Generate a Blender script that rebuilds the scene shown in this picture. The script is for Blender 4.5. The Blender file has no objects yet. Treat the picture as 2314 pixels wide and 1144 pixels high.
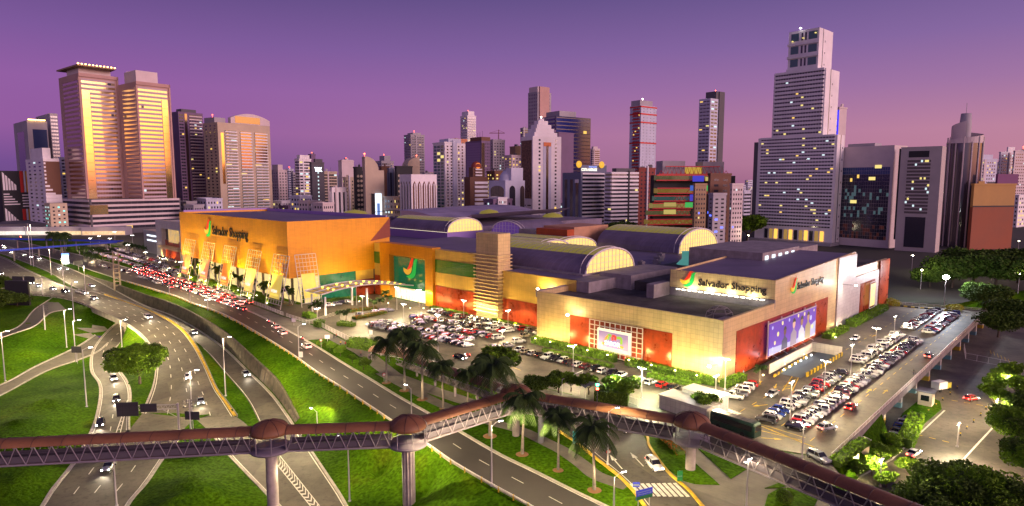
import bpy, bmesh, math, random
import numpy as np
from mathutils import Vector, Matrix
from mathutils.geometry import tessellate_polygon, delaunay_2d_cdt
random.seed(7)
S=bpy.context.scene
COL=S.collection
R=math.radians
# ------------------------------------------------------------ camera
IW,IH=2314.,1144.; FPX=1437.; CXP,CYP=IW/2,IH/2; PIT=math.atan(160/FPX); CAMH=50.
cp_,sp_=math.cos(PIT),math.sin(PIT)
cam=bpy.data.cameras.new('camera'); co=bpy.data.objects.new('camera',cam); COL.objects.link(co)
co.location=(0,0,CAMH); co.rotation_euler=(math.pi/2-PIT,0,0)
cam.sensor_width=36; cam.sensor_fit='HORIZONTAL'; cam.lens=36*FPX/IW; cam.clip_start=1; cam.clip_end=12000
S.camera=co
S.render.resolution_x=1024; S.render.resolution_y=506
# ------------------------------------------------------------ view
S.view_settings.view_transform='Standard'; S.view_settings.look='None'; S.view_settings.gamma=1; S.view_settings.exposure=0.35
S.cycles.use_denoising=True
S.cycles.max_bounces=5; S.cycles.diffuse_bounces=2; S.cycles.glossy_bounces=3; S.cycles.transmission_bounces=3; S.cycles.transparent_max_bounces=6
S.cycles.sample_clamp_indirect=4.0; S.cycles.sample_clamp_direct=0
S.cycles.use_light_tree=True
# ------------------------------------------------------------ world: dusk sky, afterglow behind the camera to the right
SUNAZ=R(122)   # clockwise from +Y
w=bpy.data.worlds.new('World'); S.world=w; w.use_nodes=True
nt=w.node_tree; nt.nodes.clear(); N=nt.nodes.new; LK=nt.links.new
out=N('ShaderNodeOutputWorld'); bg=N('ShaderNodeBackground'); LK(bg.outputs[0],out.inputs[0])
tc=N('ShaderNodeTexCoord'); sx=N('ShaderNodeSeparateXYZ'); LK(tc.outputs['Generated'],sx.inputs[0])
def mth(op,a,b=None,c=None):
    n=N('ShaderNodeMath'); n.operation=op
    for i,v in enumerate((a,b,c)):
        if v is None: continue
        if hasattr(v,'links'): LK(v,n.inputs[i])
        else: n.inputs[i].default_value=v
    return n.outputs[0]
def ramp(fac,stops,nodes=None,link=None):
    n=(nodes or nt.nodes).new('ShaderNodeValToRGB'); (link or LK)(fac,n.inputs[0]); e=n.color_ramp.elements
    while len(e)>1: e.remove(e[-1])
    e[0].position=stops[0][0]; e[0].color=(*stops[0][1],1)
    for p,c in stops[1:]:
        q=e.new(p); q.color=(*c,1)
    return n.outputs[0]
z2=mth('MULTIPLY',sx.outputs[2],2.0)
left=ramp(z2,[(0,(.12,.058,.19)),(.05,(.14,.062,.22)),(.14,(.23,.085,.27)),(.26,(.23,.09,.29)),(.38,(.165,.08,.26)),(.54,(.09,.055,.18)),(1,(.03,.025,.08))])
right=ramp(z2,[(0,(.33,.13,.20)),(.05,(.40,.17,.24)),(.14,(.40,.18,.27)),(.26,(.28,.14,.29)),(.38,(.19,.11,.28)),(.54,(.11,.075,.215)),(1,(.04,.035,.10))])
mx=N('ShaderNodeMix'); mx.data_type='RGBA'
hl=mth('SQRT',mth('ADD',mth('MULTIPLY',sx.outputs[0],sx.outputs[0]),mth('MULTIPLY',sx.outputs[1],sx.outputs[1])))
xn=mth('DIVIDE',sx.outputs[0],mth('MAXIMUM',hl,.001))
mr=N('ShaderNodeMapRange'); mr.inputs[1].default_value=-.55; mr.inputs[2].default_value=.62; LK(xn,mr.inputs[0])
LK(mr.outputs[0],mx.inputs[0]); LK(left,mx.inputs[6]); LK(right,mx.inputs[7])
dt=mth('DIVIDE',mth('ADD',mth('MULTIPLY',sx.outputs[0],math.sin(SUNAZ)),mth('MULTIPLY',sx.outputs[1],math.cos(SUNAZ))),mth('MAXIMUM',hl,.001))
mg=N('ShaderNodeMapRange'); mg.interpolation_type='SMOOTHSTEP'; mg.inputs[1].default_value=.18; mg.inputs[2].default_value=.95; LK(dt,mg.inputs[0])
glow=ramp(z2,[(0,(.0,.0,.0)),(.018,(.0,.0,.0)),(.03,(1.8,.34,.0)),(.10,(2.2,.78,.0)),(.17,(1.8,.92,.05)),(.25,(1.3,.9,.40)),(.36,(.8,.5,.38)),(.7,(.2,.13,.2)),(1,(.05,.04,.08))])
gm=N('ShaderNodeVectorMath'); gm.operation='SCALE'; LK(glow,gm.inputs[0]); LK(mg.outputs[0],gm.inputs['Scale'])
ad=N('ShaderNodeVectorMath'); ad.operation='ADD'; LK(mx.outputs[2],ad.inputs[0]); LK(gm.outputs[0],ad.inputs[1])
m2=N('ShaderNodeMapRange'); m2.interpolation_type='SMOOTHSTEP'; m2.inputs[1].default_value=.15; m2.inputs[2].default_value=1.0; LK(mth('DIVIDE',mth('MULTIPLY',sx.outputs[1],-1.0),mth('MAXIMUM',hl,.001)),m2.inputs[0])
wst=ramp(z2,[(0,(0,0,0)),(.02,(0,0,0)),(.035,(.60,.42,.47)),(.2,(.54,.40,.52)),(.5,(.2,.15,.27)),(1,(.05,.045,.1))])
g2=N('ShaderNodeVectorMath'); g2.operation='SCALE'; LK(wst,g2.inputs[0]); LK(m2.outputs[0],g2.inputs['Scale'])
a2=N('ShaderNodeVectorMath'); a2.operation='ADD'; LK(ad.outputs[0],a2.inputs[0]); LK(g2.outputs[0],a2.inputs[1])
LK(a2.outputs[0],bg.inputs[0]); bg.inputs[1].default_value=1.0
# ------------------------------------------------------------ afterglow sun (sun just on the horizon behind the camera)
sl=bpy.data.lights.new('sun','SUN'); sl.energy=1.7; sl.angle=R(25); sl.color=(1.0,.62,.66)
so=bpy.data.objects.new('sun',sl); COL.objects.link(so)
sd=Vector((math.sin(SUNAZ),math.cos(SUNAZ),math.tan(R(14)))).normalized()
so.rotation_euler=sd.to_track_quat('Z','Y').to_euler()

# ------------------------------------------------------------ geometry of the picture
def ray(px,py):
    a=(px-CXP)/FPX; b=(CYP-py)/FPX
    return Vector((a, cp_+b*sp_, -sp_+b*cp_))
def G(px,py,z=0.):
    r=ray(px,py); t=(z-CAMH)/r.z; return Vector((r.x*t,r.y*t,z))
def AT(px,py,Y):
    r=ray(px,py); t=Y/r.y; return Vector((r.x*t,Y,CAMH+r.z*t))
UU=Vector((.6964,.7177)).normalized(); VV=Vector((-UU.y,UU.x)); OO=G(1630,866).xy
MROT=math.atan2(UU.y,UU.x)
def MW(u,v,z=0): p=OO+UU*u+VV*v; return Vector((p.x,p.y,z))
def UV(p): d=Vector((p[0],p[1]))-OO; return d.dot(UU),d.dot(VV)
# ------------------------------------------------------------ materials
MATS={}
def mat(name,col,rough=.7,metal=0,noise=None,bump=0,emit=None,estr=0,panel=None,alpha=None,spec=None,col2=None,samp=True,patch=None):
    if name in MATS: return MATS[name]
    m=bpy.data.materials.new(name); m.use_nodes=True; MATS[name]=m
    t=m.node_tree; b=t.nodes['Principled BSDF']; L=t.links.new
    b.inputs['Roughness'].default_value=rough; b.inputs['Metallic'].default_value=metal
    b.inputs['Base Color'].default_value=(*col,1)
    if spec is not None: b.inputs['Specular IOR Level'].default_value=spec
    src=None
    if noise or panel or bump:
        tcn=t.nodes.new('ShaderNodeTexCoord')
    if noise:
        sc,amt=noise
        n1=t.nodes.new('ShaderNodeTexNoise'); n1.inputs['Scale'].default_value=sc; n1.inputs['Detail'].default_value=6; n1.inputs['Roughness'].default_value=.65
        L(tcn.outputs['Object'],n1.inputs['Vector'])
        c2=col2 or tuple(c*(1-amt) for c in col); c1=tuple(min(1,c*(1+amt*.6)) for c in col) if not col2 else col
        src=ramp(n1.outputs['Fac'],[(.3,c2),(.68,c1)],t.nodes,L)
        rr=t.nodes.new('ShaderNodeMapRange'); rr.inputs[3].default_value=max(.02,rough-.12); rr.inputs[4].default_value=min(1,rough+.12); L(n1.outputs['Fac'],rr.inputs[0]); L(rr.outputs[0],b.inputs['Roughness'])
    if panel:
        bw,bh,lw,dk=panel
        sp=t.nodes.new('ShaderNodeSeparateXYZ'); L(tcn.outputs['Object'],sp.inputs[0])
        a=t.nodes.new('ShaderNodeMath'); a.operation='ADD'; L(sp.outputs[0],a.inputs[0]); L(sp.outputs[1],a.inputs[1])
        c=t.nodes.new('ShaderNodeCombineXYZ'); L(a.outputs[0],c.inputs[0]); L(sp.outputs[2],c.inputs[1])
        br=t.nodes.new('ShaderNodeTexBrick'); br.offset=0; L(c.outputs[0],br.inputs['Vector'])
        br.inputs['Scale'].default_value=1; br.inputs['Mortar Size'].default_value=lw; br.inputs['Brick Width'].default_value=bw; br.inputs['Row Height'].default_value=bh
        br.inputs['Color1'].default_value=(1,1,1,1); br.inputs['Color2'].default_value=(.9,.9,.9,1); br.inputs['Mortar'].default_value=(dk,dk,dk,1)
        mm=t.nodes.new('ShaderNodeMix'); mm.data_type='RGBA'; mm.blend_type='MULTIPLY'; mm.inputs[0].default_value=1
        if src: L(src,mm.inputs[6])
        else: mm.inputs[6].default_value=(*col,1)
        L(br.outputs[0],mm.inputs[7]); src=mm.outputs[2]
        # rain streaks: noise stretched down the wall
        mp=t.nodes.new('ShaderNodeMapping'); mp.inputs['Scale'].default_value=(1.1,.07,1); L(c.outputs[0],mp.inputs[0])
        n3=t.nodes.new('ShaderNodeTexNoise'); n3.inputs['Scale'].default_value=1; n3.inputs['Detail'].default_value=5; L(mp.outputs[0],n3.inputs['Vector'])
        st_=ramp(n3.outputs['Fac'],[(.3,(.84,.83,.81)),(.6,(1.04,1.04,1.04))],t.nodes,L)
        m3=t.nodes.new('ShaderNodeMix'); m3.data_type='RGBA'; m3.blend_type='MULTIPLY'; m3.inputs[0].default_value=.6; L(src,m3.inputs[6]); L(st_,m3.inputs[7]); src=m3.outputs[2]
    if patch:
        vo=t.nodes.new('ShaderNodeTexVoronoi'); vo.inputs['Scale'].default_value=patch; L(tcn.outputs['Object'],vo.inputs['Vector'])
        sc_=t.nodes.new('ShaderNodeSeparateColor'); L(vo.outputs['Color'],sc_.inputs[0])
        pr=ramp(sc_.outputs[0],[(0,(.74,.74,.76)),(.25,(1,1,1)),(.8,(1,1,1)),(1,(1.22,1.2,1.15))],t.nodes,L)
        n4=t.nodes.new('ShaderNodeTexNoise'); n4.inputs['Scale'].default_value=.9; n4.inputs['Detail'].default_value=8; n4.inputs['Roughness'].default_value=.75; L(tcn.outputs['Object'],n4.inputs['Vector'])
        pr2=ramp(n4.outputs['Fac'],[(.36,(.55,.55,.55)),(.47,(1,1,1)),(.7,(1.12,1.12,1.1))],t.nodes,L)
        for q_ in (pr,pr2):
            m4=t.nodes.new('ShaderNodeMix'); m4.data_type='RGBA'; m4.blend_type='MULTIPLY'; m4.inputs[0].default_value=1; L(src,m4.inputs[6]); L(q_,m4.inputs[7]); src=m4.outputs[2]
    if src: L(src,b.inputs['Base Color'])
    if bump:
        n2=t.nodes.new('ShaderNodeTexNoise'); n2.inputs['Scale'].default_value=bump[0]; n2.inputs['Detail'].default_value=5; L(tcn.outputs['Object'],n2.inputs['Vector'])
        bp=t.nodes.new('ShaderNodeBump'); bp.inputs['Strength'].default_value=bump[1]; bp.inputs['Distance'].default_value=bump[2]; L(n2.outputs['Fac'],bp.inputs['Height']); L(bp.outputs[0],b.inputs['Normal'])
    if emit:
        b.inputs['Emission Color'].default_value=(*emit,1); b.inputs['Emission Strength'].default_value=estr
        if not samp: m.cycles.emission_sampling='NONE'
    return m
def em(name,col,s,samp=False): return mat(name,(.02,.02,.02),.5,emit=col,estr=s,samp=samp)
# ------------------------------------------------------------ mesh builder
class MB:
    def __init__(s): s.v=[]; s.f=[]; s.m=[]; s.sm=[]
    def add(s,vs,fs,mi=0,smooth=False):
        o=len(s.v); s.v.extend(tuple(x) for x in vs)
        for f in fs: s.f.append(tuple(i+o for i in f)); s.m.append(mi); s.sm.append(smooth)
        return s
    def quad(s,a,b,c,d,mi=0): return s.add([a,b,c,d],[(0,1,2,3)],mi)
    def box(s,x0,x1,y0,y1,z0,z1,mi=0):
        if x0>x1:x0,x1=x1,x0
        if y0>y1:y0,y1=y1,y0
        return s.add([(x0,y0,z0),(x1,y0,z0),(x1,y1,z0),(x0,y1,z0),(x0,y0,z1),(x1,y0,z1),(x1,y1,z1),(x0,y1,z1)],
            [(0,3,2,1),(4,5,6,7),(0,1,5,4),(1,2,6,5),(2,3,7,6),(3,0,4,7)],mi)
    def prism(s,poly,z0,z1,mi=0,mside=None,bottom=True):
        n=len(poly); ar=sum(poly[i][0]*poly[(i+1)%n][1]-poly[(i+1)%n][0]*poly[i][1] for i in range(n))
        if ar<0: poly=poly[::-1]
        f0=z0 if callable(z0) else (lambda p:z0); f1=z1 if callable(z1) else (lambda p:z1)
        vs=[(p[0],p[1],f0(p)) for p in poly]+[(p[0],p[1],f1(p)) for p in poly]
        tr=tessellate_polygon([[Vector((p[0],p[1],0)) for p in poly]])
        top=[]
        for t in tr:
            a,b,c=[poly[i] for i in t]
            if (b[0]-a[0])*(c[1]-a[1])-(c[0]-a[0])*(b[1]-a[1])<0: t=(t[0],t[2],t[1])
            top.append(tuple(t))
        s.add(vs,[tuple(i+n for i in t) for t in top]+([tuple(reversed(t)) for t in top] if bottom else []),mi)
        s.add(vs,[(i,(i+1)%n,(i+1)%n+n,i+n) for i in range(n)],mi if mside is None else mside)
        return s
    def flat(s,poly,z,mi=0):
        n=len(poly); zz=z if callable(z) else (lambda p:z)
        tr=tessellate_polygon([[Vector((p[0],p[1],0)) for p in poly]]); fs=[]
        for t in tr:
            a,b,c=[poly[i] for i in t]
            if (b[0]-a[0])*(c[1]-a[1])-(c[0]-a[0])*(b[1]-a[1])<0: t=(t[0],t[2],t[1])
            fs.append(tuple(t))
        return s.add([(p[0],p[1],zz(p)) for p in poly],fs,mi)
    def tube(s,pts,r,n=6,mi=0,cap=True,smooth=True):
        pts=[Vector(p) for p in pts]; rs=r if isinstance(r,(list,tuple)) else [r]*len(pts); vs=[]
        for i,p in enumerate(pts):
            d=(pts[min(i+1,len(pts)-1)]-pts[max(i-1,0)])
            d=d.normalized() if d.length>1e-9 else Vector((0,0,1))
            a=d.cross(Vector((0,0,1)) if abs(d.z)<.95 else Vector((1,0,0))).normalized(); b=d.cross(a)
            for k in range(n):
                t=2*math.pi*k/n; vs.append(p+(a*math.cos(t)+b*math.sin(t))*rs[i])
        fs=[]
        for i in range(len(pts)-1):
            for k in range(n):
                k2=(k+1)%n; fs.append((i*n+k,(i+1)*n+k,(i+1)*n+k2,i*n+k2))
        s.add(vs,fs,mi,smooth)
        if cap and n>2:
            m=len(vs)-n; s.add(vs[:n],[tuple(range(n))],mi); s.add(vs[m:],[tuple(reversed(range(n)))],mi)
        return s
    def lathe(s,prof,n=16,c=(0,0,0),mi=0,smooth=True):
        vs=[(c[0]+r*math.cos(2*math.pi*k/n),c[1]+r*math.sin(2*math.pi*k/n),c[2]+z) for r,z in prof for k in range(n)]
        fs=[(i*n+k,i*n+(k+1)%n,(i+1)*n+(k+1)%n,(i+1)*n+k) for i in range(len(prof)-1) for k in range(n)]
        return s.add(vs,fs,mi,smooth)
    def build(s,name,mats,parent=None,loc=(0,0,0),rz=0):
        me=bpy.data.meshes.new(name); me.from_pydata(s.v,[],s.f)
        if not isinstance(mats,(list,tuple)): mats=[mats]
        for m in mats: me.materials.append(m)
        me.polygons.foreach_set('material_index',s.m); me.polygons.foreach_set('use_smooth',s.sm); me.update()
        o=bpy.data.objects.new(name,me); COL.objects.link(o); o.parent=parent; o.location=loc; o.rotation_euler=(0,0,rz)
        return o
def tag(o,label=None,cat=None,group=None,kind=None):
    if label: o['label']=label
    if cat: o['category']=cat
    if group: o['group']=group
    if kind: o['kind']=kind
    return o
def thing(name,label,cat,loc=(0,0,0),rz=0,group=None):
    o=bpy.data.objects.new(name,None); COL.objects.link(o); o.location=loc; o.rotation_euler=(0,0,rz); o.empty_display_size=.5
    return tag(o,label,cat,group)
def struct(o): o['kind']='structure'; return o
KIDS={}
def reg(root):  # remember children for copying
    KIDS[root]=[(c,[g for g in c.children]) for c in root.children]; return root
def dup(root,loc,rz,label=None,group=None,scale=None,parts=True):
    r=root.copy(); COL.objects.link(r); r.location=loc; r.rotation_euler=(0,0,rz)
    if scale: r.scale=scale if isinstance(scale,tuple) else (scale,)*3
    if label: r['label']=label
    if group: r['group']=group
    if parts and root in KIDS:
        for c,gs in KIDS[root]:
            k=c.copy(); COL.objects.link(k); k.parent=r
            for g in gs:
                q=g.copy(); COL.objects.link(q); q.parent=k
    return r
def textmesh(s,size,name,m,parent,org,xd,yd,ext=.08,width=None,align='LEFT',bold=0):
    cu=bpy.data.curves.new('t','FONT'); cu.body=s; cu.size=size; cu.extrude=ext; cu.align_x=align; cu.resolution_u=2; cu.offset=bold
    ob=bpy.data.objects.new('t',cu); me=bpy.data.meshes.new_from_object(ob)
    bpy.data.objects.remove(ob); bpy.data.curves.remove(cu)
    if width:
        xs=[v.co.x for v in me.vertices]; k=width/(max(xs)-min(xs)); m0=min(xs)
        for v in me.vertices: v.co.x=(v.co.x-m0)*k
    X=Vector(xd).normalized(); Y=Vector(yd).normalized(); Z=X.cross(Y); M=Matrix((X,Y,Z)).transposed().to_4x4(); M.translation=Vector(org)
    me.transform(M); me.materials.clear(); me.materials.append(m)
    o=bpy.data.objects.new(name,me); me.name=name; COL.objects.link(o); o.parent=parent; return o
def lamp(kind,loc,power,color,parent=None,size=.6,spot=None,target=None,blend=.6,wing=False):
    l=bpy.data.lights.new('lamp_light',kind); l.energy=power; l.color=color
    if kind=='AREA': l.size=size
    else: l.shadow_soft_size=size
    if kind=='SPOT': l.spot_size=R(spot or 120); l.spot_blend=blend
    if wing:   # road lantern optics: more light thrown sideways than straight down
        l.use_nodes=True; t=l.node_tree; e=t.nodes['Emission']; g=t.nodes.new('ShaderNodeNewGeometry'); sp=t.nodes.new('ShaderNodeSeparateXYZ'); t.links.new(g.outputs['Incoming'],sp.inputs[0])
        ab=t.nodes.new('ShaderNodeMath'); ab.operation='ABSOLUTE'; t.links.new(sp.outputs[2],ab.inputs[0])
        pw=t.nodes.new('ShaderNodeMath'); pw.operation='POWER'; t.links.new(ab.outputs[0],pw.inputs[0]); pw.inputs[1].default_value=-2.2
        mn=t.nodes.new('ShaderNodeMath'); mn.operation='MINIMUM'; t.links.new(pw.outputs[0],mn.inputs[0]); mn.inputs[1].default_value=14; t.links.new(mn.outputs[0],e.inputs['Strength'])
    o=bpy.data.objects.new('lamp_light',l); COL.objects.link(o); o.parent=parent; o.location=loc
    if target is not None:
        d=Vector(loc)-Vector(target); o.rotation_euler=d.to_track_quat('Z','Y').to_euler()
    return o
def ordinal(n): return {1:'first',2:'second',3:'third',4:'fourth',5:'fifth',6:'sixth',7:'seventh',8:'eighth',9:'ninth',10:'tenth'}.get(n,str(n)+('st' if n%10==1 and n!=11 else 'nd' if n%10==2 and n!=12 else 'rd' if n%10==3 and n!=13 else 'th'))
# ============================================================ MATERIALS
M_ASPH=mat('asphalt',(.10,.088,.068),.75,noise=(.11,.55),bump=(6,.25,.03),patch=.07)
M_ASPH2=mat('asphalt_dark',(.058,.052,.046),.6,noise=(.07,.4),bump=(6,.2,.03))
M_LOT=mat('lot_concrete',(.125,.108,.082),.6,noise=(.14,.6),bump=(5,.2,.02),patch=.09)
M_PAVE=mat('paving',(.16,.145,.12),.85,noise=(.25,.3),bump=(4,.3,.03),panel=(3,3,.03,.7))
M_PATH=mat('footpath',(.13,.115,.095),.9,noise=(.3,.35),bump=(4,.3,.03))
M_KERB=mat('kerb',(.42,.39,.33),.8,noise=(.6,.35))
M_KERBY=mat('kerb_yellow',(.62,.40,.02),.7,noise=(.8,.4))
M_MARK=mat('road_paint',(.72,.70,.62),.6,noise=(1.3,.3))
M_MARKY=mat('road_paint_yellow',(.62,.42,.02),.6,noise=(1.3,.4))
M_CONC=mat('concrete',(.22,.20,.17),.85,noise=(.35,.45),bump=(3,.4,.05))
M_WALLD=mat('stained_concrete',(.12,.10,.075),.9,noise=(.5,.7),bump=(2,.6,.1))
def grassmat():
    m=bpy.data.materials.new('grass'); m.use_nodes=True; t=m.node_tree; b=t.nodes['Principled BSDF']; L=t.links.new
    b.inputs['Roughness'].default_value=.95; b.inputs['Specular IOR Level'].default_value=.03
    tcn=t.nodes.new('ShaderNodeTexCoord')
    n1=t.nodes.new('ShaderNodeTexNoise'); n1.inputs['Scale'].default_value=.045; n1.inputs['Detail'].default_value=7; n1.inputs['Roughness'].default_value=.62; L(tcn.outputs['Object'],n1.inputs['Vector'])
    c1=ramp(n1.outputs['Fac'],[(.28,(.018,.055,.001)),(.42,(.035,.095,.002)),(.56,(.062,.145,.003)),(.68,(.10,.15,.006)),(.78,(.17,.125,.02))],t.nodes,L)
    n2=t.nodes.new('ShaderNodeTexNoise'); n2.inputs['Scale'].default_value=1.6; n2.inputs['Detail'].default_value=4; L(tcn.outputs['Object'],n2.inputs['Vector'])
    c2=ramp(n2.outputs['Fac'],[(.3,(.45,.45,.45)),(.7,(1.25,1.25,1.25))],t.nodes,L)
    mm=t.nodes.new('ShaderNodeMix'); mm.data_type='RGBA'; mm.blend_type='MULTIPLY'; mm.inputs[0].default_value=1; L(c1,mm.inputs[6]); L(c2,mm.inputs[7]); L(mm.outputs[2],b.inputs['Base Color'])
    bp=t.nodes.new('ShaderNodeBump'); bp.inputs['Strength'].default_value=.7; bp.inputs['Distance'].default_value=.25; L(n2.outputs['Fac'],bp.inputs['Height']); L(bp.outputs[0],b.inputs['Normal'])
    return m
M_GRASS=grassmat()
M_CITYG=mat('city_ground_mat',(.05,.046,.042),.85,noise=(.02,.6),col2=(.03,.04,.02))
# ============================================================ ROAD STRIPS (left px, right px, z)
def dens(pts,step):
    out=[]
    for a,b in zip(pts,pts[1:]):
        n=max(1,int((b-a).length/step))
        for i in range(n): out.append(a.lerp(b,i/n))
    out.append(pts[-1]); return out
def catmull(ps,k=6):
    out=[]
    P=[ps[0]]+list(ps)+[ps[-1]]
    for i in range(1,len(P)-2):
        for j in range(k):
            t=j/k; p0,p1,p2,p3=P[i-1],P[i],P[i+1],P[i+2]
            out.append(.5*((2*p1)+(-p0+p2)*t+(2*p0-5*p1+4*p2-p3)*t*t+(-p0+3*p1-3*p2+p3)*t**3))
    out.append(P[-2]); return out
class Strip:
    def __init__(s,st,dz=0,k=6):
        s.L=catmull([G(*a,z) for a,b,z in st],k); s.R=catmull([G(*b,z) for a,b,z in st],k); s.dz=dz
        for p in s.L+s.R: p.z+=dz
        s.C=[(a+b)/2 for a,b in zip(s.L,s.R)]
        s.s=[0]
        for a,b in zip(s.C,s.C[1:]): s.s.append(s.s[-1]+(b-a).length)
        s.len=s.s[-1]
    def at(s,d,t):
        d=max(0,min(s.len-1e-4,d))
        i=int(np.searchsorted(s.s,d,'right'))-1; i=min(i,len(s.s)-2)
        f=(d-s.s[i])/max(1e-9,s.s[i+1]-s.s[i])
        return s.L[i].lerp(s.L[i+1],f).lerp(s.R[i].lerp(s.R[i+1],f),t)
    def near(s,px,py,z=None):
        best=None
        for i in range(len(s.C)):
            g=G(px,py,s.C[i].z); d=(g-s.C[i]).length
            if best is None or d<best[0]: best=(d,i,g)
        i=best[1]; g=best[2]; l,r=s.L[i],s.R[i]; t=(g-l).dot(r-l)/(r-l).length_squared
        a=s.C[max(0,i-1)]; b=s.C[min(len(s.C)-1,i+1)]; dr=(b-a).normalized()
        return s.s[i]+(g-s.C[i]).dot(dr), t, dr
    def mesh(s,name,m):
        mb=MB(); n=len(s.L); K=4
        vs=[s.L[i].lerp(s.R[i],k/K) for i in range(n) for k in range(K+1)]
        mb.add(vs,[(i*(K+1)+k,i*(K+1)+k+1,(i+1)*(K+1)+k+1,(i+1)*(K+1)+k) for i in range(n-1) for k in range(K)],0,True)
        return struct(mb.build(name,m))
    def line(s,mb,t,w=.15,d0=0,d1=None,dash=None,up=.05,mi=0):
        d1=s.len if d1 is None else d1; wid=(s.R[0]-s.L[0]).length
        segs=[]
        if dash:
            on,off=dash; d=d0
            while d<d1: segs.append((d,min(d+on,d1))); d+=on+off
        else:
            d=d0
            while d<d1-.01: segs.append((d,min(d+4,d1))); d+=4
        for a,b in segs:
            p,q=s.at(a,t),s.at(b,t); dr=(q-p)
            if dr.length<.05: continue
            nn=Vector((-dr.y,dr.x,0)).normalized()*w; u=Vector((0,0,up))
            mb.quad(p-nn+u,q-nn+u,q+nn+u,p+nn+u,mi)
    def kerb(s,mb,side,w=.45,h=.16,d0=0,d1=None,mi=0,depth=.5):
        P=s.L if side=='L' else s.R; Q=s.R if side=='L' else s.L; d1=s.len if d1 is None else d1
        ids=[i for i in range(len(P)) if d0<=s.s[i]<=d1]; vs=[]
        for i in ids:
            o=(P[i]-Q[i]); o.z=0; o=o.normalized()*w; z=P[i].z
            a=P[i]-o*.3; b=P[i]+o
            vs+=[(a.x,a.y,z-depth),(a.x,a.y,z+h),(b.x,b.y,z+h),(b.x,b.y,z-depth)]
        fs=[]
        for j in range(len(ids)-1):
            for k in range(3):
                q=(j*4+k,(j+1)*4+k,(j+1)*4+k+1,j*4+k+1); fs.append(q if side=='R' else q[::-1])
        mb.add(vs,fs,mi)
R1=Strip([((-40,548),(20,540),0),((70,571),(120,563),0),((154,594),(215,585),0),((260,629),(310,612),0),((383,666),(420,645),0),((430,684),(483,677),0),((516,716),(571,707),0),((640,788),(690,769),0),((717,842),(775,821),0),((763,870),(840,860),0),((833,916),(900,897),0),((884,950),(966,934),0),((967,1005),(1045,980),0),((1026,1046),(1126,1027),0),((1129,1106),(1210,1068),0),((1202,1146),(1300,1113),0),((1330,1225),(1440,1180),0)])
R2=Strip([((-80,548),(-30,542),0),((0,573),(68,573),0),((78,602),(112,590),0),((117,620),(160,608),0),((168,650),(207,629),-.5),((225,671),(259,656),-3),((275,694),(322,689),-5),((350,724),(385,712),-6),((405,754),(440,741),-6.4),((461,790),(500,783),-6.5),((508,842),(558,838),-6.5),((557,900),(615,895),-6.5),((587,958),(663,962),-6.5)])
R3=Strip([((-330,665),(-90,560),0),((-150,665),(0,579),0),((0,665),(60,609),0),((98,669),(161,652),0),((165,680),(217,661),0),((217,700),(275,680),0),((273,725),(345,706),-.3),((315,753),(402,739),-1.2),((342,786),(437,780),-2.8),((353,815),(465,832),-4.5),((352,845),(487,880),-5.6),((345,880),(505,905),-6.2),((323,935),(530,942),-6.5)])
R4=Strip([((335,690),(375,712),-6.5),((290,712),(333,735),-6.5),((245,746),(290,762),-6.5),((212,790),(258,795),-6.5),((207,836),(266,832),-6.5),((225,866),(285,862),-6.5),((228,896),(293,890),-6.5),((219,944),(290,942),-6.5),((208,975),(290,973),-6.5)],dz=.012)
R5=Strip([((-120,905),(-100,935),-5),((0,871),(0,895),-5.3),((80,829),(105,839),-5.8),((154,794),(175,815),-6.3),((186,777),(222,795),-6.5),((215,757),(245,775),-6.5)],dz=.004)
R6=Strip([((120,672),(150,700),-.2),((78,700),(112,708),-.3),((52,731),(80,735),-1),((20,748),(35,752),-1.8),((-60,765),(-60,785),-2.5)],dz=-.03)
M1s=Strip([((209,973),(412,982),-6.5),((172,1040),(369,1034),-6.6),((121,1106),(330,1091),-6.8),((97,1144),(287,1144),-6.9),((20,1260),(230,1260),-7),((-60,1400),(180,1400),-7)],dz=.02)
R3a=Strip([((323,933),(440,946),-6.5),((300,962),(420,965),-6.5),((290,975),(405,988),-6.5)],dz=.008)
N1=Strip([((472,970),(663,960),-6.5),((517,1027),(703,1022),-6.5),((608,1121),(762,1112),-6.7),((650,1165),(795,1165),-6.8),((730,1260),(880,1260),-7),((860,1400),(1010,1400),-7)],dz=.016)
R3b=Strip([((439,946),(530,940),-6.5),((455,958),(555,958),-6.5),((480,984),(587,992),-6.5)],dz=.006)
R8=Strip([((930,806),(955,790),0),((1060,852),(1120,832),0),((1150,905),(1210,872),0),((1225,950),(1330,905),0),((1301,999),(1447,973),0),((1349,1037),(1466,1010),0),((1397,1074),(1506,1066),0),((1431,1108),(1553,1108),0),((1460,1146),(1590,1150),0),((1530,1240),(1700,1260),0)],dz=.05)
STR=[R1,R2,R3,R4,R5,R6,M1s,R3a,N1,R3b,R8]
for nm,s,m in (('access_road',R1,M_ASPH2),('retaining_wall_road',R2,M_ASPH),('expressway',R3,M_ASPH),('underpass_road',R4,M_ASPH),('slip_road',R5,M_ASPH),('side_road',R6,M_ASPH2),('merging_road',M1s,M_ASPH),('expressway_branch',R3a,M_ASPH),('lower_road',N1,M_ASPH),('ramp_road',R3b,M_ASPH),('exit_road',R8,M_ASPH)):
    s.mesh(nm,m)
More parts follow.
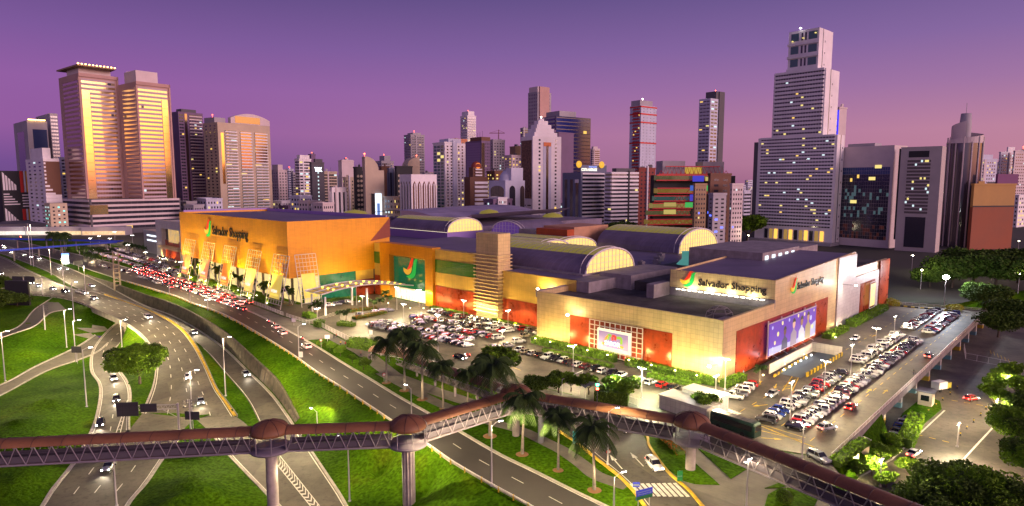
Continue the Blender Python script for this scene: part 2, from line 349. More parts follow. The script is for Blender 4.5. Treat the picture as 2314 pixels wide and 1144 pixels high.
# ============================================================ TERRAIN by constrained triangulation + harmonic heights
WALLF=[(215,632,-.6),(259,653,-3.2),(290,665,-4.4),(322,683,-5.4),(350,694,-5.9),(385,708,-6.2),(465,751,-6.5),(520,795,-6.5),(570,838,-6.5),(622,885,-6.5),(650,925,-6.5),(678,963,-6.5)]
WALLT=[(214,628,0),(258,636,-.1),(290,648,-.6),(322,660,-.9),(350,671,-1),(385,690,-1.5),(455,717,-1.8),(520,760,-2),(614,838,-2.2),(659,893,-2.6),(688,935,-3.6),(705,962,-5)]
cons=[]  # list of (points, closed, fixed)
def addc(pts,closed=False): cons.append((pts,closed))
for s in STR:
    if s is R3:
        i0=next(i for i in range(len(s.C)) if s.C[i].x>G(205,690).x and s.C[i].y<G(225,690).y)
        sp=[s.s[i] for i in range(len(s.s))]
        dA=s.near(212,690)[0]; dB=s.near(300,725)[0]
        for P in (s.L,s.R):
            addc([P[i] for i in range(len(P)) if s.s[i]<dA]); addc([P[i] for i in range(len(P)) if s.s[i]>dB])
        BRD=(dA,dB)
    else:
        addc(s.L+s.R[::-1],True) if s in (R3a,) else (addc(s.L),addc(s.R))
WH=[((207,629),0),((259,656),-.1),((322,689),-.7),((385,712),-1.3),((440,741),-1.7),((500,783),-2),((558,838),-2.2),((615,895),-2.7),((655,950),-5.2)]
hs=[(R2.near(x,y)[0],z_) for (x,y),z_ in WH]; wf=[];wt=[]
for i in range(60):
    d_=hs[0][0]+(hs[-1][0]-hs[0][0])*i/59; l,r=R2.at(d_,0),R2.at(d_,1); o=(r-l); o.z=0; o.normalize(); f=r+o*.9; t_=r+o*1.7; t_.z=float(np.interp(d_,[h[0] for h in hs],[h[1] for h in hs])); wf.append(f); wt.append(t_)
# lower car park right (z=-5.5)
ZL=-5.5
LOW=[MW(8,-26,ZL),MW(170,-26,ZL),MW(175,-40,ZL),MW(260,-80,ZL),MW(230,-190,ZL),G(2620,930,ZL),G(2350,1150,ZL),G(2150,1400,ZL),G(1880,1400,ZL),G(1890,1180,ZL),G(1905,1110,ZL),G(1935,1078,ZL),G(2012,1036,ZL),G(2018,1010,ZL),G(1992,980,ZL),G(2005,950,ZL),MW(8,-33,ZL)]
addc(LOW,True)
ZERO=[G(-60,538),G(20,538)]+[p.copy() for p in R1.R]+[G(1560,1220),G(1760,1260),G(1885,1120),G(1888,1060)]+[MW(-27,-34.2),MW(6,-34.2),MW(6,-22),MW(175,-22),MW(230,-40),MW(420,-20),MW(420,600),MW(60,640)]
addc(wf); addc(wt)
zp=[p.copy() for p in ZERO]
for p in zp: p.z=0
addc([G(1560,1220),G(1760,1260),G(1885,1120),G(1888,1060),MW(-27,-34.2),MW(6,-34.2),MW(6,-22),MW(175,-22),MW(230,-40),MW(420,-20)])
addc([MW(-26,-36.5,-1.2),MW(-14,-37,-3.4),MW(-2,-37,-4.6),MW(5,-36.5,-5.0)])
spots=[(60,790,-3),(130,750,-3.2),(20,830,-4),(120,690,-.6),(175,735,-3.5),(160,690,-.5),(100,900,-3),(60,1000,-3.2),(150,870,-4.8),(0,1100,-4),(30,950,-3),(318,848,-4.6),(312,900,-5.8),(430,1075,-3.6),(400,1120,-3.6),(470,1100,-4),(440,1000,-5.5),(525,925,-5.8),(860,1075,-7),(770,1010,-5.6),(950,1144,-7.2),(760,900,-3.5),(640,830,-1.6),(60,1060,-3.5)]
def inpoly(x,y,P):
    c=False; n=len(P); j=n-1
    for i in range(n):
        if (P[i][1]>y)!=(P[j][1]>y) and x<(P[j][0]-P[i][0])*(y-P[i][1])/(P[j][1]-P[i][1])+P[i][0]: c=not c
        j=i
    return c
pts=[];fixz=[];edges=[]
for P,cl in cons:
    i0=len(pts)
    for p in P: pts.append(Vector((p.x,p.y))); fixz.append(p.z-.02)
    n=len(P)
    for k in range(n-1): edges.append((i0+k,i0+k+1))
    if cl: edges.append((i0+n-1,i0))
for x,y,z in spots: g=G(x,y,z); pts.append(g.xy); fixz.append(z)
ZP=[(p.x,p.y) for p in ZERO]; LP=[(p.x,p.y) for p in LOW]
rnd=random.Random(3)
def scat(x0,x1,y0,y1,st):
    y=y0
    while y<y1:
        x=x0
        while x<x1:
            q=Vector((x+rnd.uniform(-.3,.3)*st,y+rnd.uniform(-.3,.3)*st)); pts.append(q)
            if inpoly(q.x,q.y,ZP): fixz.append(-.06)
            elif inpoly(q.x,q.y,LP): fixz.append(ZL-.06)
            else: fixz.append(None)
            x+=st
        y+=st
scat(-230,60,56,330,4.5); scat(60,170,56,330,6); scat(170,420,60,420,16); scat(-520,-230,70,520,16); scat(-230,170,334,520,14)
for (x0,x1,y0,y1,st) in ((-7000,7000,560,9000,600),(-7000,-560,-1200,560,400),(460,7000,-1200,560,400),(-520,440,-1200,40,160)):
    y=y0
    while y<=y1:
        x=x0
        while x<=x1: pts.append(Vector((x,y))); fixz.append(-.3 if y>500 or abs(x)>500 else None); x+=st
        y+=st
vc,ed,fc,ov,oe,of=delaunay_2d_cdt(pts,edges,[],0,1e-4)
nv=len(vc); z=np.full(nv,-2.0); fx=np.zeros(nv,bool)
for i,o in enumerate(ov):
    for k in o:
        if fixz[k] is not None: z[i]=fixz[k]; fx[i]=True; break
E_=set()
for f in fc:
    for a,b in zip(f,list(f[1:])+[f[0]]): E_.add((min(a,b),max(a,b)))
E_=np.array(sorted(E_)); XY=np.array([[v.x,v.y] for v in vc]); wgt=1/np.maximum(.3,np.linalg.norm(XY[E_[:,0]]-XY[E_[:,1]],axis=1))
den=np.bincount(E_[:,0],wgt,nv)+np.bincount(E_[:,1],wgt,nv)+1e-9
for it in range(900):
    num=np.bincount(E_[:,0],wgt*z[E_[:,1]],nv)+np.bincount(E_[:,1],wgt*z[E_[:,0]],nv)
    z=np.where(fx,z,num/den)
holes=[[(p.x,p.y) for p in s.L+s.R[::-1]] for s in (R1,R2,R4,R5,M1s,N1,R3a,R3b,R8)]
j0=[i for i in range(len(R3.C)) if R3.s[i]<BRD[0]]; j1=[i for i in range(len(R3.C)) if R3.s[i]>BRD[1]]
for jj in (j0,j1): holes.append([(R3.L[i].x,R3.L[i].y) for i in jj]+[(R3.R[i].x,R3.R[i].y) for i in jj[::-1]])
hb=[(min(p[0] for p in h),max(p[0] for p in h),min(p[1] for p in h),max(p[1] for p in h),h) for h in holes]
faces=[]; gm_=[]; 
wbelt=[(p.x,p.y) for p in wf]+[(p.x,p.y) for p in wt[::-1]]
for f in fc:
    cx=sum(XY[i][0] for i in f)/len(f); cy=sum(XY[i][1] for i in f)/len(f)
    if any(b[0]<=cx<=b[1] and b[2]<=cy<=b[3] and inpoly(cx,cy,b[4]) for b in hb): continue
    faces.append(f); zs=[z[i] for i in f]
    d=max(math.dist(XY[f[0]],XY[f[1]]),.01)
    gm_.append(1 if inpoly(cx,cy,wbelt) else (2 if math.dist((cx,cy),(G(262,742,-5).x,G(262,742,-5).y))<11 and max(zs)-min(zs)>1.0 else 0))
mb=MB(); mb.v=[(XY[i][0],XY[i][1],z[i]) for i in range(nv)]; mb.f=[tuple(f) for f in faces]; mb.m=gm_; mb.sm=[False if g==1 else True for g in gm_]
struct(mb.build('ground',[M_GRASS,M_WALLD,M_CONC]))
TV=XY; TZ_=z
def ZT(x,y):   # ground height near a point
    d=(TV[:,0]-x)**2+(TV[:,1]-y)**2; k=np.argpartition(d,4)[:4]; w_=1/(d[k]+.01); return float((TZ_[k]*w_).sum()/w_.sum())
def GT(px,py):  # picture point -> ground point on the terrain
    zz=0.
    for _ in range(12):
        g=G(px,py,zz); zz=.5*zz+.5*ZT(g.x,g.y)
    g=G(px,py,zz); g.z=ZT(g.x,g.y); return g
# wall coping
rwt=thing('retaining_wall','long stained retaining wall with a rough coping beside the sunken road','retaining wall',tuple(wf[30]))
def ribbon(A_,B_,nm,m,dzB=0):
    mb=MB(); o=wf[30]; vs=[]
    for a,b in zip(A_,B_): vs+=[a-o,b-o+Vector((0,0,dzB))]
    mb.add(vs,[(2*i,2*i+2,2*i+3,2*i+1) for i in range(len(vs)//2-1)]); return mb.build(nm,m,rwt)
wtp=[a-(b-a)*.12 for a,b in zip(wt,wf)]; wfb=[p-(Vector((b.x-p.x,b.y-p.y,0))*.3)-Vector((0,0,.5)) for p,b in zip(wf,wt)]
outw=[(Vector((b.x-a.x,b.y-a.y,0))).normalized() for a,b in zip(wf,wt)]
ribbon([p-o*.12-Vector((0,0,.6)) for p,o in zip(wf,outw)],[p-o*.12 for p,o in zip(wt,outw)],'wall_face',mat('wall_face_stone',(.065,.054,.038),.9,noise=(.35,.8),bump=(1.2,.8,.25)))
ribbon([p-o*.12+Vector((0,0,.02)) for p,o in zip(wt,outw)],[p+o*3.5 for p,o in zip(wt,outw)],'grass_ledge',M_GRASS)
mb=MB(); mb.tube([p-wf[30]+Vector((0,0,.12)) for p in wt],.28,5); mb.build('coping',M_WALLD,rwt)
# ============================================================ MARKINGS / KERBS
kb=MB(); mk=MB()
R1.kerb(kb,'R'); R1.kerb(kb,'L',w=.25); R1.line(mk,.035,.09); R1.line(mk,.97,.10)
R1.line(mk,.5,.09,dash=(3,6)); 
R2.kerb(kb,'R',d0=40); R2.line(mk,.97,.09); R2.line(mk,.05,.08,d0=60)
for t in (.34,.67): R2.line(mk,t,.08,0,R2.near(150,630)[0],dash=(3,6))
R3.kerb(kb,'L',d1=BRD[0]); R3.kerb(kb,'L',d0=BRD[1]); R3.kerb(kb,'R',d1=R3.near(240,668)[0],mi=0)
R3.kerb(kb,'R',d0=R3.near(240,668)[0],mi=1,w=.6,h=.3); R3.line(mk,.03,.09); R3.line(mk,.97,.09)
for t in (.27,.5,.74): R3.line(mk,t,.085,dash=(3,6))
for s_,l,r in ((R4,1,1),(R5,1,1)):
    s_.kerb(kb,'L'); s_.kerb(kb,'R'); s_.line(mk,.05,.08); s_.line(mk,.95,.08)
R4.line(mk,.5,.08,dash=(3,6))
M1s.kerb(kb,'L'); M1s.kerb(kb,'R'); M1s.line(mk,.02,.1); M1s.line(mk,.975,.1)
for t in (.27,.5,.74): M1s.line(mk,t,.09,d0=2,dash=(3,5))
N1.kerb(kb,'L'); N1.kerb(kb,'R'); N1.line(mk,.03,.1); N1.line(mk,.97,.1)
R8.kerb(kb,'L',mi=1,d0=R8.near(1260,960)[0]); R8.kerb(kb,'R',mi=1,d0=R8.near(1440,970)[0]); R8.line(mk,.07,.07,d0=R8.near(1300,980)[0])
R6.kerb(kb,'L'); R6.kerb(kb,'R')
ub=MB(); ub.flat([tuple(G(x,y,-6.7).xy) for x,y in [(185,990),(215,940),(300,925),(360,925),(560,925),(690,960),(700,1010),(560,1030),(440,1010),(395,1020),(170,1060)]],-6.62); struct(ub.build('road_base',M_ASPH))
# chevron gores
def chev(P0,P1,Q0,Q1,n,w=.28,zz=.06):
    # between two lines P0-P1 and Q0-Q1 (world), stripes
    for i in range(n):
        f=(i+.5)/n; a=P0.lerp(P1,f); b=Q0.lerp(Q1,f); m=(a+b)/2; d=(P1-P0).normalized()*1.3
        nn=(P1-P0).normalized()*w; u=Vector((0,0,zz))
        mk.quad(a-nn+u,a+nn+u,m+d+nn+u,m+d-nn+u); mk.quad(b+nn+u,b-nn+u,m+d-nn+u,m+d+nn+u)
    for A,B in ((P0,P1),(Q0,Q1)):
        nn=(B-A).normalized(); nn=Vector((-nn.y,nn.x,0))*.09; u=Vector((0,0,zz+.01)); mk.quad(A-nn+u,B-nn+u,B+nn+u,A+nn+u)
chev(G(627,1052,-6.55),G(706,1150,-6.75),G(628,1025,-6.55),G(722,1144,-6.75),15)
chev(G(272,978,-6.5),G(290,905,-6.5),G(262,980,-6.5),G(288,905,-6.5),9,.15)
# crosswalk on the exit road
d0=R8.near(1490,1108)[0]
for i in range(9):
    t=.06+i*.105; a=R8.at(d0-2.3,t); b=R8.at(d0+2.3,t); dr=(b-a).normalized(); nn=Vector((-dr.y,dr.x,0))*.32; u=Vector((0,0,.07)); mk.quad(a-nn+u,b-nn+u,b+nn+u,a+nn+u)
def arrow(mbb,p,ang,L_=5,mi=0,up=.07):
    c,s_=math.cos(ang),math.sin(ang)
    T=lambda x,y:(p.x+c*x-s_*y,p.y+s_*x+c*y,p.z+up)
    mbb.add([T(0,-.12),T(L_*.65,-.12),T(L_*.65,.12),T(0,.12)],[(0,1,2,3)],mi); mbb.add([T(L_*.6,-.5),T(L_,0),T(L_*.6,.5)],[(0,1,2)],mi)
for (x,y) in ((1405,1060),(1455,1055)):
    d,t,dr=R8.near(x,y); p=R8.at(d,t); arrow(mk,p,math.atan2(-dr.y,-dr.x),6)
struct(mk.build('road_markings',[M_MARK])); struct(kb.build('kerbs',[M_KERB,M_KERBY]))
# overpass deck, girder and parapets
mb=MB(); ii=[i for i in range(len(R3.C)) if BRD[0]-6<=R3.s[i]<=BRD[1]+6]
vs=[];fs=[]
for i in ii:
    o=(R3.L[i]-R3.R[i]); o.z=0; o=o.normalized()
    a=R3.L[i]+o*.6; b=R3.R[i]-o*.6
    for p,dz in ((a,.55),(a,-1.5),(b,-1.5),(b,.55),(b+o*.35,.55),(b+o*.35,-.03),(a-o*.35,-.03),(a-o*.35,.55)): vs.append((p.x,p.y,p.z+dz))
n=8
for j in range(len(ii)-1):
    for k in range(n): fs.append((j*n+k,(j+1)*n+k,(j+1)*n+(k+1)%n,j*n+(k+1)%n))
mb.add(vs,fs); br_=mb.build('deck_girder',M_CONC)
ov=thing('overpass','low concrete road overpass crossing above the underpass road','bridge',tuple(R3.at(sum(BRD)/2,.5)))
br_.parent=ov; br_.location=-ov.location
for dd in (BRD[0]-.5,BRD[1]+.5):
    a,b=R3.at(dd,-.03),R3.at(dd,1.03); dr=(b-a).normalized(); nn=Vector((-dr.y,dr.x,0))*.7; m2=MB()
    m2.prism([(a-nn).xy,(b-nn).xy,(b+nn).xy,(a+nn).xy],-8,-1.45); o=m2.build('abutment',M_WALLD,ov); o.location=-ov.location
# ============================================================ PAVED SHEETS AT MALL LEVEL
GX=lambda L:[G(x,y).xy for x,y in L]
A1=GX([(235,550),(300,580),(436,644),(520,669),(640,714),(723,737),(786,772),(860,802),(938,806)])+[p.xy for p in R8.R[2:] if p.y>G(1440,968).y]+GX([(1447,972),(1530,990),(1640,1000),(1730,1012)])+[MW(-27.5,-34.4).xy,MW(156,-33).xy,MW(146,0).xy,MW(-1,-.5).xy,MW(-1,62).xy,MW(14,62).xy,MW(12,171).xy,MW(-24,172).xy,MW(-24,330).xy,MW(-5,350).xy,MW(-3,480).xy,MW(-28,520).xy]
mb=MB(); mb.prism([tuple(p) for p in A1],-1.1,0.02); struct(mb.build('parking_lot',[M_LOT]))
mb=MB()
mb.flat([tuple(p) for p in GX([(340,603),(436,646),(520,671),(640,716),(723,740),(786,775),(850,803),(905,845),(1000,880),(1100,912),(1180,935),(1180,945),(1100,932),(1000,900),(880,860),(800,797),(740,766),(690,769),(571,707),(483,677),(420,645),(330,612)])],.03)
mb.flat([tuple(p) for p in GX([(1380,960),(1400,950)])+[p.xy for p in R8.R if p.y<G(1440,968).y]+GX([(1885,1300),(1990,1144),(1900,1075),(1876,1045)])+[MW(-28,-34).xy]+GX([(1730,1016),(1600,1004),(1530,993),(1450,974)])],.03)
struct(mb.build('pavement',M_PAVE))
mb=MB(); PC=catmull([G(x,y,.035) for x,y in [(860,842),(940,885),(1000,915),(1096,950),(1175,972),(1235,1000),(1274,1020),(1317,1050),(1349,1075),(1418,1099)]],5)
vs=[]
for i,p in enumerate(PC):
    d=(PC[min(i+1,len(PC)-1)]-PC[max(0,i-1)]).normalized(); nn=Vector((-d.y,d.x,0))*1.5; vs+=[p-nn,p+nn]
mb.add(vs,[(2*i,2*i+2,2*i+3,2*i+1) for i in range(len(PC)-1)]); struct(mb.build('path',M_PATH))
# lawns in the bottom right
LAWNS=[[(1449,975),(1485,985),(1530,1012),(1580,1056),(1626,1097),(1570,1095),(1545,1088),(1507,1060),(1468,1010)],[(1570,1008),(1640,1012),(1696,1056),(1652,1083),(1618,1052)],[(1735,1120),(1760,1105),(1810,1104),(1850,1125),(1830,1165),(1760,1165),(1728,1145)],[(1728,1105),(1785,1084),(1800,1092),(1760,1104)],[(1860,1120),(1905,1080),(1940,1078),(1900,1135)]]
mb=MB()
for l in LAWNS: mb.prism([tuple(p) for p in GX(l)],-.1,.16)
struct(mb.build('lawn',M_GRASS))
mb=MB(); mb.flat([(p.x,p.y) for p in LOW],ZL+.02); struct(mb.build('lower_parking_lot',M_LOT))
mb=MB()
mb.prism([tuple(G(x,y,ZL).xy) for x,y in [(2012,1034),(2040,1000),(2128,925),(2124,908),(2090,895),(2040,935),(2008,985)]],ZL-.1,ZL+.2); struct(mb.build('lower_lawn',M_GRASS))
mb=MB(); mb.flat([tuple(G(x,y).xy) for x,y in [(-420,566),(-60,545),(30,538),(140,546),(235,549)]]+[MW(-5,352).xy,MW(150,300).xy,MW(160,20).xy,MW(146,-.5).xy,MW(160,-20).xy,MW(230,-38).xy,MW(420,-60).xy,(1500,500),(4500,2500),(4500,7000),(-5000,7000),(-5000,2500),(-900,560)],.012)
struct(mb.build('city_ground',M_CITYG))
# yellow paint in the car parks
ym=MB()
def yl(a,b,w=.12,z=.05):
    a=Vector(a);b=Vector(b);d=(b-a).normalized();nn=Vector((-d.y,d.x,0))*w;u=Vector((0,0,z)); ym.quad(a-nn+u,b-nn+u,b+nn+u,a+nn+u)
for (x,y,dx) in ((1940,0,0),):pass
for px,py in ((1958,888),(1995,890),(1970,762),(2020,795),(2090,730)):
    arrow(ym,G(px,py),MROT,4,0,.05)
for px,py,a in ((1735,915,MROT+2.6),(1755,868,MROT+3.4),(1720,862,MROT+3.4),(1720,990,-.2)): arrow(ym,G(px,py),a,4,0,.05)
for u0 in range(-22,145,6):
    yl(MW(u0,-12.2),MW(u0+2.5,-12.2),.08); yl(MW(u0,-29),MW(u0+2.5,-29),.08)
yl(MW(-18,-21.9),MW(28,-21.9)); yl(MW(42,-21.9),MW(89,-21.9)); yl(MW(99,-21.9),MW(144,-21.9))
for k in range(9):
    a=G(1705+k*13,958+k*5.2); yl(a,a+Vector((1.6,-2.4,0)),.14)
yl(G(1700,953),G(1820,990)); yl(G(1712,972),G(1812,996)) 
for k in range(8): a=G(1772,880).lerp(G(1800,838),k/7); yl(a,a+Vector((1.8,.6,0)),.1)
yl(G(1768,884),G(1800,836)); yl(G(1790,884),G(1812,838))
for px,py in ((1010,760),(870,725),(1095,790),(930,730),(1135,835),(1230,865),(1660,812)):
    a=G(px,py); yl(a,a+Vector((3,1.5,0)),.12); yl(a+Vector((3,1.5,0)),a+Vector((5,-1,0)),.12)
for A_,B_ in (((2150,905),(2250,922)),((2070,982),(2160,1004)),((2040,1005),(2070,982))):
    a=G(*A_,ZL); b=G(*B_,ZL); n_=int((b-a).length/1.2)
    for k in range(0,n_,2): yl(a.lerp(b,k/n_),a.lerp(b,(k+1)/n_),.16,.06)
for A_,B_ in (((2014,1040),(2135,928)),((1930,1086),(2014,1040)),((2250,960),(2120,1100))):
    a=G(*A_,ZL); b=G(*B_,ZL); d=(b-a).normalized(); nn=Vector((-d.y,d.x,0))*.18; u=Vector((0,0,.07)); ym.add([a-nn+u,b-nn+u,b+nn+u,a+nn+u],[(0,1,2,3)],1)
for k in range(7):
    a=G(2240,800,ZL).lerp(G(2300,830,ZL),k/7); yl(a,a+Vector((3,4.5,0)),.08,.06)
struct(ym.build('yellow_markings',[M_MARKY,M_MARK]))
wm=MB()
for (p0,p1,n) in (((1385,862),(1440,868),8),((700,725),(760,708),9),((1625,925),(1660,938),7)):
    a=G(*p0); b=G(*p1)
    for i in range(n):
        c=a.lerp(b,i/(n-1)); d=(b-a).normalized(); nn=Vector((-d.y,d.x,0))*2; e=d*.25; u=Vector((0,0,.05)); wm.quad(c-nn-e+u,c-nn+e+u,c+nn+e+u,c+nn-e+u)
struct(wm.build('zebra_crossings',M_MARK))
# ============================================================ THE SHOPPING MALL (local x = U, local y = V)
M_BEIGE=mat('beige_cladding',(.66,.50,.24),.45,panel=(1.25,1.25,.035,.6),noise=(.15,.18))
M_WHITE=mat('white_cladding',(.60,.57,.52),.45,panel=(1.25,1.25,.035,.62),noise=(.15,.15))
M_GOLD=mat('gold_cladding',(.68,.46,.09),.42,metal=.1,panel=(3,1.5,.02,.75),noise=(.12,.18))
M_ORANGE=mat('orange_cladding',(.72,.31,.012),.42,metal=.15,panel=(2.4,.6,.04,.72),noise=(.06,.12))
M_RED=mat('red_panel',(.36,.05,.012),.3,panel=(2.5,2.5,.015,.6),noise=(.35,.5))
M_REDD=mat('dark_red_cladding',(.24,.045,.02),.5,panel=(2.4,.6,.03,.8))
M_ROOF=mat('roof_sheet',(.20,.165,.24),.55,noise=(.08,.3),panel=(1.2,60,.05,.75))
M_ROOFD=mat('roof_gravel',(.085,.075,.07),.95,noise=(.12,.75),bump=(1.5,.6,.15))
M_GREY=mat('grey_render',(.30,.27,.28),.8,noise=(.3,.3),panel=(3,3,.02,.8))
M_STEEL=mat('white_steel',(.72,.68,.66),.4)
M_DKGLASS=mat('dark_glass',(.03,.03,.04),.08,spec=.9)
M_GREENG=mat('green_glass',(.012,.10,.045),.1,spec=.8,emit=(.0,.32,.13),estr=.16,panel=(1.6,1.6,.03,.15),samp=False)
M_GREEND=mat('green_band_glass',(.03,.09,.012),.12,spec=.8,panel=(1.5,2.4,.03,.3),emit=(.05,.22,.01),estr=.12,samp=False)
M_SKYL=mat('skylight_glass',(.2,.18,.04),.25,emit=(1,.8,.12),estr=.13,panel=(1.2,1.2,.05,.25),samp=False)
M_VGLOW=mat('vault_gable_glass',(.3,.25,.1),.3,emit=(1,.70,.20),estr=.85,noise=(.35,.4),samp=False)
M_PURP=mat('purple_lit_glass',(.1,.05,.3),.3,emit=(.35,.12,1),estr=.9,noise=(.3,.9),samp=False)
M_PURPD=mat('purple_wall',(.30,.20,.50),.5)  # even purple base colour for parapet and vault walls
M_INT=mat('lit_interior',(.4,.4,.35),.5,emit=(1,.85,.55),estr=1.1,noise=(.5,.9),samp=False)
M_LET=mat('sign_lettering',(.012,.012,.012),.4)
M_LRED=mat('logo_red',(.6,.02,.01),.35,emit=(1,.08,.02),estr=.35); M_LYEL=mat('logo_yellow',(.8,.45,.03),.35,emit=(1,.55,.05),estr=.35); M_LGRN=mat('logo_green',(.01,.35,.06),.35,emit=(.02,.6,.08),estr=.4)
mall=thing('shopping_mall','huge orange, yellow and red shopping mall with vaulted skylight roofs and big wall signs','shopping mall',(OO.x,OO.y,0),MROT)
FR_=lambda v:Vector((0,-1,0))
def part(mb,name,m,par=None,label=None):
    o=mb.build(name,m,par or mall)
    if label: o['label']=label
    return o
B=lambda *a,**k:MB().box(*a,**k)
# --- front right block (F)
mb=MB(); mb.box(0,146,0,.8,0,15.9); mb.box(0,.8,.8,62,0,15.9); mb.box(.8,15.2,61.2,62,0,15.9)
mb.prism([(32,.0),(104,.0),(104,.7),(32,.7)],15.9,lambda p:22.4+max(0,p[0]-32)*.035); mb.box(104.,146,0,.7,15.9,18.9)
part(mb,'wall',M_BEIGE)
mb=MB(); mb.box(84.5,146.6,-.5,-.02,0,15.7); mb.box(84.5,104.,-.45,-.02,15.7,24.3); part(mb,'wall',M_WHITE,label='pale clad wall section of the mall beside the parking deck')
mb=MB(); mb.box(134,147,-.9,-.5,0,18.9); part(mb,'wall',M_RED,label='red brown end panel of the long right facade')
mb=MB(); mb.box(-.15,-.02,14,48.5,0,10.4); part(mb,'red_panel',M_RED)
mb=MB(); mb.box(7.5,76,-.15,-.02,0,12); part(mb,'red_panel',M_RED)
mb=MB(); mb.box(110,128,-.75,-.5,0,12.5); part(mb,'red_panel',M_RED)
part(B(.8,32,.7,61.2,13.5,14.3),'flat_roof',M_ROOFD)
# --- sign block
mb=MB(); mb.prism([(32,.7),(104,.7),(104,33),(32,33)],14.2,lambda p:21.6+(p[0]-32)*.035); part(mb,'roof',M_ROOF)
mb=MB(); mb.box(31.4,31.9,0,33.3,17,22.5); part(mb,'sign_wall',M_BEIGE)
mb=MB(); mb.box(31.9,32.0,-.0,33.3,21.6,22.4)
mb.box(31.5,32,0,33.3,14.3,16.8); mb.box(22,31.4,33.4,36,14.3,18.6); part(mb,'sign_wall_base',M_GREY)
mb=MB(); mb.prism([(32,33.05),(104,33.05),(104,33.3),(32,33.3)],14.3,lambda p:22.2+(p[0]-32)*.035); part(mb,'parapet',M_BEIGE)
part(B(104.2,146,.8,33,17.2,17.9),'flat_roof',M_ROOFD)
mb=MB(); mb.box(70,104,20,48,14,25.6); mb.box(104.1,130,22,50,12,24.3); part(mb,'plant_room',M_GREY)
mb=MB()
for i in range(5): mb.box(72+i*6,74.6+i*6,19.8,19.95,22.6,24.4)
part(mb,'plant_window',em('cool_window',(.8,.9,1),1.5))
# --- roof level behind front block
mb=MB(); mb.box(32.1,104,36,61,14,17.2); part(mb,'flat_roof',M_ROOFD)
mb=MB(); mb.box(14.8,31,53,61.1,14.4,18); mb.box(30,60,47,60,14.3,19.2); part(mb,'plant_room',M_GREY)
part(B(-.1,32,62.1,62.5,14,16.2),'parapet',M_GREY)
# --- main body below the vaults
mb=MB(); mb.box(16,160,62.5,300,0,17.3); mb.box(104.2,146,50.2,62.4,0,17.3); part(mb,'roof_deck',M_ROOF)
# --- M1 wall
part(B(14.6,15.9,58,92,0,18),'wall',M_GOLD)
part(B(14.45,14.58,60,92,0,8),'red_panel',M_RED)
part(B(15.92,34,54,92,17.4,17.95),'roof',M_ROOF)
# --- louvred stair tower
part(B(12.5,18.8,92.2,103.8,0,31.5),'stair_tower',M_BEIGE)
mb=MB()
for i in range(17): mb.box(11.6,19.2,91.5,104.5,2.2+i*1.32,2.62+i*1.32)
part(mb,'louvre',M_BEIGE)
# --- entrance facade M2
part(B(12.6,15.9,104,128.2,0,23.3),'wall',M_GOLD)
part(B(12.45,12.58,104.0,128,0,8.8),'red_panel',M_RED)
part(B(12.42,12.58,104.0,128,14.2,19.3),'window_band',M_GREEND)
mb=MB(); mb.box(15.92,60,104,170.8,22.2,23.0); part(mb,'roof',M_ROOF)
mb=MB(); mb.box(11.2,15.5,128.3,133,0,23.9); mb.box(11.2,15.5,157.8,164.8,0,23.9)
mb.add([(11.2,133,19.2),(11.2,157.8,19.2),(11.2,157.8,23.9),(11.2,133,23.9),(13.6,133,18.2),(13.6,157.8,18.2)],[(0,1,2,3),(0,4,5,1)])
mb.box(11.3,15.5,133,157.8,19.3,23.9); part(mb,'portal_frame',M_ORANGE)
mb=MB(); mb.box(13.6,14,133,157.8,5.2,19.2); part(mb,'entrance_glass',M_GREENG)
mb=MB(); mb.box(13.9,14.2,133,157.8,0,5.2); part(mb,'entrance_doors',M_INT)
mb=MB()
for i in range(13): mb.box(13.5,13.62,133+i*2,133.16+i*2,0,5.2)
mb.box(13.3,13.7,133,157.8,4.6,5.2); part(mb,'door_frame',M_STEEL)
part(B(12.6,15.9,165,171.1,0,23.3),'wall',M_GOLD)
part(B(12.45,12.58,165,171.,0,8.8),'red_panel',M_RED)
part(B(12.42,12.58,165,171,14.2,19.3),'window_band',M_GREEND)
# --- the big orange box
mb=MB()
mb.box(-28,-27.4,171.2,292,11.3,34.3)
mb.prism([(-27.4,171.2),(21,171.2),(21,171.8),(-27.4,171.8)],lambda p:11.3 if p[0]<10 else 11.4,34.3)
part(mb,'wall',M_ORANGE)
mb=MB(); mb.add([(10.5,171.1,23.9),(21.3,171.1,25.2),(21.3,171.1,34.0)],[(0,1,2)]); part(mb,'corner_panel',M_REDD)
mb=MB(); mb.box(-27.4,21,291.4,292,11.3,34.3); mb.box(20.6,21.2,171.9,291.3,11.3,34.2); part(mb,'wall',M_ORANGE)
mb=MB(); mb.box(-27.3,21,171.9,291.3,11.5,12); part(mb,'soffit',M_GREY)
mb=MB(); mb.add([(-27.3,171.9,33.6),(-27.3,291.3,33.6),(-6,240,34.5),(-6,200,34.5),(20.5,171.9,33.3),(20.5,291.3,33.3)],[(0,3,2,1),(0,4,3),(3,4,5,2),(2,5,1)]); part(mb,'roof',M_ROOF)
mb=MB(); mb.box(-26,21,291.5,292.5,33,35.2); mb.box(19.6,20.5,172,291,33,35.0); part(mb,'parapet',M_PURPD)
mb=MB(); mb.box(-21,-20.6,175,288,0,11.4); mb.box(-20.6,3,172.4,172.8,0,11.4); part(mb,'shopfront_glass',mat('shopfront_glass',(.05,.06,.04),.15,spec=.8,emit=(1,.75,.3),estr=.8,noise=(.18,.95),panel=(3,3.6,.03,.1),samp=False))
mb=MB(); mb.box(-14,3.2,171.8,172.3,0,11.2); part(mb,'shopfront_glass',mat('green_shopfront',(.01,.06,.035),.12,spec=.8,emit=(.02,.25,.12),estr=.3,noise=(.2,.7),panel=(4,4,.02,.2),samp=False))
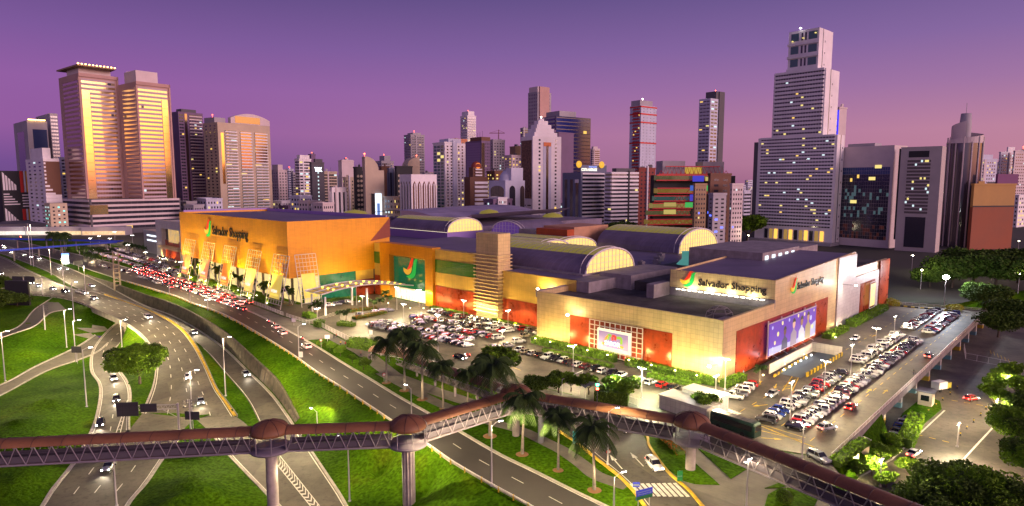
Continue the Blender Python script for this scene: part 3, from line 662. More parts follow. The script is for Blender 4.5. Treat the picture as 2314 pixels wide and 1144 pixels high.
mb=MB(); mb.box(3.3,12.4,171.9,172.6,7.2,11.4); part(mb,'wall',M_GOLD); mb=MB(); mb.box(3.3,12.4,171.8,172.6,0,7.2); part(mb,'red_panel',M_RED)
mb=MB()
for v in range(176,290,9): mb.box(-24.5,-23.7,v,v+.8,0,11.4)
part(mb,'column',M_CONC)
# --- annex left of the box
mb=MB(); mb.box(-5,40,292.6,360,0,16.5); part(mb,'wall',M_BEIGE)
mb=MB(); mb.box(-5.4,-5.05,292.8,345,0,5); part(mb,'plinth',M_REDD)
mb=MB(); mb.box(-4.8,45,292.6,400,16.6,18.5); part(mb,'roof',M_ROOF)
mb=MB(); mb.box(-9,-5.5,345,352,0,25); mb.box(-9,-5.5,385,396,0,25); mb.box(-9,-5.5,352,385,20,25); mb.box(-5.4,45,345,396,0,24.6); part(mb,'wall',M_WHITE)
mb=MB(); mb.box(-7,-5.5,352,385,0,12.5); part(mb,'red_panel',M_RED)
part(B(-6.4,-5.5,352,385,12.6,20),'window_band',M_DKGLASS)
part(B(-11,-7.1,350,387,7.2,9),'canopy_beam',M_BEIGE)
mb=MB(); mb.box(-8,-5.6,360,375,11.5,24); o=part(mb,'banner',mat('night_banner',(.1,.04,.3),.5,noise=(.25,.8),col2=(.7,.4,.05),emit=(.9,.6,.2),estr=.5))
mb=MB(); mb.box(-4,40,400,440,0,16); part(mb,'wall',mat('silver_cladding',(.42,.42,.45),.35,metal=.4,panel=(2.5,1.6,.02,.7)))
mb=MB(); 
for k in range(2): mb.box(-4.3,-4.05,404,432,12.2-k*3.4,13.0-k*3.4)
part(mb,'shop_sign',em('white_sign',(.8,.9,1),2.0))
# --- vaults
def vault(u0,u1,v0,v1,zb,ht,name='vault',glow=True,lit=None,n=18,sky=.30,gl=M_VGLOW,left=False,clere=None):
    """barrel along v, between u0..u1"""
    uc=(u0+u1)/2; r=(u1-u0)/2
    P=lambda t:(uc-r*math.cos(t),zb+ht*math.sin(t)**.85)
    ar=[P(math.pi*i/n) for i in range(n+1)]
    mb=MB(); vs=[]
    for a in ar: vs+=[(a[0],v0,a[1]),(a[0],v1,a[1])]
    fs=[];mi=[]
    for i in range(n):
        f=(i+.5)/n; s_=abs(f-.42)<sky/2
        mb.add(vs[2*i:2*i+4],[(0,2,3,1)],1 if s_ else 0)
    o=part(mb,name,[M_ROOF,M_SKYL])
    mb=MB()
    vs=[(uc,v0+.4,zb)]+[(a[0],v0+.4,a[1]) for a in ar]; mb.add(vs,[(0,i+1,i+2) for i in range(n)],0)
    g=mb.build('gable_glass',gl,o)
    mb=MB(); vs=[(uc,v1-.1,zb)]+[(a[0],v1-.1,a[1]) for a in ar]; mb.add(vs,[(0,i+2,i+1) for i in range(n)],0); mb.build('end_wall',M_GREY,o)
    mb=MB(); mb.tube([(a[0],v0,a[1]) for a in ar],.38,5); mb.tube([(a[0],v0+2.4,a[1]+.5) for a in ar],.16,4)
    k=int(r*2/2.2)
    for i in range(1,k):
        x=u0+(u1-u0)*i/k; t=math.acos(max(-1,min(1,(uc-x)/r))); zt=P(t)[1]
        mb.box(x-.07,x+.07,v0+.2,v0+.38,zb,zt)
    z=zb+2
    while z<zb+ht-.5:
        s_=((z-zb)/ht)**(1/.85); hw=r*math.sqrt(max(0,1-s_*s_)); mb.box(uc-hw,uc+hw,v0+.2,v0+.37,z-.06,z+.06); z+=2
    mb.build('arch_frame',M_STEEL,o)
    mb=MB()
    for j in range(1,int(abs(v1-v0)/3)):
        v=v0+(v1-v0)*j/int(abs(v1-v0)/3)
        ii=[i for i in range(n+1) if abs((i)/n-.42)<=sky/2+.03]
        mb.tube([(ar[i][0],v,ar[i][1]+.06) for i in ii],.09,4)
    mb.build('rib',M_ROOF,o)
    if clere:
        mb=MB(); mb.box(u0-.3,u0-.05,v0,v1,zb-clere,zb); mb.build('clerestory',lit,o)
    return o
part(B(24,57,62.6,112,17.3,18.5),'roof',M_GREY)
vault(26,56,63,111,17.5,8.9)
vault(112,150,76,122,17.5,10.5); vault(78,112,122,160,17.3,6,sky=.2)
vault(82,109,203,258,22,7.5,clere=3.4,lit=mat('clerestory_lit',(.3,.3,.3),.4,emit=(1,.85,.55),estr=1.3,panel=(2,3,.06,.1),samp=False)); part(B(81.5,109.5,202.5,259,17.3,21.9),'wall',M_PURPD)
vault(60,84,116,150,17.4,6.5)
o=vault(-13,13,0,38,20,8.5,gl=mat('purple_gable',(.25,.16,.42),.4,panel=(1.6,2.2,.06,.4),emit=(.3,.12,.8),estr=.12),sky=.12,n=16); o.rotation_euler=(0,0,-math.pi/2); o.location=(104,178,0)
mb=MB(); mb.box(103,150,163,193,17.3,20); part(mb,'wall',M_PURPD)
# wavy white roof further back
WV=[(322,28.5),(300,30.5),(285,31),(272,30.8),(262,30),(250,28.3),(238,27),(230,26.6),(222,28),(214,30.6)]
WQ=catmull([Vector((v,z_,0)) for v,z_ in WV],4); mb=MB(); vs=[]
for q in WQ: vs+=[(110,q.x,q.y),(205,q.x,q.y+1.5)]
for i in range(len(WQ)-1): mb.add(vs[2*i:2*i+4],[(0,1,3,2)],0,True)
o=part(mb,'wavy_roof',mat('pale_roof',(.36,.31,.44),.45,noise=(.06,.35),panel=(5,5,.10,.5)))
mb=MB(); vs=[]
for q in WQ:
    if q.x<286: vs+=[(110.3,q.x,20),(110.3,q.x,q.y-.05)]
mb.add(vs,[(2*i,2*i+2,2*i+3,2*i+1) for i in range(len(vs)//2-1)]); mb.build('fascia_wall',mat('pale_mauve_wall',(.55,.42,.42),.5),o)
mb=MB(); mb.box(109.6,110.2,214,228,22.5,26.5); mb.box(109.6,110.2,236,262,24,26.5); mb.build('clerestory',M_PURP,o)
mb=MB(); mb.box(110,230,205,330,17,24); part(mb,'roof_deck',M_ROOF)
mb=MB(); mb.lathe([(7,0),(5.5,1.8),(.1,3)],14,(150,240,29)); mb.lathe([(7,0),(5.5,1.8),(.1,3)],14,(175,205,27)); mb.lathe([(9,0),(7,2.2),(.1,3.4)],14,(90,310,28)); part(mb,'skylight_dome',M_SKYL)
# red and peach service blocks on the roof
mb=MB(); mb.box(97.5,103,129.5,150,17.3,26.5); part(mb,'service_block',mat('orange_red_block',(.42,.075,.015),.5,noise=(.2,.3)))
mb=MB(); mb.box(97,104,150.2,162,17.3,25.5); part(mb,'service_block',M_GREY)
mb=MB(); mb.box(103.1,132,129.5,150,17,27.5); part(mb,'service_block',mat('peach_block',(.50,.27,.15),.6,noise=(.2,.2)))
mb=MB(); mb.box(60,97,112.1,150,17.4,18.2); part(mb,'roof_deck',M_ROOF)
rr=random.Random(5)
for i in range(40):
    u=rr.uniform(62,95); v=rr.uniform(20,148)
    if 45<v<62: continue
    a=rr.uniform(1.2,3.5); b=rr.uniform(1.2,3); h=rr.uniform(1,2.4); zb=18.2 if v>112 else 17.3
    if v<50: u=rr.uniform(106,144); zb=17.9; 
    if v>50 and v<112: u=rr.uniform(58,108)
    mb=MB(); mb.box(u,u+a,v,v+b,zb,zb+h); mb.lathe([(.5,0),(.5,.35),(.42,.4)],8,(u+a/2,v+b/2,zb+h)); part(mb,'rooftop_unit',M_GREY if i%3 else M_STEEL)
# cooling plant, its green light put in as glow of the metal
mb=MB(); mb.lathe([(4.5,0),(2.6,2.0),(2.4,2.2),(2.4,5),(2.8,5.1)],14,(84,56,17.2)); mb.lathe([(3,0),(2.0,1.4),(2,3.5)],12,(92,53,17.2)); part(mb,'cooling_tower',mat('teal_metal_glow',(.15,.3,.28),.5,emit=(.2,.8,.65),estr=.22))
mb=MB()
for i in range(14): mb.box(94+i*2.3,94.25+i*2.3,44,44.2,17.2,21.5)
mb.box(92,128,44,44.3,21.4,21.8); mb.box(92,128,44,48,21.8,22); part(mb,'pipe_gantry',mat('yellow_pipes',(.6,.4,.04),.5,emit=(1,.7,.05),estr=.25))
# geodesic frame and skylight on the flat roof
mb=MB()
for k in range(6):
    a0=k*math.pi/3
    pts=[(10+3.6*math.cos(a0)*math.cos(t),6+3.6*math.sin(a0)*math.cos(t),14.3+3.2*math.sin(t)) for t in (0,.5,1,1.57)]
    mb.tube(pts,.09,4); a1=a0+math.pi/3
    for t in (0,.5,1): mb.tube([(10+3.6*math.cos(a0)*math.cos(t),6+3.6*math.sin(a0)*math.cos(t),14.3+3.2*math.sin(t)),(10+3.6*math.cos(a1)*math.cos(t),6+3.6*math.sin(a1)*math.cos(t),14.3+3.2*math.sin(t))],.09,4); 
part(mb,'geodesic_frame',M_GREY)
part(B(1.2,8,1.6,3.6,14.3,15.3),'parapet',M_GREY)
# ============================================================ WALL SIGNS
def bird(par,org,xd,size,depth=.25):
    """three swept ribbons: red wing, yellow wing, green tail"""
    X=Vector(xd).normalized(); Y=Vector((0,0,1)); Z=X.cross(Y)
    def rib(pts,m,nm,off):
        mb=MB(); L=catmull([Vector((a[0],a[1],0)) for a in pts],5); Wd=catmull([Vector((a[2],0,0)) for a in pts],5); vs=[]
        for i,p in enumerate(L):
            d=(L[min(i+1,len(L)-1)]-L[max(0,i-1)]).normalized(); q=Vector((-d.y,d.x,0))*Wd[i].x
            for s_ in (1,-1):
                for zz in (0,depth): 
                    e=p+q*s_; vs.append(Vector(org)+X*e.x*size+Y*e.y*size+Z*(zz+off))
        fs=[]
        for i in range(len(L)-1):
            a=4*i;b=4*i+4; fs+=[(a+1,b+1,b+3,a+3),(a,a+1,b+1,b),(a+2,b+2,b+3,a+3)]
        mb.add(vs,fs,0); return part(mb,nm,m,par)
    rib([(1.0,1.0,.0),(.78,.98,.05),(.66,.72,.10),(.52,.5,.09),(.3,.36,.01)],M_LRED,'red_ribbon',.12)
    rib([(.0,.42,.0),(.1,.3,.09),(.3,.22,.12),(.5,.3,.1),(.66,.5,.0)],M_LYEL,'yellow_ribbon',.06)
    rib([(1.12,.98,.0),(.95,.8,.09),(.88,.5,.11),(.8,.2,.12),(.55,.02,.1),(.2,.02,.0)],M_LGRN,'green_ribbon',.0)
def wallsign(name,label,org,xd,hgt,w,bsz,gap):
    t=thing(name,label,'sign',(0,0,0)); t.parent=None
    X=Vector(xd); o=Vector(org)
    t.location=MW(o.x,o.y,o.z); t.rotation_euler=(0,0,MROT)
    bird(t,Vector((0,0,0)),X,bsz)
    tm=textmesh('Salvador Shopping',hgt,'lettering',M_LET,t,X*(bsz*1.12+gap)+Vector((0,0,bsz*.12)),X,(0,0,1),ext=.18,width=w,bold=.02)
    return t
def ZF(px,py,u):  # picture point on plane u
    r=ray(px,py); a=r.x*UU.x+r.y*UU.y; t=(OO.x*UU.x+OO.y*UU.y+u)/a; p=Vector((r.x*t,r.y*t,CAMH+r.z*t)); return UV(p)[1],p.z
def ZS(px,py,v=0):
    r=ray(px,py); a=r.x*VV.x+r.y*VV.y; t=(OO.x*VV.x+OO.y*VV.y+v)/a; p=Vector((r.x*t,r.y*t,CAMH+r.z*t)); return UV(p)[0],p.z
wallsign('wall_sign','black lettered mall sign with bird logo high on the orange box wall',(-28.1,257.5,24.0),(0,-1,0),6.2,40,7.6,1.2)
wallsign('wall_sign','brightly lit black lettered mall sign with bird logo on the rooftop sign wall',(31.3,29.6,17.9),(0,-1,0),3,21,4.6,1.0)
wallsign('wall_sign','black lettered mall sign with bird logo facing the parking deck',(42.5,-.1,17.4),(1,0,0),3,22.5,4.2,.8)
t=thing('wall_sign','bird logo sign without letters on the green entrance glass','sign',MW(13.4,150.3,10.2),MROT); bird(t,(0,0,0),(0,-1,0),8.6)
# ---- light bar under the lit rooftop sign
t=thing('sign_light_bar','row of short white lamps on arms under the rooftop sign wall','lamp',MW(31.3,16,17.2),MROT)
mb=MB(); 
for i in range(15): mb.tube([(0,-13+i*1.9,-.2),(-1.4,-13+i*1.9,-.5)],.06,4)
mb.build('arm',M_LET,t)
mb=MB()
for i in range(15): mb.box(-1.6,-1.2,-13.6+i*1.9,-12.5+i*1.9,-.55,-.35)
mb.build('tube_lamp',em('sign_tube',(1,.95,.7),14),t)
for yy in (-9.5,-3,3.5,9.5):
    l=lamp('AREA',(-1.3,yy,-.3),420,(1,.85,.5),t,size=2.5,target=(0.1,yy,3))
# ---- leaning banner frames
M_BFR=mat('frame_steel',(.66,.60,.55),.4)
def banner(name,label,px,pyT,pyB,pxr,pyTr,u0,wd,side='F',cols=6,c1=(.6,.05,.01),c2=(.9,.4,.03),words='VEM',sub='Salvador'):
    pass
def lean_frame(v0,wd,ht,lean,c1,c2,label,words,side='F'):
    """frame standing before the wall; local x along wall to the viewer's right, y out"""
    t=thing('banner_frame',label,'banner')
    if side=='F': t.location=MW(-28.5-lean,v0,0); t.rotation_euler=(0,0,MROT-math.pi/2)
    else: t.location=MW(v0,171-lean-.5,0); t.rotation_euler=(0,0,MROT)
    # top touches near the wall, foot out at -lean ; local y into wall
    T=lambda a,h:Vector((a,(h/ht)*lean*.85,h))
    z0=1.5
    mb=MB(); nc=6; nr=12
    for i in range(nc+1):
        a=wd*i/nc
        if i in (0,1,nc-1,nc): mb.tube([T(a,z0),T(a,ht)],.16 if i in(0,nc) else .1,4)
        else: mb.tube([T(a,ht*.64),T(a,ht)],.09,4); mb.tube([T(a,z0),T(a,ht*.16)],.09,4)
    for j in range(nr+1):
        h=z0+(ht-z0)*j/nr
        if h>ht*.62 or h<ht*.18: mb.tube([T(0,h),T(wd,h)],.1 if 0<j<nr else .16,4)
        else: mb.tube([T(0,h),T(wd/nc,h)],.08,4); mb.tube([T(wd*(nc-1)/nc,h),T(wd,h)],.08,4)
    for a in (0,wd): mb.tube([T(a,ht*.42),(a,lean*.85+.6,ht*.05+.2)],.12,4); mb.tube([T(a,z0),(a,0,0)],.16,4)
    mb.build('frame',M_BFR,t)
    mb=MB(); a0,a1=wd/nc,wd*(nc-1)/nc; h0,h1=ht*.17,ht*.63
    mb.add([T(a0,h0),T(a1,h0),T(a1,h1),T(a0,h1)],[(0,1,2,3)]); p=mb.build('banner_sheet',mat('banner_'+words+str(round(c1[0],2))+str(round(c1[1],2)),c1,.5,noise=(.22,.2),col2=c2,emit=c2,estr=.65,samp=False),t)
    up=(T(0,ht)-T(0,0)).normalized(); q=T(a0,h0+(h1-h0)*.24)+Vector((.5,-.12,0))
    textmesh(words,1.7,'lettering',em('banner_white',(1,.9,.75),.9),p,q,(1,0,0),up,ext=.02,width=(a1-a0)*.6,bold=.05)
    textmesh(sub_(words),1.2,'lettering',em('banner_yellow',(1,.7,.1),1.0),p,T(a0,h0+(h1-h0)*.12)+Vector((.6,-.12,0)),(1,0,0),up,ext=.02,width=(a1-a0)*.75,bold=.03)
    return t
def sub_(w): return 'Salvador'
FB=[('orange red banner in a leaning white frame, nearest the car queue entrance at far left',(.5,.02,.01),(.7,.25,.08)),
('red banner with a smiling portrait in the second leaning frame from the left',(.5,.015,.01),(.75,.3,.12)),
('plain orange red banner in the third leaning frame from the left',(.65,.06,.01),(.9,.25,.02)),
('golden banner with two faces in the fourth leaning frame from the left',(.75,.3,.03),(.9,.6,.15)),
('pale yellow banner in the leaning frame just left of the orange box corner',(.7,.55,.25),(.6,.45,.05))]
tops=[(128,222),(300,398),(487,597),(707,825),(940,1083)]   # zoomed px of frame tops
for k,((xa,xb),(lab,c1,c2)) in enumerate(zip(tops,FB)):
    yt=[370,398,430,468,510][k]
    va,zt=ZF(380+xa/4.087,450+yt/4.087,-31); vb,_=ZF(380+xb/4.087,450+(yt+16)/4.087,-31)
    lean_frame(va,va-vb,zt,5.5,c1,c2,lab,'VEM')
ua,zt=ZS(380+1180/4.087,450+530/4.087,168.5); ub,_=ZS(380+1372/4.087,450+515/4.087,168.5)
lean_frame(ua,ub-ua,zt+.4,5.5,(.45,.32,.04),(.6,.45,.08),'olive gold banner in the broad leaning frame right of the orange box corner','VEM','S')
# portraits as simple soft shapes are left plain
# ---- wall trellis with lit board (front)
t=thing('wall_trellis','white grid trellis framing a glowing board on the red front wall','sign',MW(-.6,40.7,.4),MROT-math.pi/2)
W_,H_=18,9.9; mb=MB()
for i in range(11): 
    x=W_*i/10; mb.box(x-.12,x+.12,-.25,-.05,0,H_)
for j in range(8):
    z=H_*j/7; mb.box(-.1,W_+.1,-.3,-.1,z-.1,z+.1)
mb.build('grid',M_BFR,t)
p=MB().box(3.4,14.6,-1.0,-.35,1.9,8.0).build('board_surround',em('board_glow',(1,.85,.55),1.1,True),t)
p2=MB().box(4.0,14.0,-1.1,-1.02,2.9,7.4).build('board_face',mat('board_face',(.22,.16,.36),.4,emit=(.35,.26,.5),estr=.4),t)
def blob(pts,c,nm,wd=.38):
    mb=MB(); L=catmull([Vector((a,-1.14,b)) for a,b in pts],6); mb.tube(L,wd,8); o=mb.build(nm,em('blob'+nm,c,.9),p2); o.scale=(1,.12,1); o.location=(0,-1.0,0); return o
blob([(5.2,3.9),(6.6,3.9),(6.4,5.2),(7.4,6.3)],(1,.35,.02),'orange_curve'); blob([(7.3,5.2),(7.5,6.5),(8.4,6.4)],(.25,.6,.05),'green_curve'); blob([(8.9,5.2),(8.8,6.4),(9.8,6.4),(9.7,5.4)],(.9,.05,.03),'red_curve')
blob([(10.3,6.2),(11.7,6.2),(11.8,4.6)],(.35,.65,.03),'lime_curve'); blob([(10.8,4.9),(10.6,3.9),(12,3.8),(12.4,3.5)],(.9,.45,.02),'amber_curve')
textmesh('SABOR',1.7,'lettering',em('board_white',(1,1,1),1.3),p2,(6.2,-1.3,3.7),(1,0,0),(0,0,1),ext=.04,width=5.4,bold=.07)
lamp('AREA',(9,-2.6,.6),60,(1,.8,.45),t,size=5,target=(9,-.2,6))
# ---- big billboard on the right facade
t=thing('billboard','wide purple billboard with four people on the red wall facing the parking deck','billboard',MW(25,-1.3,2.2),MROT)
W_,H_=36,9
p=MB().box(0,W_,-.2,0,0,H_).build('panel',mat('billboard_print',(.10,.03,.30),.45,noise=(.16,.6),col2=(.04,.02,.25),emit=(.22,.10,.55),estr=.45),t)
mb=MB(); 
for x in (-.15,W_+.15,9,18,27): mb.box(x-.12,x+.12,.0,.3,-.8,H_+.8)
for x in (3,10,17,24,31): mb.tube([(x,-.1,-.3),(x,-1.6,-.9)],.06,4)
mb.box(-.3,W_+.3,-.3,.2,H_,H_+.15); mb.box(-.3,W_+.3,-.3,.2,-.15,0); mb.build('frame',M_STEEL,t)
def ell(cx,cz,rx,rz,y,m,nm,par,n=20):
    mb=MB(); vs=[(cx,y,cz)]+[(cx+rx*math.cos(2*math.pi*i/n),y,cz+rz*math.sin(2*math.pi*i/n)) for i in range(n)]; mb.add(vs,[(0,1+i,1+(i+1)%n) for i in range(n)]); return mb.build(nm,m,par)
def figure(cx,hz,skin,cloth,par,y=-.24,s=1.):
    mb=MB()
    sh=[(cx-2.2*s,0.05),(cx-2.0*s,hz-2.6*s),(cx-.6*s,hz-1.7*s),(cx-.45*s,hz-1.2*s),(cx+.45*s,hz-1.2*s),(cx+.6*s,hz-1.7*s),(cx+2.0*s,hz-2.6*s),(cx+2.2*s,0.05)]
    tr=tessellate_polygon([[Vector((a,b,0)) for a,b in sh]]); mb.add([(a,y,b) for a,b in sh],[tuple(t) for t in tr]); mb.build('printed_torso',cloth,par)
    ell(cx,hz,.95*s,1.3*s,y-.02,skin,'printed_face',par); 
    mb=MB(); vs=[(cx,y-.03,hz+.5*s)]+[(cx+1.05*s*math.cos(a),y-.03,hz+.35*s+1.15*s*math.sin(a)) for a in [math.pi*k/12 for k in range(13)]]; mb.add(vs,[(0,i+1,i+2) for i in range(12)]); mb.build('printed_hair',em('print_hair',(.12,.07,.05),.4),par)
sk=[em('print_skin%d'%i,c,1.) for i,c in enumerate([(.16,.07,.04),(.75,.42,.28),(.35,.17,.09),(.5,.27,.15)])]; cl=[em('print_cloth%d'%i,c,1.) for i,c in enumerate([(.06,.05,.10),(.35,.25,.3),(.6,.55,.6),(.4,.28,.15)])]
for i,(x,h,s_) in enumerate(((11,5.2,1),(17.5,6.4,1.1),(23.5,6.3,1.1),(28.5,6.9,1.05))): figure(x,h,sk[i],cl[i],p,-.24-.08*i,s_)
for i,(x,z_,r_) in enumerate(((2,7.6,.5),(6,5.2,.7),(9,7.9,.6),(14,8,.5),(21,8.2,.55),(26,8,.6),(31.5,6,.8),(33,3,.7),(4,3,.6),(2.5,1.5,.6),(34,8,.4))): ell(x,z_,r_,r_,-.235,em('print_dot',(1,.8,.3),1.0) if i%3 else em('print_dot2',(.6,.6,1),.9),'printed_dot',p)
mb=MB(); mb.add([(0,-.232,0.05),(36,-.232,0.05),(36,-.232,4.6),(20,-.232,1.2),(0,-.232,2.0)],[(0,1,2,3,4)]); mb.build('printed_floor',em('print_floor',(.55,.5,.75),.9),p)
for x in (3,10,17,24,31): lamp('AREA',(x,-2.4,-.9),70,(.85,.85,1),t,size=2,target=(x,0,5))
# small banner near the far end
t=thing('wall_banner','yellow and blue banner in a white frame near the far deck wall end','banner',MW(118,-2,3),MROT)
MB().box(0,6,0,.2,0,8.5).build('sheet',mat('far_banner',(.8,.6,.08),.5,noise=(.4,.6),col2=(.05,.2,.5),emit=(.9,.7,.2),estr=.7),t)
mb=MB(); 
for x in (-.5,6.5): mb.box(x-.15,x+.15,0,.2,-1,9.5)
for z_ in (-.8,9.2): mb.box(-.6,6.6,0,.2,z_-.12,z_+.12)
mb.build('frame',M_STEEL,t)
# red doors
for i,(u,v,f,lab) in enumerate(((-.3,28,'F','red service door below the glowing trellis board'),(13.9,66,'F','red service door in the red wall right of the louvred tower'),(42,-.4,'S','red service door below the purple billboard'))):
    t=thing('service_door',lab,'door',MW(u,v,0),MROT-(math.pi/2 if f=='F' else 0))
    MB().box(-1.1,1.1,-.08,.12,0,2.6).build('leaf',mat('bright_red',(.6,.02,.015),.4),t); MB().box(-1.25,1.25,.0,.14,2.62,2.8).build('lintel',M_RED,t)
# entrance canopy
t=thing('entrance_canopy','long curved glass and steel canopy leading to the green mall entrance','canopy',MW(-3,150,0),MROT)
mb=MB(); vs=[]; n=14
for i in range(n+1):
    x=-26+i*3.1; zz=6.5+3.2*math.sin(math.pi*min(1,(i+3)/(n+3)))
    for y in (-6,6): vs.append((x,y,zz+.0*y))
mb.add(vs,[(2*i,2*i+1,2*i+3,2*i+2) for i in range(n)]); mb.build('glazing',mat('canopy_glass',(.05,.07,.04),.15,spec=.8,panel=(1.5,1.5,.06,.2),emit=(.8,.7,.15),estr=.14,samp=False),t)
mb=MB()
for y in (-6,0,6): mb.tube([(vs[2*i][0],y,vs[2*i][2]+.12) for i in range(n+1)],.28 if y else .2,5)
for i in range(n+1): mb.tube([(vs[2*i][0],-6,vs[2*i][2]+.1),(vs[2*i][0],6,vs[2*i][2]+.1)],.12,4)
mb.build('rib',M_STEEL,t)
for (x,y) in ((-24,-5),(-6,-5.5),(-24,5),(-6,5.5)):
    MB().tube([(x,y,0),(x,y,8.2 if x>-20 else 7)],.42,8).build('column',M_STEEL,t)
mb=MB()
for i in range(2,n,2):
    for y in (-4,0,4): mb.box(vs[2*i][0]-.3,vs[2*i][0]+.3,y-.3,y+.3,vs[2*i][2]+.05,vs[2*i][2]+.32)
mb.build('lamp',em('amber_spot',(1,.6,.05),8),t)
lamp('POINT',(8,0,5),260,(1,.8,.5),t,size=1.5); lamp('POINT',(-14,0,5.5),160,(1,.75,.45),t,size=1.5)
# ---- facade uplights (lit lamps seen along the walls, plus added posts and post lamps)
def uplight(u,v,power,col,label,tgt,group,h=.5,spot=110,z=.3):
    t=thing('floodlight',label,'floodlight',MW(u,v,z-.3),MROT,group)
    mb=MB(); mb.tube([(0,0,0),(0,0,h)],.06,5); mb.build('post',M_LET,t)
    MB().box(-.16,.16,-.16,.16,h,h+.2).build('lens',em('flood_lens',(1,.8,.4),14),t)
    d=Vector(tgt)-Vector((u,v,h))
    lamp('SPOT',(0,0,h+.45),power*3.4,col,t,size=.25,spot=spot,target=d)
    return t
WARM=(1,.66,.20); WARM2=(1,.74,.12)
k=0
for v in (58,52,45,38,31,24,17,10,4):
    uplight(-5.2,v,450 if v in (31,24) else 650,WARM,'small hedge floodlight on an added post below the beige front wall',(0,v,8.5),'floodlights along the beige front wall',h=2.2,spot=135)  # posts added so the light clears the hedge
for v in (88,80,70,63): uplight(8.5,v,1300,WARM,'small ground floodlight below the yellow wall right of the louvred tower',(15,v,9),'floodlights below the yellow wall',spot=125)
for v in (94,97,100,103): uplight(9.2,v,1800,WARM,'ground floodlight at the foot of the louvred tower',(13,v,10),'floodlights at the louvred tower',spot=110)
for v in (107,114,121,127): uplight(5.5,v,1300,WARM,'ground floodlight below the green window band wall',(13,v,10),'floodlights by the entrance wall',spot=120)
for v in (131,146,161): uplight(2,v,1200,WARM,'ground floodlight in front of the orange entrance portal',(13,v,14),'floodlights at the entrance portal',spot=110)
for v in (178,195,212,229,246,263,280): uplight(-32.8,v+3.5,9000,WARM2,'ground floodlight among plants before the orange box wall',(-28,v+3.5,19),'floodlights before the orange wall',spot=130)
for v in (182,200,218,236,254,272,288): uplight(-36.8,v,9000,WARM2,'added tall post floodlight that brightens the orange box wall',(-28,v,27),'added post floodlights before the orange wall',h=4.2,spot=95)  # added lamps that brighten the wall above the banner frames
for u in (-16,-4): uplight(u,158,5000,WARM2,'ground floodlight on the lawn right of the orange box',(u,171,24),'floodlights on the lawn',spot=105)
for v in (300,310,320,330,340,355,370,385): uplight(-11,v,800,WARM,'small lamp in the hedge along the distant beige annex wall',(-5,v,9),'lamps along the annex hedge')
for u in (12,26,40,54,68): uplight(u,-5.5,1100,(1,.72,.38),'small ground floodlight below the red deck wall',(u,0,9),'floodlights below the deck facade',spot=125)
# hot wall mounted floods
for (u,v,z_,p,c,lab,tg) in ((-2.6,47.5,10.8,900,(1,.75,.35),'bright wall mounted floodlight left of the glowing board',(0,47.5,11.6)),(11.5,72,14,1400,(1,.72,.3),'bright wall mounted floodlight on the yellow wall',(15,72,14.5)),(88,-5,15,1500,(1,.93,.85),'cool white wall mounted floodlight high on the pale deck wall',(88,0,16)),(-2.8,2,4.5,700,(1,.95,.85),'white floodlight at the sharp front corner of the beige wall',(0,1.2,5.5))):
    t=thing('wall_floodlight',lab,'floodlight',MW(u,v,z_),MROT)
    MB().box(-.25,.25,-.3,.3,-.2,.2).build('lens',em('hot_lens',(1,.9,.7),45),t)
    MB().tube([(0,0,0),(tg[0]-u,tg[1]-v,0)],.05,4).build('arm',M_LET,t)
    lamp('POINT',(-.5,-.7,.1),p*(1.6 if z_>5 else .3),c,t,size=.3)
# ============================================================ CITY BUILDINGS
def W_(n,c,**k): return mat(n,c,k.pop('rough',.75),noise=(.05,.15),**k)
C_PINK=W_('pale_pink_render',(.62,.53,.53)); C_WHT=W_('white_render',(.80,.77,.78)); C_GRY=W_('grey_render_tower',(.38,.36,.39)); C_DGR=W_('dark_grey_tower',(.10,.095,.11))
C_BEI=W_('beige_render',(.52,.43,.31)); C_TAN=W_('tan_tile',(.34,.23,.13)); C_BRN=W_('brown_brick',(.16,.075,.045)); C_REDB=W_('red_brick',(.26,.05,.035)); C_BLU=W_('slate_blue_render',(.14,.16,.24)); C_ROSE=W_('rose_band',(.48,.30,.26))
C_LBL=W_('light_blue_render',(.54,.56,.68)); C_PUR=W_('purple_panel',(.17,.11,.20)); C_BLK=W_('black_panel',(.025,.025,.03)); C_ORW=W_('ochre_wall',(.42,.24,.07)); C_RUST=W_('rust_wall',(.26,.07,.03))
G_DK=mat('window_dark',(.03,.03,.045),.12,spec=.9); G_BL=mat('window_blue',(.03,.05,.14),.12,spec=.9); G_TEAL=mat('window_teal',(.03,.12,.12),.12,spec=.9)
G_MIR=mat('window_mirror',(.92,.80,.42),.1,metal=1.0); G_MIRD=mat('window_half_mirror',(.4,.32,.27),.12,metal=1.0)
L_WARM=em('window_lit_warm',(1,.62,.12),.9); L_WHT=em('window_lit_cool',(.75,.95,1),.8); L_YEL=em('window_lit_yellow',(1,.8,.25),.8); L_BLUE=em('window_lit_blue',(.1,.15,1),2.0); L_TEA=em('window_lit_teal',(.2,.9,.8),1.2)
L_RED=em('beacon_red',(1,.08,.03),12); L_AMB=em('beacon_amber',(1,.55,.1),14); L_SPOT=em('beacon_white',(1,.95,.9),14)
rt=random.Random(11)
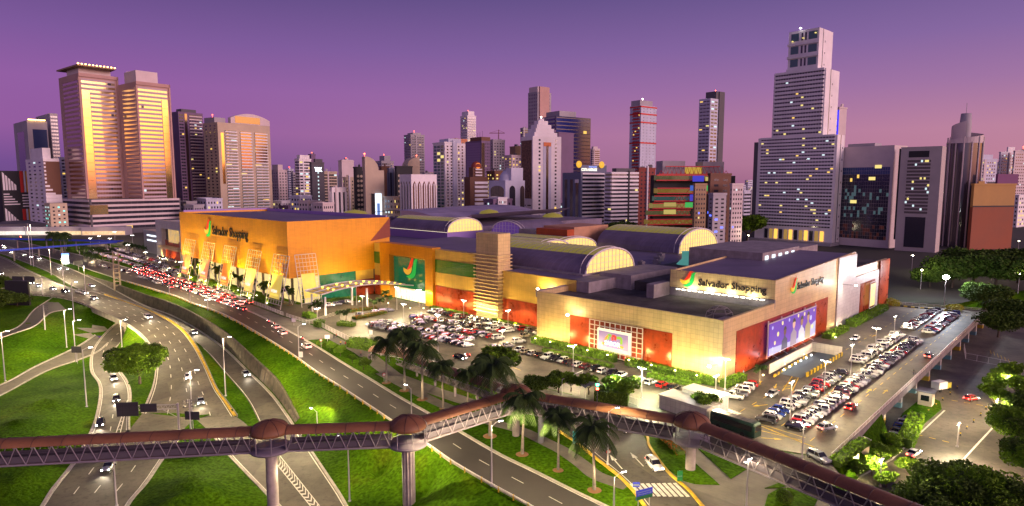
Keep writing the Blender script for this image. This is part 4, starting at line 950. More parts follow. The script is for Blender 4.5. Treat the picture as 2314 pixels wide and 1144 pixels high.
class Bld:
    def __init__(s,name,label,cat,xl,xc,xr,yt,D,a=44.1,z0=0,wall=C_WHT,cap=70,group=None,wL=None,wR=None):
        a=90-a if (xc>800 and a<44) else a; s.a=R(a); P=AT(xc,yt,D); s.h=P.z-z0; s.P=P; dL=Vector((-math.cos(s.a),math.sin(s.a))); dR=Vector((math.sin(s.a),math.cos(s.a)))
        def solve(px,d):
            k=ray(px,(yt+420)/2); k=k.x/k.y   # x=k*y
            den=d.x-k*d.y; return (k*P.y-P.x)/den if abs(den)>1e-6 else cap
        s.wL=wL or (max(2,min(cap,abs(solve(xl,dL)))) if xl<xc-.5 else cap*.5); s.wR=wR or (max(2,min(cap,abs(solve(xr,dR)))) if xr>xc+.5 else cap*.5)
        s.t=thing(name,label,cat,(P.x,P.y,z0),math.pi/2-s.a,group); s.wall=wall
    def pt(s,face,y,z,p):   # y along the face from the corner, p proud
        return (-p,y,z) if face=='L' else (y,-p,z)
    def body(s,m=None,z0=-2,z1=None,name='wall'):
        return MB().box(0,s.wR,0,s.wL,z0,z1 or s.h).build(name,m or s.wall,s.t)
    def bx(s,mb,face,y0,y1,z0,z1,p0,p1,mi=0):
        if face=='L': mb.box(-p1,-p0,y0,y1,z0,z1,mi)
        else: mb.box(y0,y1,-p1,-p0,z0,z1,mi)
    def q(s,mb,face,y0,y1,z0,z1,p,mi=0):
        if face=='L': mb.quad((-p,y1,z0),(-p,y0,z0),(-p,y0,z1),(-p,y1,z1),mi)
        else: mb.quad((y0,-p,z0),(y1,-p,z0),(y1,-p,z1),(y0,-p,z1),mi)
    def rows(s,faces='LR',n=20,z0=3,z1=None,cols=8,fh=.5,fw=.8,glass=G_DK,lit=.05,lits=(L_WARM,L_WHT,L_YEL),band=None,bandp=.5,slab=0,y0=.06,y1=.94,name='window_row',slabm=None,px=0):
        z1=z1 or s.h-2; dh=(z1-z0)/n; mats=[glass]+list(lits)
        bm_=MB()
        for i in range(n):
            mb=MB(); za=z0+dh*i+dh*(1-fh)/2; zb=za+dh*fh
            for f in faces:
                w_=s.wL if f=='L' else s.wR
                c=cols if isinstance(cols,int) else cols[0 if f=='L' else 1]
                a=w_*y0; b=w_*y1; cw=(b-a)/c
                for j in range(c):
                    ya=a+cw*(j+.5-fw/2); yb=a+cw*(j+.5+fw/2)
                    mi=0 if rt.random()>lit else 1+rt.randrange(len(lits))
                    s.q(mb,f,ya,yb,za,zb,px+.06,mi)
            mb.build(name,mats,s.t)
            for f in faces:
                w_=s.wL if f=='L' else s.wR
                if band: s.bx(bm_,f,w_*y0-.2,w_*y1+.2,zb+.01,z0+dh*(i+1)+dh*(1-fh)/2-.01,px,bandp)
                if slab: s.bx(bm_,f,w_*y0-.2,w_*y1+.2,za-.35,za+.05,0,slab); s.bx(bm_,f,w_*y0,w_*y1,za+.05,za+1.05,slab-.12,slab-.02)
        if band: bm_.build('spandrel_bands',band,s.t)
        if slab: bm_.build('balcony_slabs',slabm or s.wall,s.t)
    def cols_(s,face,n,z0,z1,fw=.5,glass=G_DK,fin=None,y0=.05,y1=.95,finp=.8,name='window_column'):
        w_=s.wL if face=='L' else s.wR; a=w_*y0; cw=w_*(y1-y0)/n; fm=MB()
        for j in range(n):
            mb=MB(); s.q(mb,face,a+cw*(j+.5-fw/2),a+cw*(j+.5+fw/2),z0,z1,.06); mb.build(name,glass,s.t)
            if fin: s.bx(fm,face,a+cw*(j+.5+fw/2),a+cw*(j+1.5-fw/2),z0,z1,0,finp)
        if fin: fm.build('fins',fin,s.t)
    def top(s,x0,x1,y0,y1,z0,z1,m=None,name='roof_block'):  # fractions of wR,wL ; z above top
        return MB().box(s.wR*x0,s.wR*x1,s.wL*y0,s.wL*y1,s.h+z0,s.h+z1).build(name,m or s.wall,s.t)
    def beacon(s,x,y,z,m=L_RED,r=.7):
        mb=MB(); mb.lathe([(.01,0),(r,r*.4),(r,r*.9),(.01,r*1.4)],6,(s.wR*x,s.wL*y,s.h+z)); mb.tube([(s.wR*x,s.wL*y,s.h-1),(s.wR*x,s.wL*y,s.h+z)],.12,4); return mb.build('beacon',m,s.t)
    def face(s,f,y0,y1,z0,z1,p,m,name,d=.0):
        w_=s.wL if f=='L' else s.wR; mb=MB(); s.bx(mb,f,w_*y0,w_*y1,z0,z1,d,p); return mb.build(name,m,s.t)
    def parapet(s,m=None,h=1.2,o=.4):
        mb=MB(); x,y=s.wR,s.wL
        for b in ((-o,x+o,-o,.3),(-o,x+o,y-.3,y+o),(-o,.3,.3,y-.3),(x-.3,x+o,.3,y-.3)): mb.box(*b,s.h-.4,s.h+h)
        mb.build('parapet',m or s.wall,s.t)
T='office_tower'; A='apartment_tower'
# --- twin golden towers and their podium
def golden(label,xl,xc,xr,yt,D,col0):
    b=Bld(T,label,'tower',xl,xc,xr,yt,D,a=38,wall=C_ROSE,cap=60); b.body()
    n=30; zt=b.h-4.5; z0=20; dh=(zt-z0)/n; bm_=MB(); bs=MB()
    for i in range(n):
        za=z0+dh*i; mb=MB()
        f0=.06 if i>n-4 else .27
        lo=i<7
        if col0: rng=(f0,.93)
        else: rng=(.05,.73 if i<n-4 else .93)
        nn=9
        for j in range(nn):
            y=b.wR*(rng[0]+(rng[1]-rng[0])*j/nn); y2=b.wR*(rng[0]+(rng[1]-rng[0])*(j+1)/nn)-.15
            r_=rt.random(); b.q(mb,'R',y,y2,za,za+dh*.50,.06,1 if r_<.012 else (2 if lo and r_<.05 else 0))
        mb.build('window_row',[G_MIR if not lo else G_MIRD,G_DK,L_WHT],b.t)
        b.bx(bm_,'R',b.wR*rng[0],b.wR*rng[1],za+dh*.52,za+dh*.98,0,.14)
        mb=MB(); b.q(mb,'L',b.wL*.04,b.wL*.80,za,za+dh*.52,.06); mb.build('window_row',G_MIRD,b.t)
        b.bx(bs,'L',b.wL*.04,b.wL*.80,za+dh*.53,za+dh*.98,0,.35)
    bm_.build('spandrel_bands',W_('mauve_spandrel',(.50,.39,.42)),b.t); bs.build('spandrel_bands',C_ROSE,b.t)
    g0,g1=(.055,.255) if col0 else (.74,.925)
    mb=MB(); 
    for i in range(14): 
        zz=z0-4+(zt-z0-dh*2.8+4)*i/14; b.q(mb,'R',b.wR*g0,b.wR*g1,zz,zz+(zt-z0)/14-.15,.45,0)
    mb.build('curtain_wall',[G_MIR],b.t)
    MB().box(b.wR-.9,b.wR+.6,-1.2,.0,14,b.h).build('corner_frame',C_ROSE,b.t); MB().box(0,b.wR+.6,-1.2,0,b.h-3,b.h+.3).build('top_frame',C_ROSE,b.t)
    return b
b=golden('left twin tower of glowing golden glass with a flat helipad crown',141,176,272,165,640,True)
b.top(.12,.95,.2,.8,0,7,C_PINK); mb=MB(); x,y=b.wR,b.wL
mb.prism([(-.02*x,-.04*y),(.96*x,-.04*y),(1.04*x,.5*y),(.96*x,1.04*y),(-.02*x,1.04*y)],b.h+7,b.h+8.4); mb.build('helipad',C_TAN,b.t)
for i in range(11): 
    m=MB(); m.lathe([(.01,0),(.7,.3),(.7,.9),(.01,1.1)],6,((.01+i*.094)*x,-.02*y,b.h+8.5)); m.build('rim_lamp',L_AMB,b.t)
b=golden('right twin tower of golden glass with a plain boxed roof',274,306,388,184,640,False); b.top(.1,.75,.15,.8,0,12,C_PINK)
b=Bld('podium_building','low striped podium building joining the feet of the twin golden towers','podium',140,202,407,452,600,a=38,wall=C_DGR,cap=150); b.body()
b.rows('LR',n=6,z0=4,z1=b.h-1,cols=(8,14),fh=.55,fw=.97,glass=G_DK,lit=.04,band=C_PINK,y0=.02,y1=.98)
b.face('R',.0,.18,b.h-14,b.h-5,.7,G_MIR,'gold_glass')
# --- far left group
b=Bld(T,'dark glass office tower with lights strung along its roof at far left','tower',27,60,112,272,760,a=42,wall=C_GRY); b.body()
b.face('R',.25,.95,10,b.h-10,.1,G_BL,'glass_front'); b.face('L',.25,.75,10,b.h-12,.1,G_DK,'glass_side')
for i in range(12):
    m=MB(); m.lathe([(.01,0),(.8,.3),(.8,.9),(.01,1.1)],6,(b.wR*(.1+.07*i),-.5,b.h+.5)); m.build('rim_lamp',L_AMB,b.t)
b=Bld(T,'grey slab tower rising behind the dark glass tower at far left','tower',80,112,136,256,800,a=42,wall=C_GRY); b.body(); b.rows('R',n=26,cols=3,fh=.5,fw=.9,lit=.08,z0=20); 
b=Bld(A,'narrow pale striped tower peeking out left of the golden twin towers','tower',134,136,170,355,720,a=42,wall=C_LBL); b.body(); b.rows('R',n=20,cols=4,fh=.45,fw=.85,lit=.07,glass=G_DK)
b=Bld(A,'white apartment block with stepped balcony bands and a rooftop box at far left','apartment block',60,97,136,358,660,a=40,wall=C_WHT); b.body(C_WHT)
b.rows('L',n=17,cols=3,fh=.4,fw=.4,lit=.04); b.top(.1,.6,.1,.8,0,11,C_WHT)
b.face('R',.0,1.,b.h*.5,b.h-3,.3,C_BRN,'brown_panel')
for i in range(17):
    z_=b.h-6-i*(b.h-8)/17; x1=.12+max(0,i-5)*.16; mb=MB(); b.bx(mb,'R',0,b.wR*min(1,x1),z_,z_+2,.3,.8); mb.build('balcony_band',C_WHT,b.t)
b=Bld('mural_building','dark building with white diagonal stripes and red and yellow panels at left edge','building',-40,0,64,386,700,a=30,wall=C_BLK,cap=90); b.body()
for f0,f1,m in ((.68,.80,mat('panel_red',(.45,.02,.015),.6)),(.82,.88,C_LBL),(.90,1.0,mat('panel_yellow',(.55,.30,.02),.6))): b.face('R',f0,f1,b.h*.62,b.h,.4,m,'colour_panel'); b.face('R',f0,f1,4,b.h*.32,.4,m,'colour_panel')
for i in range(5):
    b.face('R',.72,1.0,b.h*(.36+i*.05),b.h*(.38+i*.05),.5,C_WHT,'white_stripe')
    b.face('R',.05,.62-i*.09,b.h*(.40+i*.045),b.h*(.42+i*.045),.4,C_WHT,'white_stripe')
    mb=MB(); x0=b.wR*(.05+i*.1); mb.add([(x0,-.4,b.h*.66),(x0+2,-.4,b.h*.66),(x0+2,-.4,b.h*(.95-i*.05)),(x0,-.4,b.h*(.98-i*.05))],[(0,1,2,3)]); mb.build('white_stripe',C_WHT,b.t)
    mb=MB(); mb.add([(x0,-.4,3),(x0+2,-.4,3),(x0+2,-.4,b.h*(.32-i*.05)),(x0,-.4,b.h*(.35-i*.05))],[(0,1,2,3)]); mb.build('white_stripe',C_WHT,b.t)
b=Bld(A,'low pale block with small lit windows left of the podium','building',98,112,150,460,600,a=40,wall=C_BEI); b.body(); b.rows('LR',n=7,cols=(3,3),fh=.4,fw=.4,lit=.5,lits=(L_WHT,L_TEA))
b=Bld('roofed_hall','long low grey hall roof at far left beyond the junction','building',-80,-20,150,508,640,a=60,wall=C_DGR,cap=140); b.body(); b.rows('R',n=1,cols=14,fh=.5,fw=.8,lit=.25,z0=1,z1=6,lits=(L_WARM,))
# --- right of the golden towers
b=Bld(A,'blue grey apartment tower with balconies right of the golden twin towers','tower',388,402,462,252,790,a=35,wall=C_BLU); b.body(C_PUR)
b.rows('R',n=34,cols=5,fh=.6,fw=.8,lit=.05,slab=1.3,slabm=C_PINK,y0=.42); b.rows('R',n=34,cols=2,fh=.5,fw=.9,lit=.04,y0=.02,y1=.2,glass=G_DK); b.face('R',.24,.34,20,b.h-2,.8,G_MIRD,'mirror_strip'); b.top(.2,.8,.2,.8,0,4,C_DGR)
b=Bld(A,'broad cream apartment tower with curved crown, many balconies and orange reflections','tower',462,491,612,276,760,a=33,wall=C_BEI,cap=72); b.body()
for f0,f1 in ((.12,.34),(.40,.62),(.68,.93)): b.rows('R',n=30,cols=2,fh=.55,fw=.92,glass=G_TEAL,lit=.10,slab=1.6,y0=f0,y1=f1,z0=4,z1=b.h-8,slabm=C_WHT)
b.face('R',.05,.10,b.h*.4,b.h-12,.25,G_MIR,'mirror_strip'); b.rows('R',n=30,cols=3,fh=.38,fw=.14,glass=G_MIR,lit=.05,y0=.0,y1=1,z0=4,z1=b.h-8); b.face('R',.41,.61,b.h*.55,b.h-9,.5,G_MIRD,'mirror_bay'); b.face('R',.69,.92,b.h*.62,b.h-9,.5,G_MIRD,'mirror_bay')
b.rows('L',n=30,cols=3,fh=.4,fw=.4,lit=.04)
mb=MB(); pr=[(b.wR*.24,b.h),(b.wR,b.h)]+[(b.wR*(1-.76*t),b.h+1.+12*math.sin(math.pi*(.12+.75*t))**.8) for t in [k/10 for k in range(11)]]
tr=tessellate_polygon([[Vector((x,z_,0)) for x,z_ in pr]]); n_=len(pr)
mb.add([(x,-.4,z_) for x,z_ in pr]+[(x,5,z_) for x,z_ in pr],[tuple(t) for t in tr]+[tuple(i+n_ for i in t) for t in tr]+[(i,(i+1)%n_,(i+1)%n_+n_,i+n_) for i in range(n_)]); mb.build('curved_crown',C_PINK,b.t)
b.face('R',.32,.8,b.h+1,b.h+9,.7,G_MIRD,'crown_glass',.5); b.top(.0,.2,.2,.9,0,6,C_GRY)
b.beacon(.05,.5,9)
# --- generic mid-distance skyline: name,label,xl,xc,xr,yt,D,a,wall,style
def gen(label,xl,xc,xr,yt,D,wall,st,a=35,lit=.05,gl=G_DK,n=None,cat='building',name=None,roof=None,bcn=None,cols=None,**k):
    b=Bld(name or (A if yt<390 else 'city_building'),label,cat,xl,xc,xr,yt,D,a=a,wall=wall); b.body()
    nf=n or max(5,int(b.h/4.2)); cl=cols or (max(2,int(b.wL/4.5)),max(2,int(b.wR/4.5)))
    if st=='band': b.rows('LR',n=nf,cols=cl,fh=.5,fw=.96,lit=lit,glass=gl,band=wall,y0=.03,y1=.97,**k)
    elif st=='grid': b.rows('LR',n=nf,cols=cl,fh=.42,fw=.45,lit=lit,glass=gl,**k)
    elif st=='balc': b.rows('LR',n=nf,cols=cl,fh=.55,fw=.85,lit=lit,glass=gl,slab=1.2,**k)
    elif st=='vert':
        for f,c in zip('LR',cl): b.cols_(f,max(2,c//2+1),6,b.h-4,glass=gl,fin=wall,**k)
    b.parapet(h=1)
    if st!='plain' and rt.random()<.75:
        f_='R' if b.wR>b.wL else 'L'; p_=rt.uniform(.08,.75); b.face(f_,p_,p_+rt.uniform(.05,.12),3,b.h+rt.uniform(-1,3),rt.uniform(.7,1.6),rt.choice([wall,C_WHT,C_GRY,C_PINK]),'stair_bay')
    for q_ in range(rt.randrange(1,4)): x_=rt.uniform(.1,.7); y_=rt.uniform(.1,.6); b.top(x_,x_+rt.uniform(.08,.25),y_,y_+rt.uniform(.1,.3),0,rt.uniform(1.5,4.5),rt.choice([C_GRY,wall,C_DGR]),'roof_tank')
    if rt.random()<.5: x_=b.wR*rt.uniform(.2,.8); m_=MB(); m_.tube([(x_,b.wL*.4,b.h),(x_,b.wL*.4,b.h+rt.uniform(5,11))],.16,4); m_.build('antenna',C_DGR,b.t)
    if roof: b.top(*roof)
    if bcn: b.beacon(.5,.5,bcn)
    return b
gen('pale mauve slab right of the cream crowned tower',610,628,650,385,900,C_PINK,'grid',roof=(.1,.6,.1,.8,0,8),lit=.03)
gen('small striped block behind the mauve slab',645,652,664,383,1150,C_LBL,'band',bcn=4)
gen('narrow dark striped block left of the bright fronted slab',658,662,680,391,1050,C_GRY,'band')
b=gen('tall striped slab with brightly lit stair windows left of the dark lettered tower',667,676,704,360,900,C_WHT,'band',lit=.18,roof=(.1,.9,.1,.8,0,6))
gen('dark column tower rising just behind the lettered tower',698,703,714,350,930,C_PUR,'plain',bcn=3)
b=gen('dark tower with white illuminated letters near its top',700,704,733,368,820,C_DGR,'plain',roof=(.3,.9,.1,.8,0,5),name=T)
mb=MB()
for i in range(12): b.q(mb,'R',b.wR*.45,b.wR*.55,6+i*5,8+i*5,.1)
mb.build('stair_light_strip',L_WHT,b.t); textmesh('TEK',7.5,'lettering',em('tek_white',(.8,.9,1),4),b.t,(b.wR*.22,-.3,b.h-11),(1,0,0),(0,0,1),width=b.wR*.6,bold=.1)
gen('beige striped block with amber lights right of the lettered tower',726,729,762,389,840,C_BEI,'band',lit=.08)
gen('small dark gridded block behind the beige striped one',752,756,776,398,980,C_BLU,'grid',lit=.03)
gen('low white block with dark vertical window strips',746,750,782,426,660,C_WHT,'vert')
gen('tall pale mauve block with a flat rimmed roof',765,772,800,364,900,C_PINK,'plain',roof=(.1,1,.1,.9,0,2),bcn=4)
gen('beige block dotted with small square windows',775,779,801,402,700,C_BEI,'grid',lit=.08)
b=gen('dark block with columns of round pale windows',799,803,822,379,680,C_BLK,'plain')
for c in (.3,.7):
    for i in range(11):
        m=MB(); m.lathe([(.01,0),(1.5,0)],8); m.f=[tuple(reversed(f)) for f in m.f]; o=m.build('round_window',C_BEI,b.t,(b.wR*c,-.25,6+i*(b.h-10)/11)); o.rotation_euler=(R(90),0,0)
b=Bld('curved_top_building','cream building with quarter round top and a bright lit poster on its side','building',821,825,868,385,650,a=25,wall=C_BEI); b.body()
mb=MB(); w0,w1=0,b.wR*.72; pr=[(w0,b.h-.1),(w1,b.h-.1)]+[(w0+(w1-w0)*math.cos(t),b.h+14*math.sin(t)) for t in [math.pi/2*k/8 for k in range(9)]]+[(w0,b.h+14)]
tr=tessellate_polygon([[Vector((x,z_,0)) for x,z_ in pr]]); n_=len(pr); mb.add([(x,0.01,z_) for x,z_ in pr]+[(x,14,z_) for x,z_ in pr],[tuple(t) for t in tr]+[tuple(i+n_ for i in t) for t in tr]+[(i,(i+1)%n_,(i+1)%n_+n_,i+n_) for i in range(n_)]); mb.build('round_top',C_BEI,b.t); b.beacon(.02,.3,16,L_RED,1)
b.face('R',.3,.46,5,b.h*.62,1.2,C_BLK,'dark_column'); b.face('R',.5,.82,b.h*.22,b.h*.62,1.6,em('poster_glow',(.65,.75,1),1.6,True),'lit_poster'); b.face('R',.57,.72,b.h*.26,b.h*.46,1.75,em('poster_dark',(.1,.2,.5),.8),'poster_figure'); b.face('R',.5,.82,2,b.h*.21,1.6,em('poster_base',(1,.9,.8),1.4),'lit_base')
gen('striped dark block with an orange lit side behind the cream round topped one',847,862,890,365,1000,C_GRY,'band',roof=(.3,.8,.1,.8,0,9),bcn=11)
gen('dark brown block between the cream and the blue striped buildings',858,862,880,378,760,C_BRN,'plain')
gen('slate blue block with a thin white vertical window strip',876,879,894,382,720,C_BLU,'vert')
b=gen('dark block with round pale windows left of the white arched building',892,896,932,377,700,C_BLK,'plain')
for c in (.15,.4,.7):
    for i in range(10):
        m=MB(); m.lathe([(.01,0),(1.5,0)],8); m.f=[tuple(reversed(f)) for f in m.f]; o=m.build('round_window',C_BEI,b.t,(b.wR*c,-.25,6+i*(b.h-10)/10)); o.rotation_euler=(R(90),0,0)
b=gen('cream tower with a sloping curved top behind the white arched building',916,920,949,377,760,C_BEI,'plain')
mb=MB(); pr=[(0,b.h-.1),(b.wR,b.h-.1),(b.wR,b.h+12)]+[(b.wR-b.wR*math.sin(t),b.h+12*math.cos(t)) for t in [math.pi/2*k/8 for k in range(1,9)]]
tr=tessellate_polygon([[Vector((x,z_,0)) for x,z_ in pr]]); n_=len(pr); mb.add([(x,0.01,z_) for x,z_ in pr]+[(x,14,z_) for x,z_ in pr],[tuple(t) for t in tr]+[tuple(i+n_ for i in t) for t in tr]+[(i,(i+1)%n_,(i+1)%n_+n_,i+n_) for i in range(n_)]); mb.build('round_top',C_BEI,b.t); b.beacon(.8,.3,13)
b=Bld('arched_office_building','white office building with tall pointed arches between slender ribs','building',903,929,987,394,620,a=35,wall=C_WHT); b.body()
for f,n,m in (('R',5,C_BRN),('L',4,G_DK)):
    w_=b.wR if f=='R' else b.wL; cw=w_*.94/n
    for j in range(n):
        x0=w_*.03+cw*j+cw*.12; x1=x0+cw*.76; xm=(x0+x1)/2; zt=b.h-8
        pts_=[(x0,2),(x1,2),(x1,zt-4),(x1-cw*.1,zt-1.5),(xm,zt+1.5),(x0+cw*.1,zt-1.5),(x0,zt-4)]
        mb=MB(); mb.add([b.pt(f,x,z_,.1) for x,z_ in pts_],[tuple(range(7)) if f=='R' else tuple(range(6,-1,-1))]); mb.build('arched_window',m,b.t)
        mb=MB(); b.bx(mb,f,xm-.5,xm+.5,2,zt-1,.1,.9); mb.build('rib',C_WHT,b.t)
gen('dark grey residential tower with curved balconies at its left edge',914,928,960,305,1050,C_GRY,'balc',lit=.06,roof=(.2,.8,.1,.9,0,4),bcn=7,cat='tower')
gen('low stepped grey block right of the dark residential tower',955,960,978,392,1000,C_GRY,'grid')
b=Bld(T,'bright white tower with green glass left side and orange lit windows','tower',979,1004,1052,323,700,a=35,wall=C_WHT); b.body()
b.rows('L',n=24,cols=3,fh=.8,fw=.85,glass=G_TEAL,lit=.07,lits=(L_TEA,L_YEL),y0=.04,y1=.96,name='window_row'); b.rows('R',n=26,cols=(1,5),fh=.5,fw=.4,lit=.12,lits=(L_YEL,L_WARM),glass=G_MIRD); b.top(.25,.85,.1,.9,0,5,C_LBL); b.top(-.02,.4,-.02,1.02,0,1.2)
b.face('R',.0,.04,4,b.h,.8,C_WHT,'fin'); b.face('R',.38,.56,4,b.h+3,1.5,C_LBL,'stair_bay')
gen('orange lit rooftop tower behind the bright white green glass tower',1012,1030,1056,316,900,mat('painted_orange_glow',(.55,.2,.08),.6),'grid',roof=(-.2,1,0,1,0,1.5))  # orange light painted into the wall colour
b=gen('slender tall white residential tower above the skyline centre',1041,1056,1076,262,1100,C_WHT,'balc',roof=(.1,.8,.0,.9,0,8),bcn=10,cat='tower')
b=Bld(T,'plum tinted glass tower with a glowing orange right edge','tower',1052,1088,1108,318,850,a=50,wall=C_PUR); b.body(); b.rows('L',n=30,cols=1,fh=.9,fw=.99,glass=mat('plum_glass',(.22,.15,.28),.35),lit=0); b.face('R',.0,.35,8,b.h-3,.2,G_MIR,'mirror_strip'); b.rows('R',n=24,cols=3,fh=.4,fw=.4,y0=.4); b.top(.0,1,.0,.7,0,5,C_BRN)
for i in range(5): mb=MB(); mb.tube([(b.wR*.3,b.wL*(.1+.15*i),b.h+4),(b.wR*.3,b.wL*(.1+.15*i),b.h+13-i)],.2,4); mb.build('antenna',C_BLK,b.t)
b=Bld('red_domed_building','reddish brown building with white balcony bands and a round orange dome ornament','building',1049,1062,1103,400,660,a=30,wall=C_BRN); b.body()
for i in range(11): b.face('R',.25,.98,5+i*(b.h-8)/11,7.5+i*(b.h-8)/11,.9,C_WHT,'balcony_band')
b.top(.2,.75,.1,.8,0,10,C_BRN); mb=MB(); mb.lathe([(5.5,0),(5.2,2.5),(3.5,5),(.1,6.3)],16,(b.wR*.48,b.wL*.4,b.h+10)); mb.build('dome',C_REDB,b.t)
for i in range(3): b.face('R',.3,.66,b.h+1+i*3,b.h+2.4+i*3,.5,C_WHT,'balcony_band')
o=MB().lathe([(.01,0),(3,0)],14,(0,0,0)); o.f=[tuple(reversed(f)) for f in o.f]; o=o.build('orange_disc',em('orange_disc_m',(1,.25,.02),.9),b.t,(b.wR*.48,-.8+2,b.h+11.5)); o.rotation_euler=(R(90),0,0)
gen('unfinished grey concrete tower under the construction crane',1104,1114,1141,318,950,C_GRY,'grid',roof=(0,1,0,1,0,2))
gen('amber lit glass block below the unfinished tower',1100,1118,1138,388,760,C_BRN,'grid',lit=.85,lits=(L_YEL,L_WARM))
gen('white block with orange lit square windows left of the white stepped tower',1140,1156,1180,352,850,C_PINK,'grid',lit=.3,lits=(L_WARM,))
gen('small brown tower behind the orange windowed block',1152,1164,1182,332,1000,C_TAN,'plain')
b=Bld('arched_office_building','pale building with two broad arched dark glass bays and a small dome','building',1104,1142,1186,408,600,a=50,wall=C_LBL); b.body()
for f,a0,a1 in (('L',.08,.88),('R',.2,.5),('R',.75,.98)):
    w_=b.wR if f=='R' else b.wL; x0,x1=w_*a0,w_*a1; zt=b.h-4; r=(x1-x0)/2
    pts_=[(x0,2),(x1,2)]+[((x0+x1)/2+r*math.cos(t),zt-5+4*math.sin(t)) for t in [math.pi*k/8 for k in range(9)]]
    mb=MB(); mb.add([b.pt(f,x,z_,.1) for x,z_ in pts_],[tuple(range(len(pts_))) if f=='R' else tuple(range(len(pts_)-1,-1,-1))]); mb.build('arched_window',G_DK,b.t)
mb=MB(); mb.lathe([(9,0),(8,5),(5,9),(.1,11)],16,(b.wR*.5,b.wL*.4,b.h)); mb.build('dome',C_LBL,b.t); b.top(.3,.9,.0,.3,0,12,C_LBL)
# crane
t=thing('tower_crane','thin tower crane standing on the unfinished grey tower','crane',tuple(AT(1127,318,960)))
mb=MB(); mb.tube([(0,0,-5),(0,0,16)],.5,4); mb.build('mast',C_RUST,t); mb=MB(); mb.tube([(-14,0,11),(9,0,11)],.45,4); mb.tube([(-14,0,11),(0,0,15.5),(9,0,11)],.15,4); mb.build('jib',C_RUST,t)
# --- centre tall group
b=Bld(T,'tall unfinished concrete tower, highest in the skyline centre','tower',1193,1215,1245,207,1150,a=40,wall=C_GRY); b.body(C_GRY); b.rows('LR',n=34,cols=(5,5),fh=.5,fw=.5,lit=0,glass=C_PUR); b.top(0,.75,.0,.9,0,9,C_PINK); b.face('R',.1,.8,20,b.h+9,2.5,C_ROSE,'core_wall')
b=Bld(T,'very dark blue striped office slab with a wide flat top','tower',1218,1256,1334,262,900,a=35,wall=C_PUR,cap=80); b.body(mat('navy_glass',(.015,.02,.09),.15,spec=.8)); b.rows('R',n=26,cols=10,fh=.78,fw=.98,lit=.012,glass=mat('navy_window',(.01,.02,.16),.15,spec=.9),band=mat('bronze_band',(.20,.15,.14),.5),y0=.02,y1=.98,bandp=.3); b.rows('L',n=26,cols=3,fh=.5,fw=.98,lit=.01,glass=mat('navy_window',(.01,.02,.16)),band=C_GRY,bandp=.3); b.top(.15,.62,.1,.9,0,8,C_GRY)
gen('smaller plum block in front of the blue striped slab',1226,1262,1296,300,820,C_PUR,'plain',a=45,cat='tower')
b=Bld(T,'white tower with a stepped pyramid crown and dark patterned left side','tower',1177,1204,1268,307,640,a=30,wall=C_WHT); b.body()
b.rows('R',n=24,cols=1,fh=.5,fw=.9,lit=.05,y0=.2,y1=.27); b.rows('R',n=24,cols=1,fh=.5,fw=.9,lit=.05,y0=.77,y1=.84)
b.face('R',.36,.64,10,b.h-6,.35,C_LBL,'glass_bay'); b.face('R',.46,.54,10,b.h-9,.5,G_MIRD,'bay_glass'); b.face('R',.37,.63,b.h-10,b.h-6,.5,mat('orange_plate',(.6,.14,.02),.5),'orange_plate')
b.face('L',.08,.96,b.h*.35,b.h-4,.2,mat('rusty_lattice',(.28,.15,.09),.8,noise=(.45,.95),col2=(.02,.015,.02)),'patterned_panel'); b.rows('L',n=6,z1=b.h*.3,cols=2,fh=.3,fw=.7)
for i,(f,h_) in enumerate(((.80,4),(.64,8),(.5,12),(.34,16),(.14,18.5))): b.top(.5-f/2,.5+f/2,.5-f/2,.5+f/2,(0,4,8,12,16)[i],h_,C_WHT,'crown_step')
b.beacon(.5,.5,19.5,L_SPOT,.9)
gen('small striped far tower right of the blue slab',1334,1340,1355,337,1250,C_PINK,'band',roof=(.1,.7,.1,.8,0,5))
gen('striped far tower behind the white stepped tower',1176,1182,1194,290,1250,C_GRY,'band',cat='tower')
# --- blue building with rooftop lettering
b=Bld(T,'blue grey office block with rooftop lettering and two orange discs','office block',1271,1313,1369,390,560,a=35,wall=C_BLU); b.body()
b.rows('R',n=16,cols=8,fh=.55,fw=.97,lit=.03,band=C_WHT,z1=b.h-1,bandp=.7); b.cols_('L',3,6,b.h-6,glass=G_DK); b.face('L',.12,.3,b.h-9,b.h-6,.6,C_WHT,'balcony_band')
b.face('R',-.02,1.02,b.h,b.h+6.5,.2,C_BLU,'sign_screen',-1)
textmesh('COSTA ANDRADE',3.4,'lettering',em('roof_letters',(1,.93,.75),1.5),b.t,(b.wR*.0,-.45,b.h+1.4),(1,0,0),(0,0,1),width=b.wR*.62,bold=.05); textmesh('Empresarial',1.9,'lettering',em('roof_letters2',(.3,.4,1),1.3),b.t,(b.wR*.3,-.45,b.h+4.5),(1,0,0),(0,0,1),width=b.wR*.3)
for x in (-.12,.78):
    o=MB().lathe([(.01,.5),(3.,.5),(3.,0),(.01,0)],16).build('orange_disc',em('orange_disc_m2',(1,.5,.04),.8),b.t,(b.wR*x,-1.1,b.h+7)); o.rotation_euler=(R(90),0,0)
b=Bld(T,'white banded office block right of the blue lettered one','office block',1368,1382,1442,391,540,a=25,wall=C_BLK); b.body(); b.rows('LR',n=17,cols=(2,9),fh=.5,fw=.97,lit=.02,band=C_WHT,y0=0,y1=1,bandp=.8,z1=b.h); b.face('R',.6,.66,4,b.h+2,1,C_BLK,'dark_strip'); b.top(.2,.9,.1,.8,0,4,C_DGR)
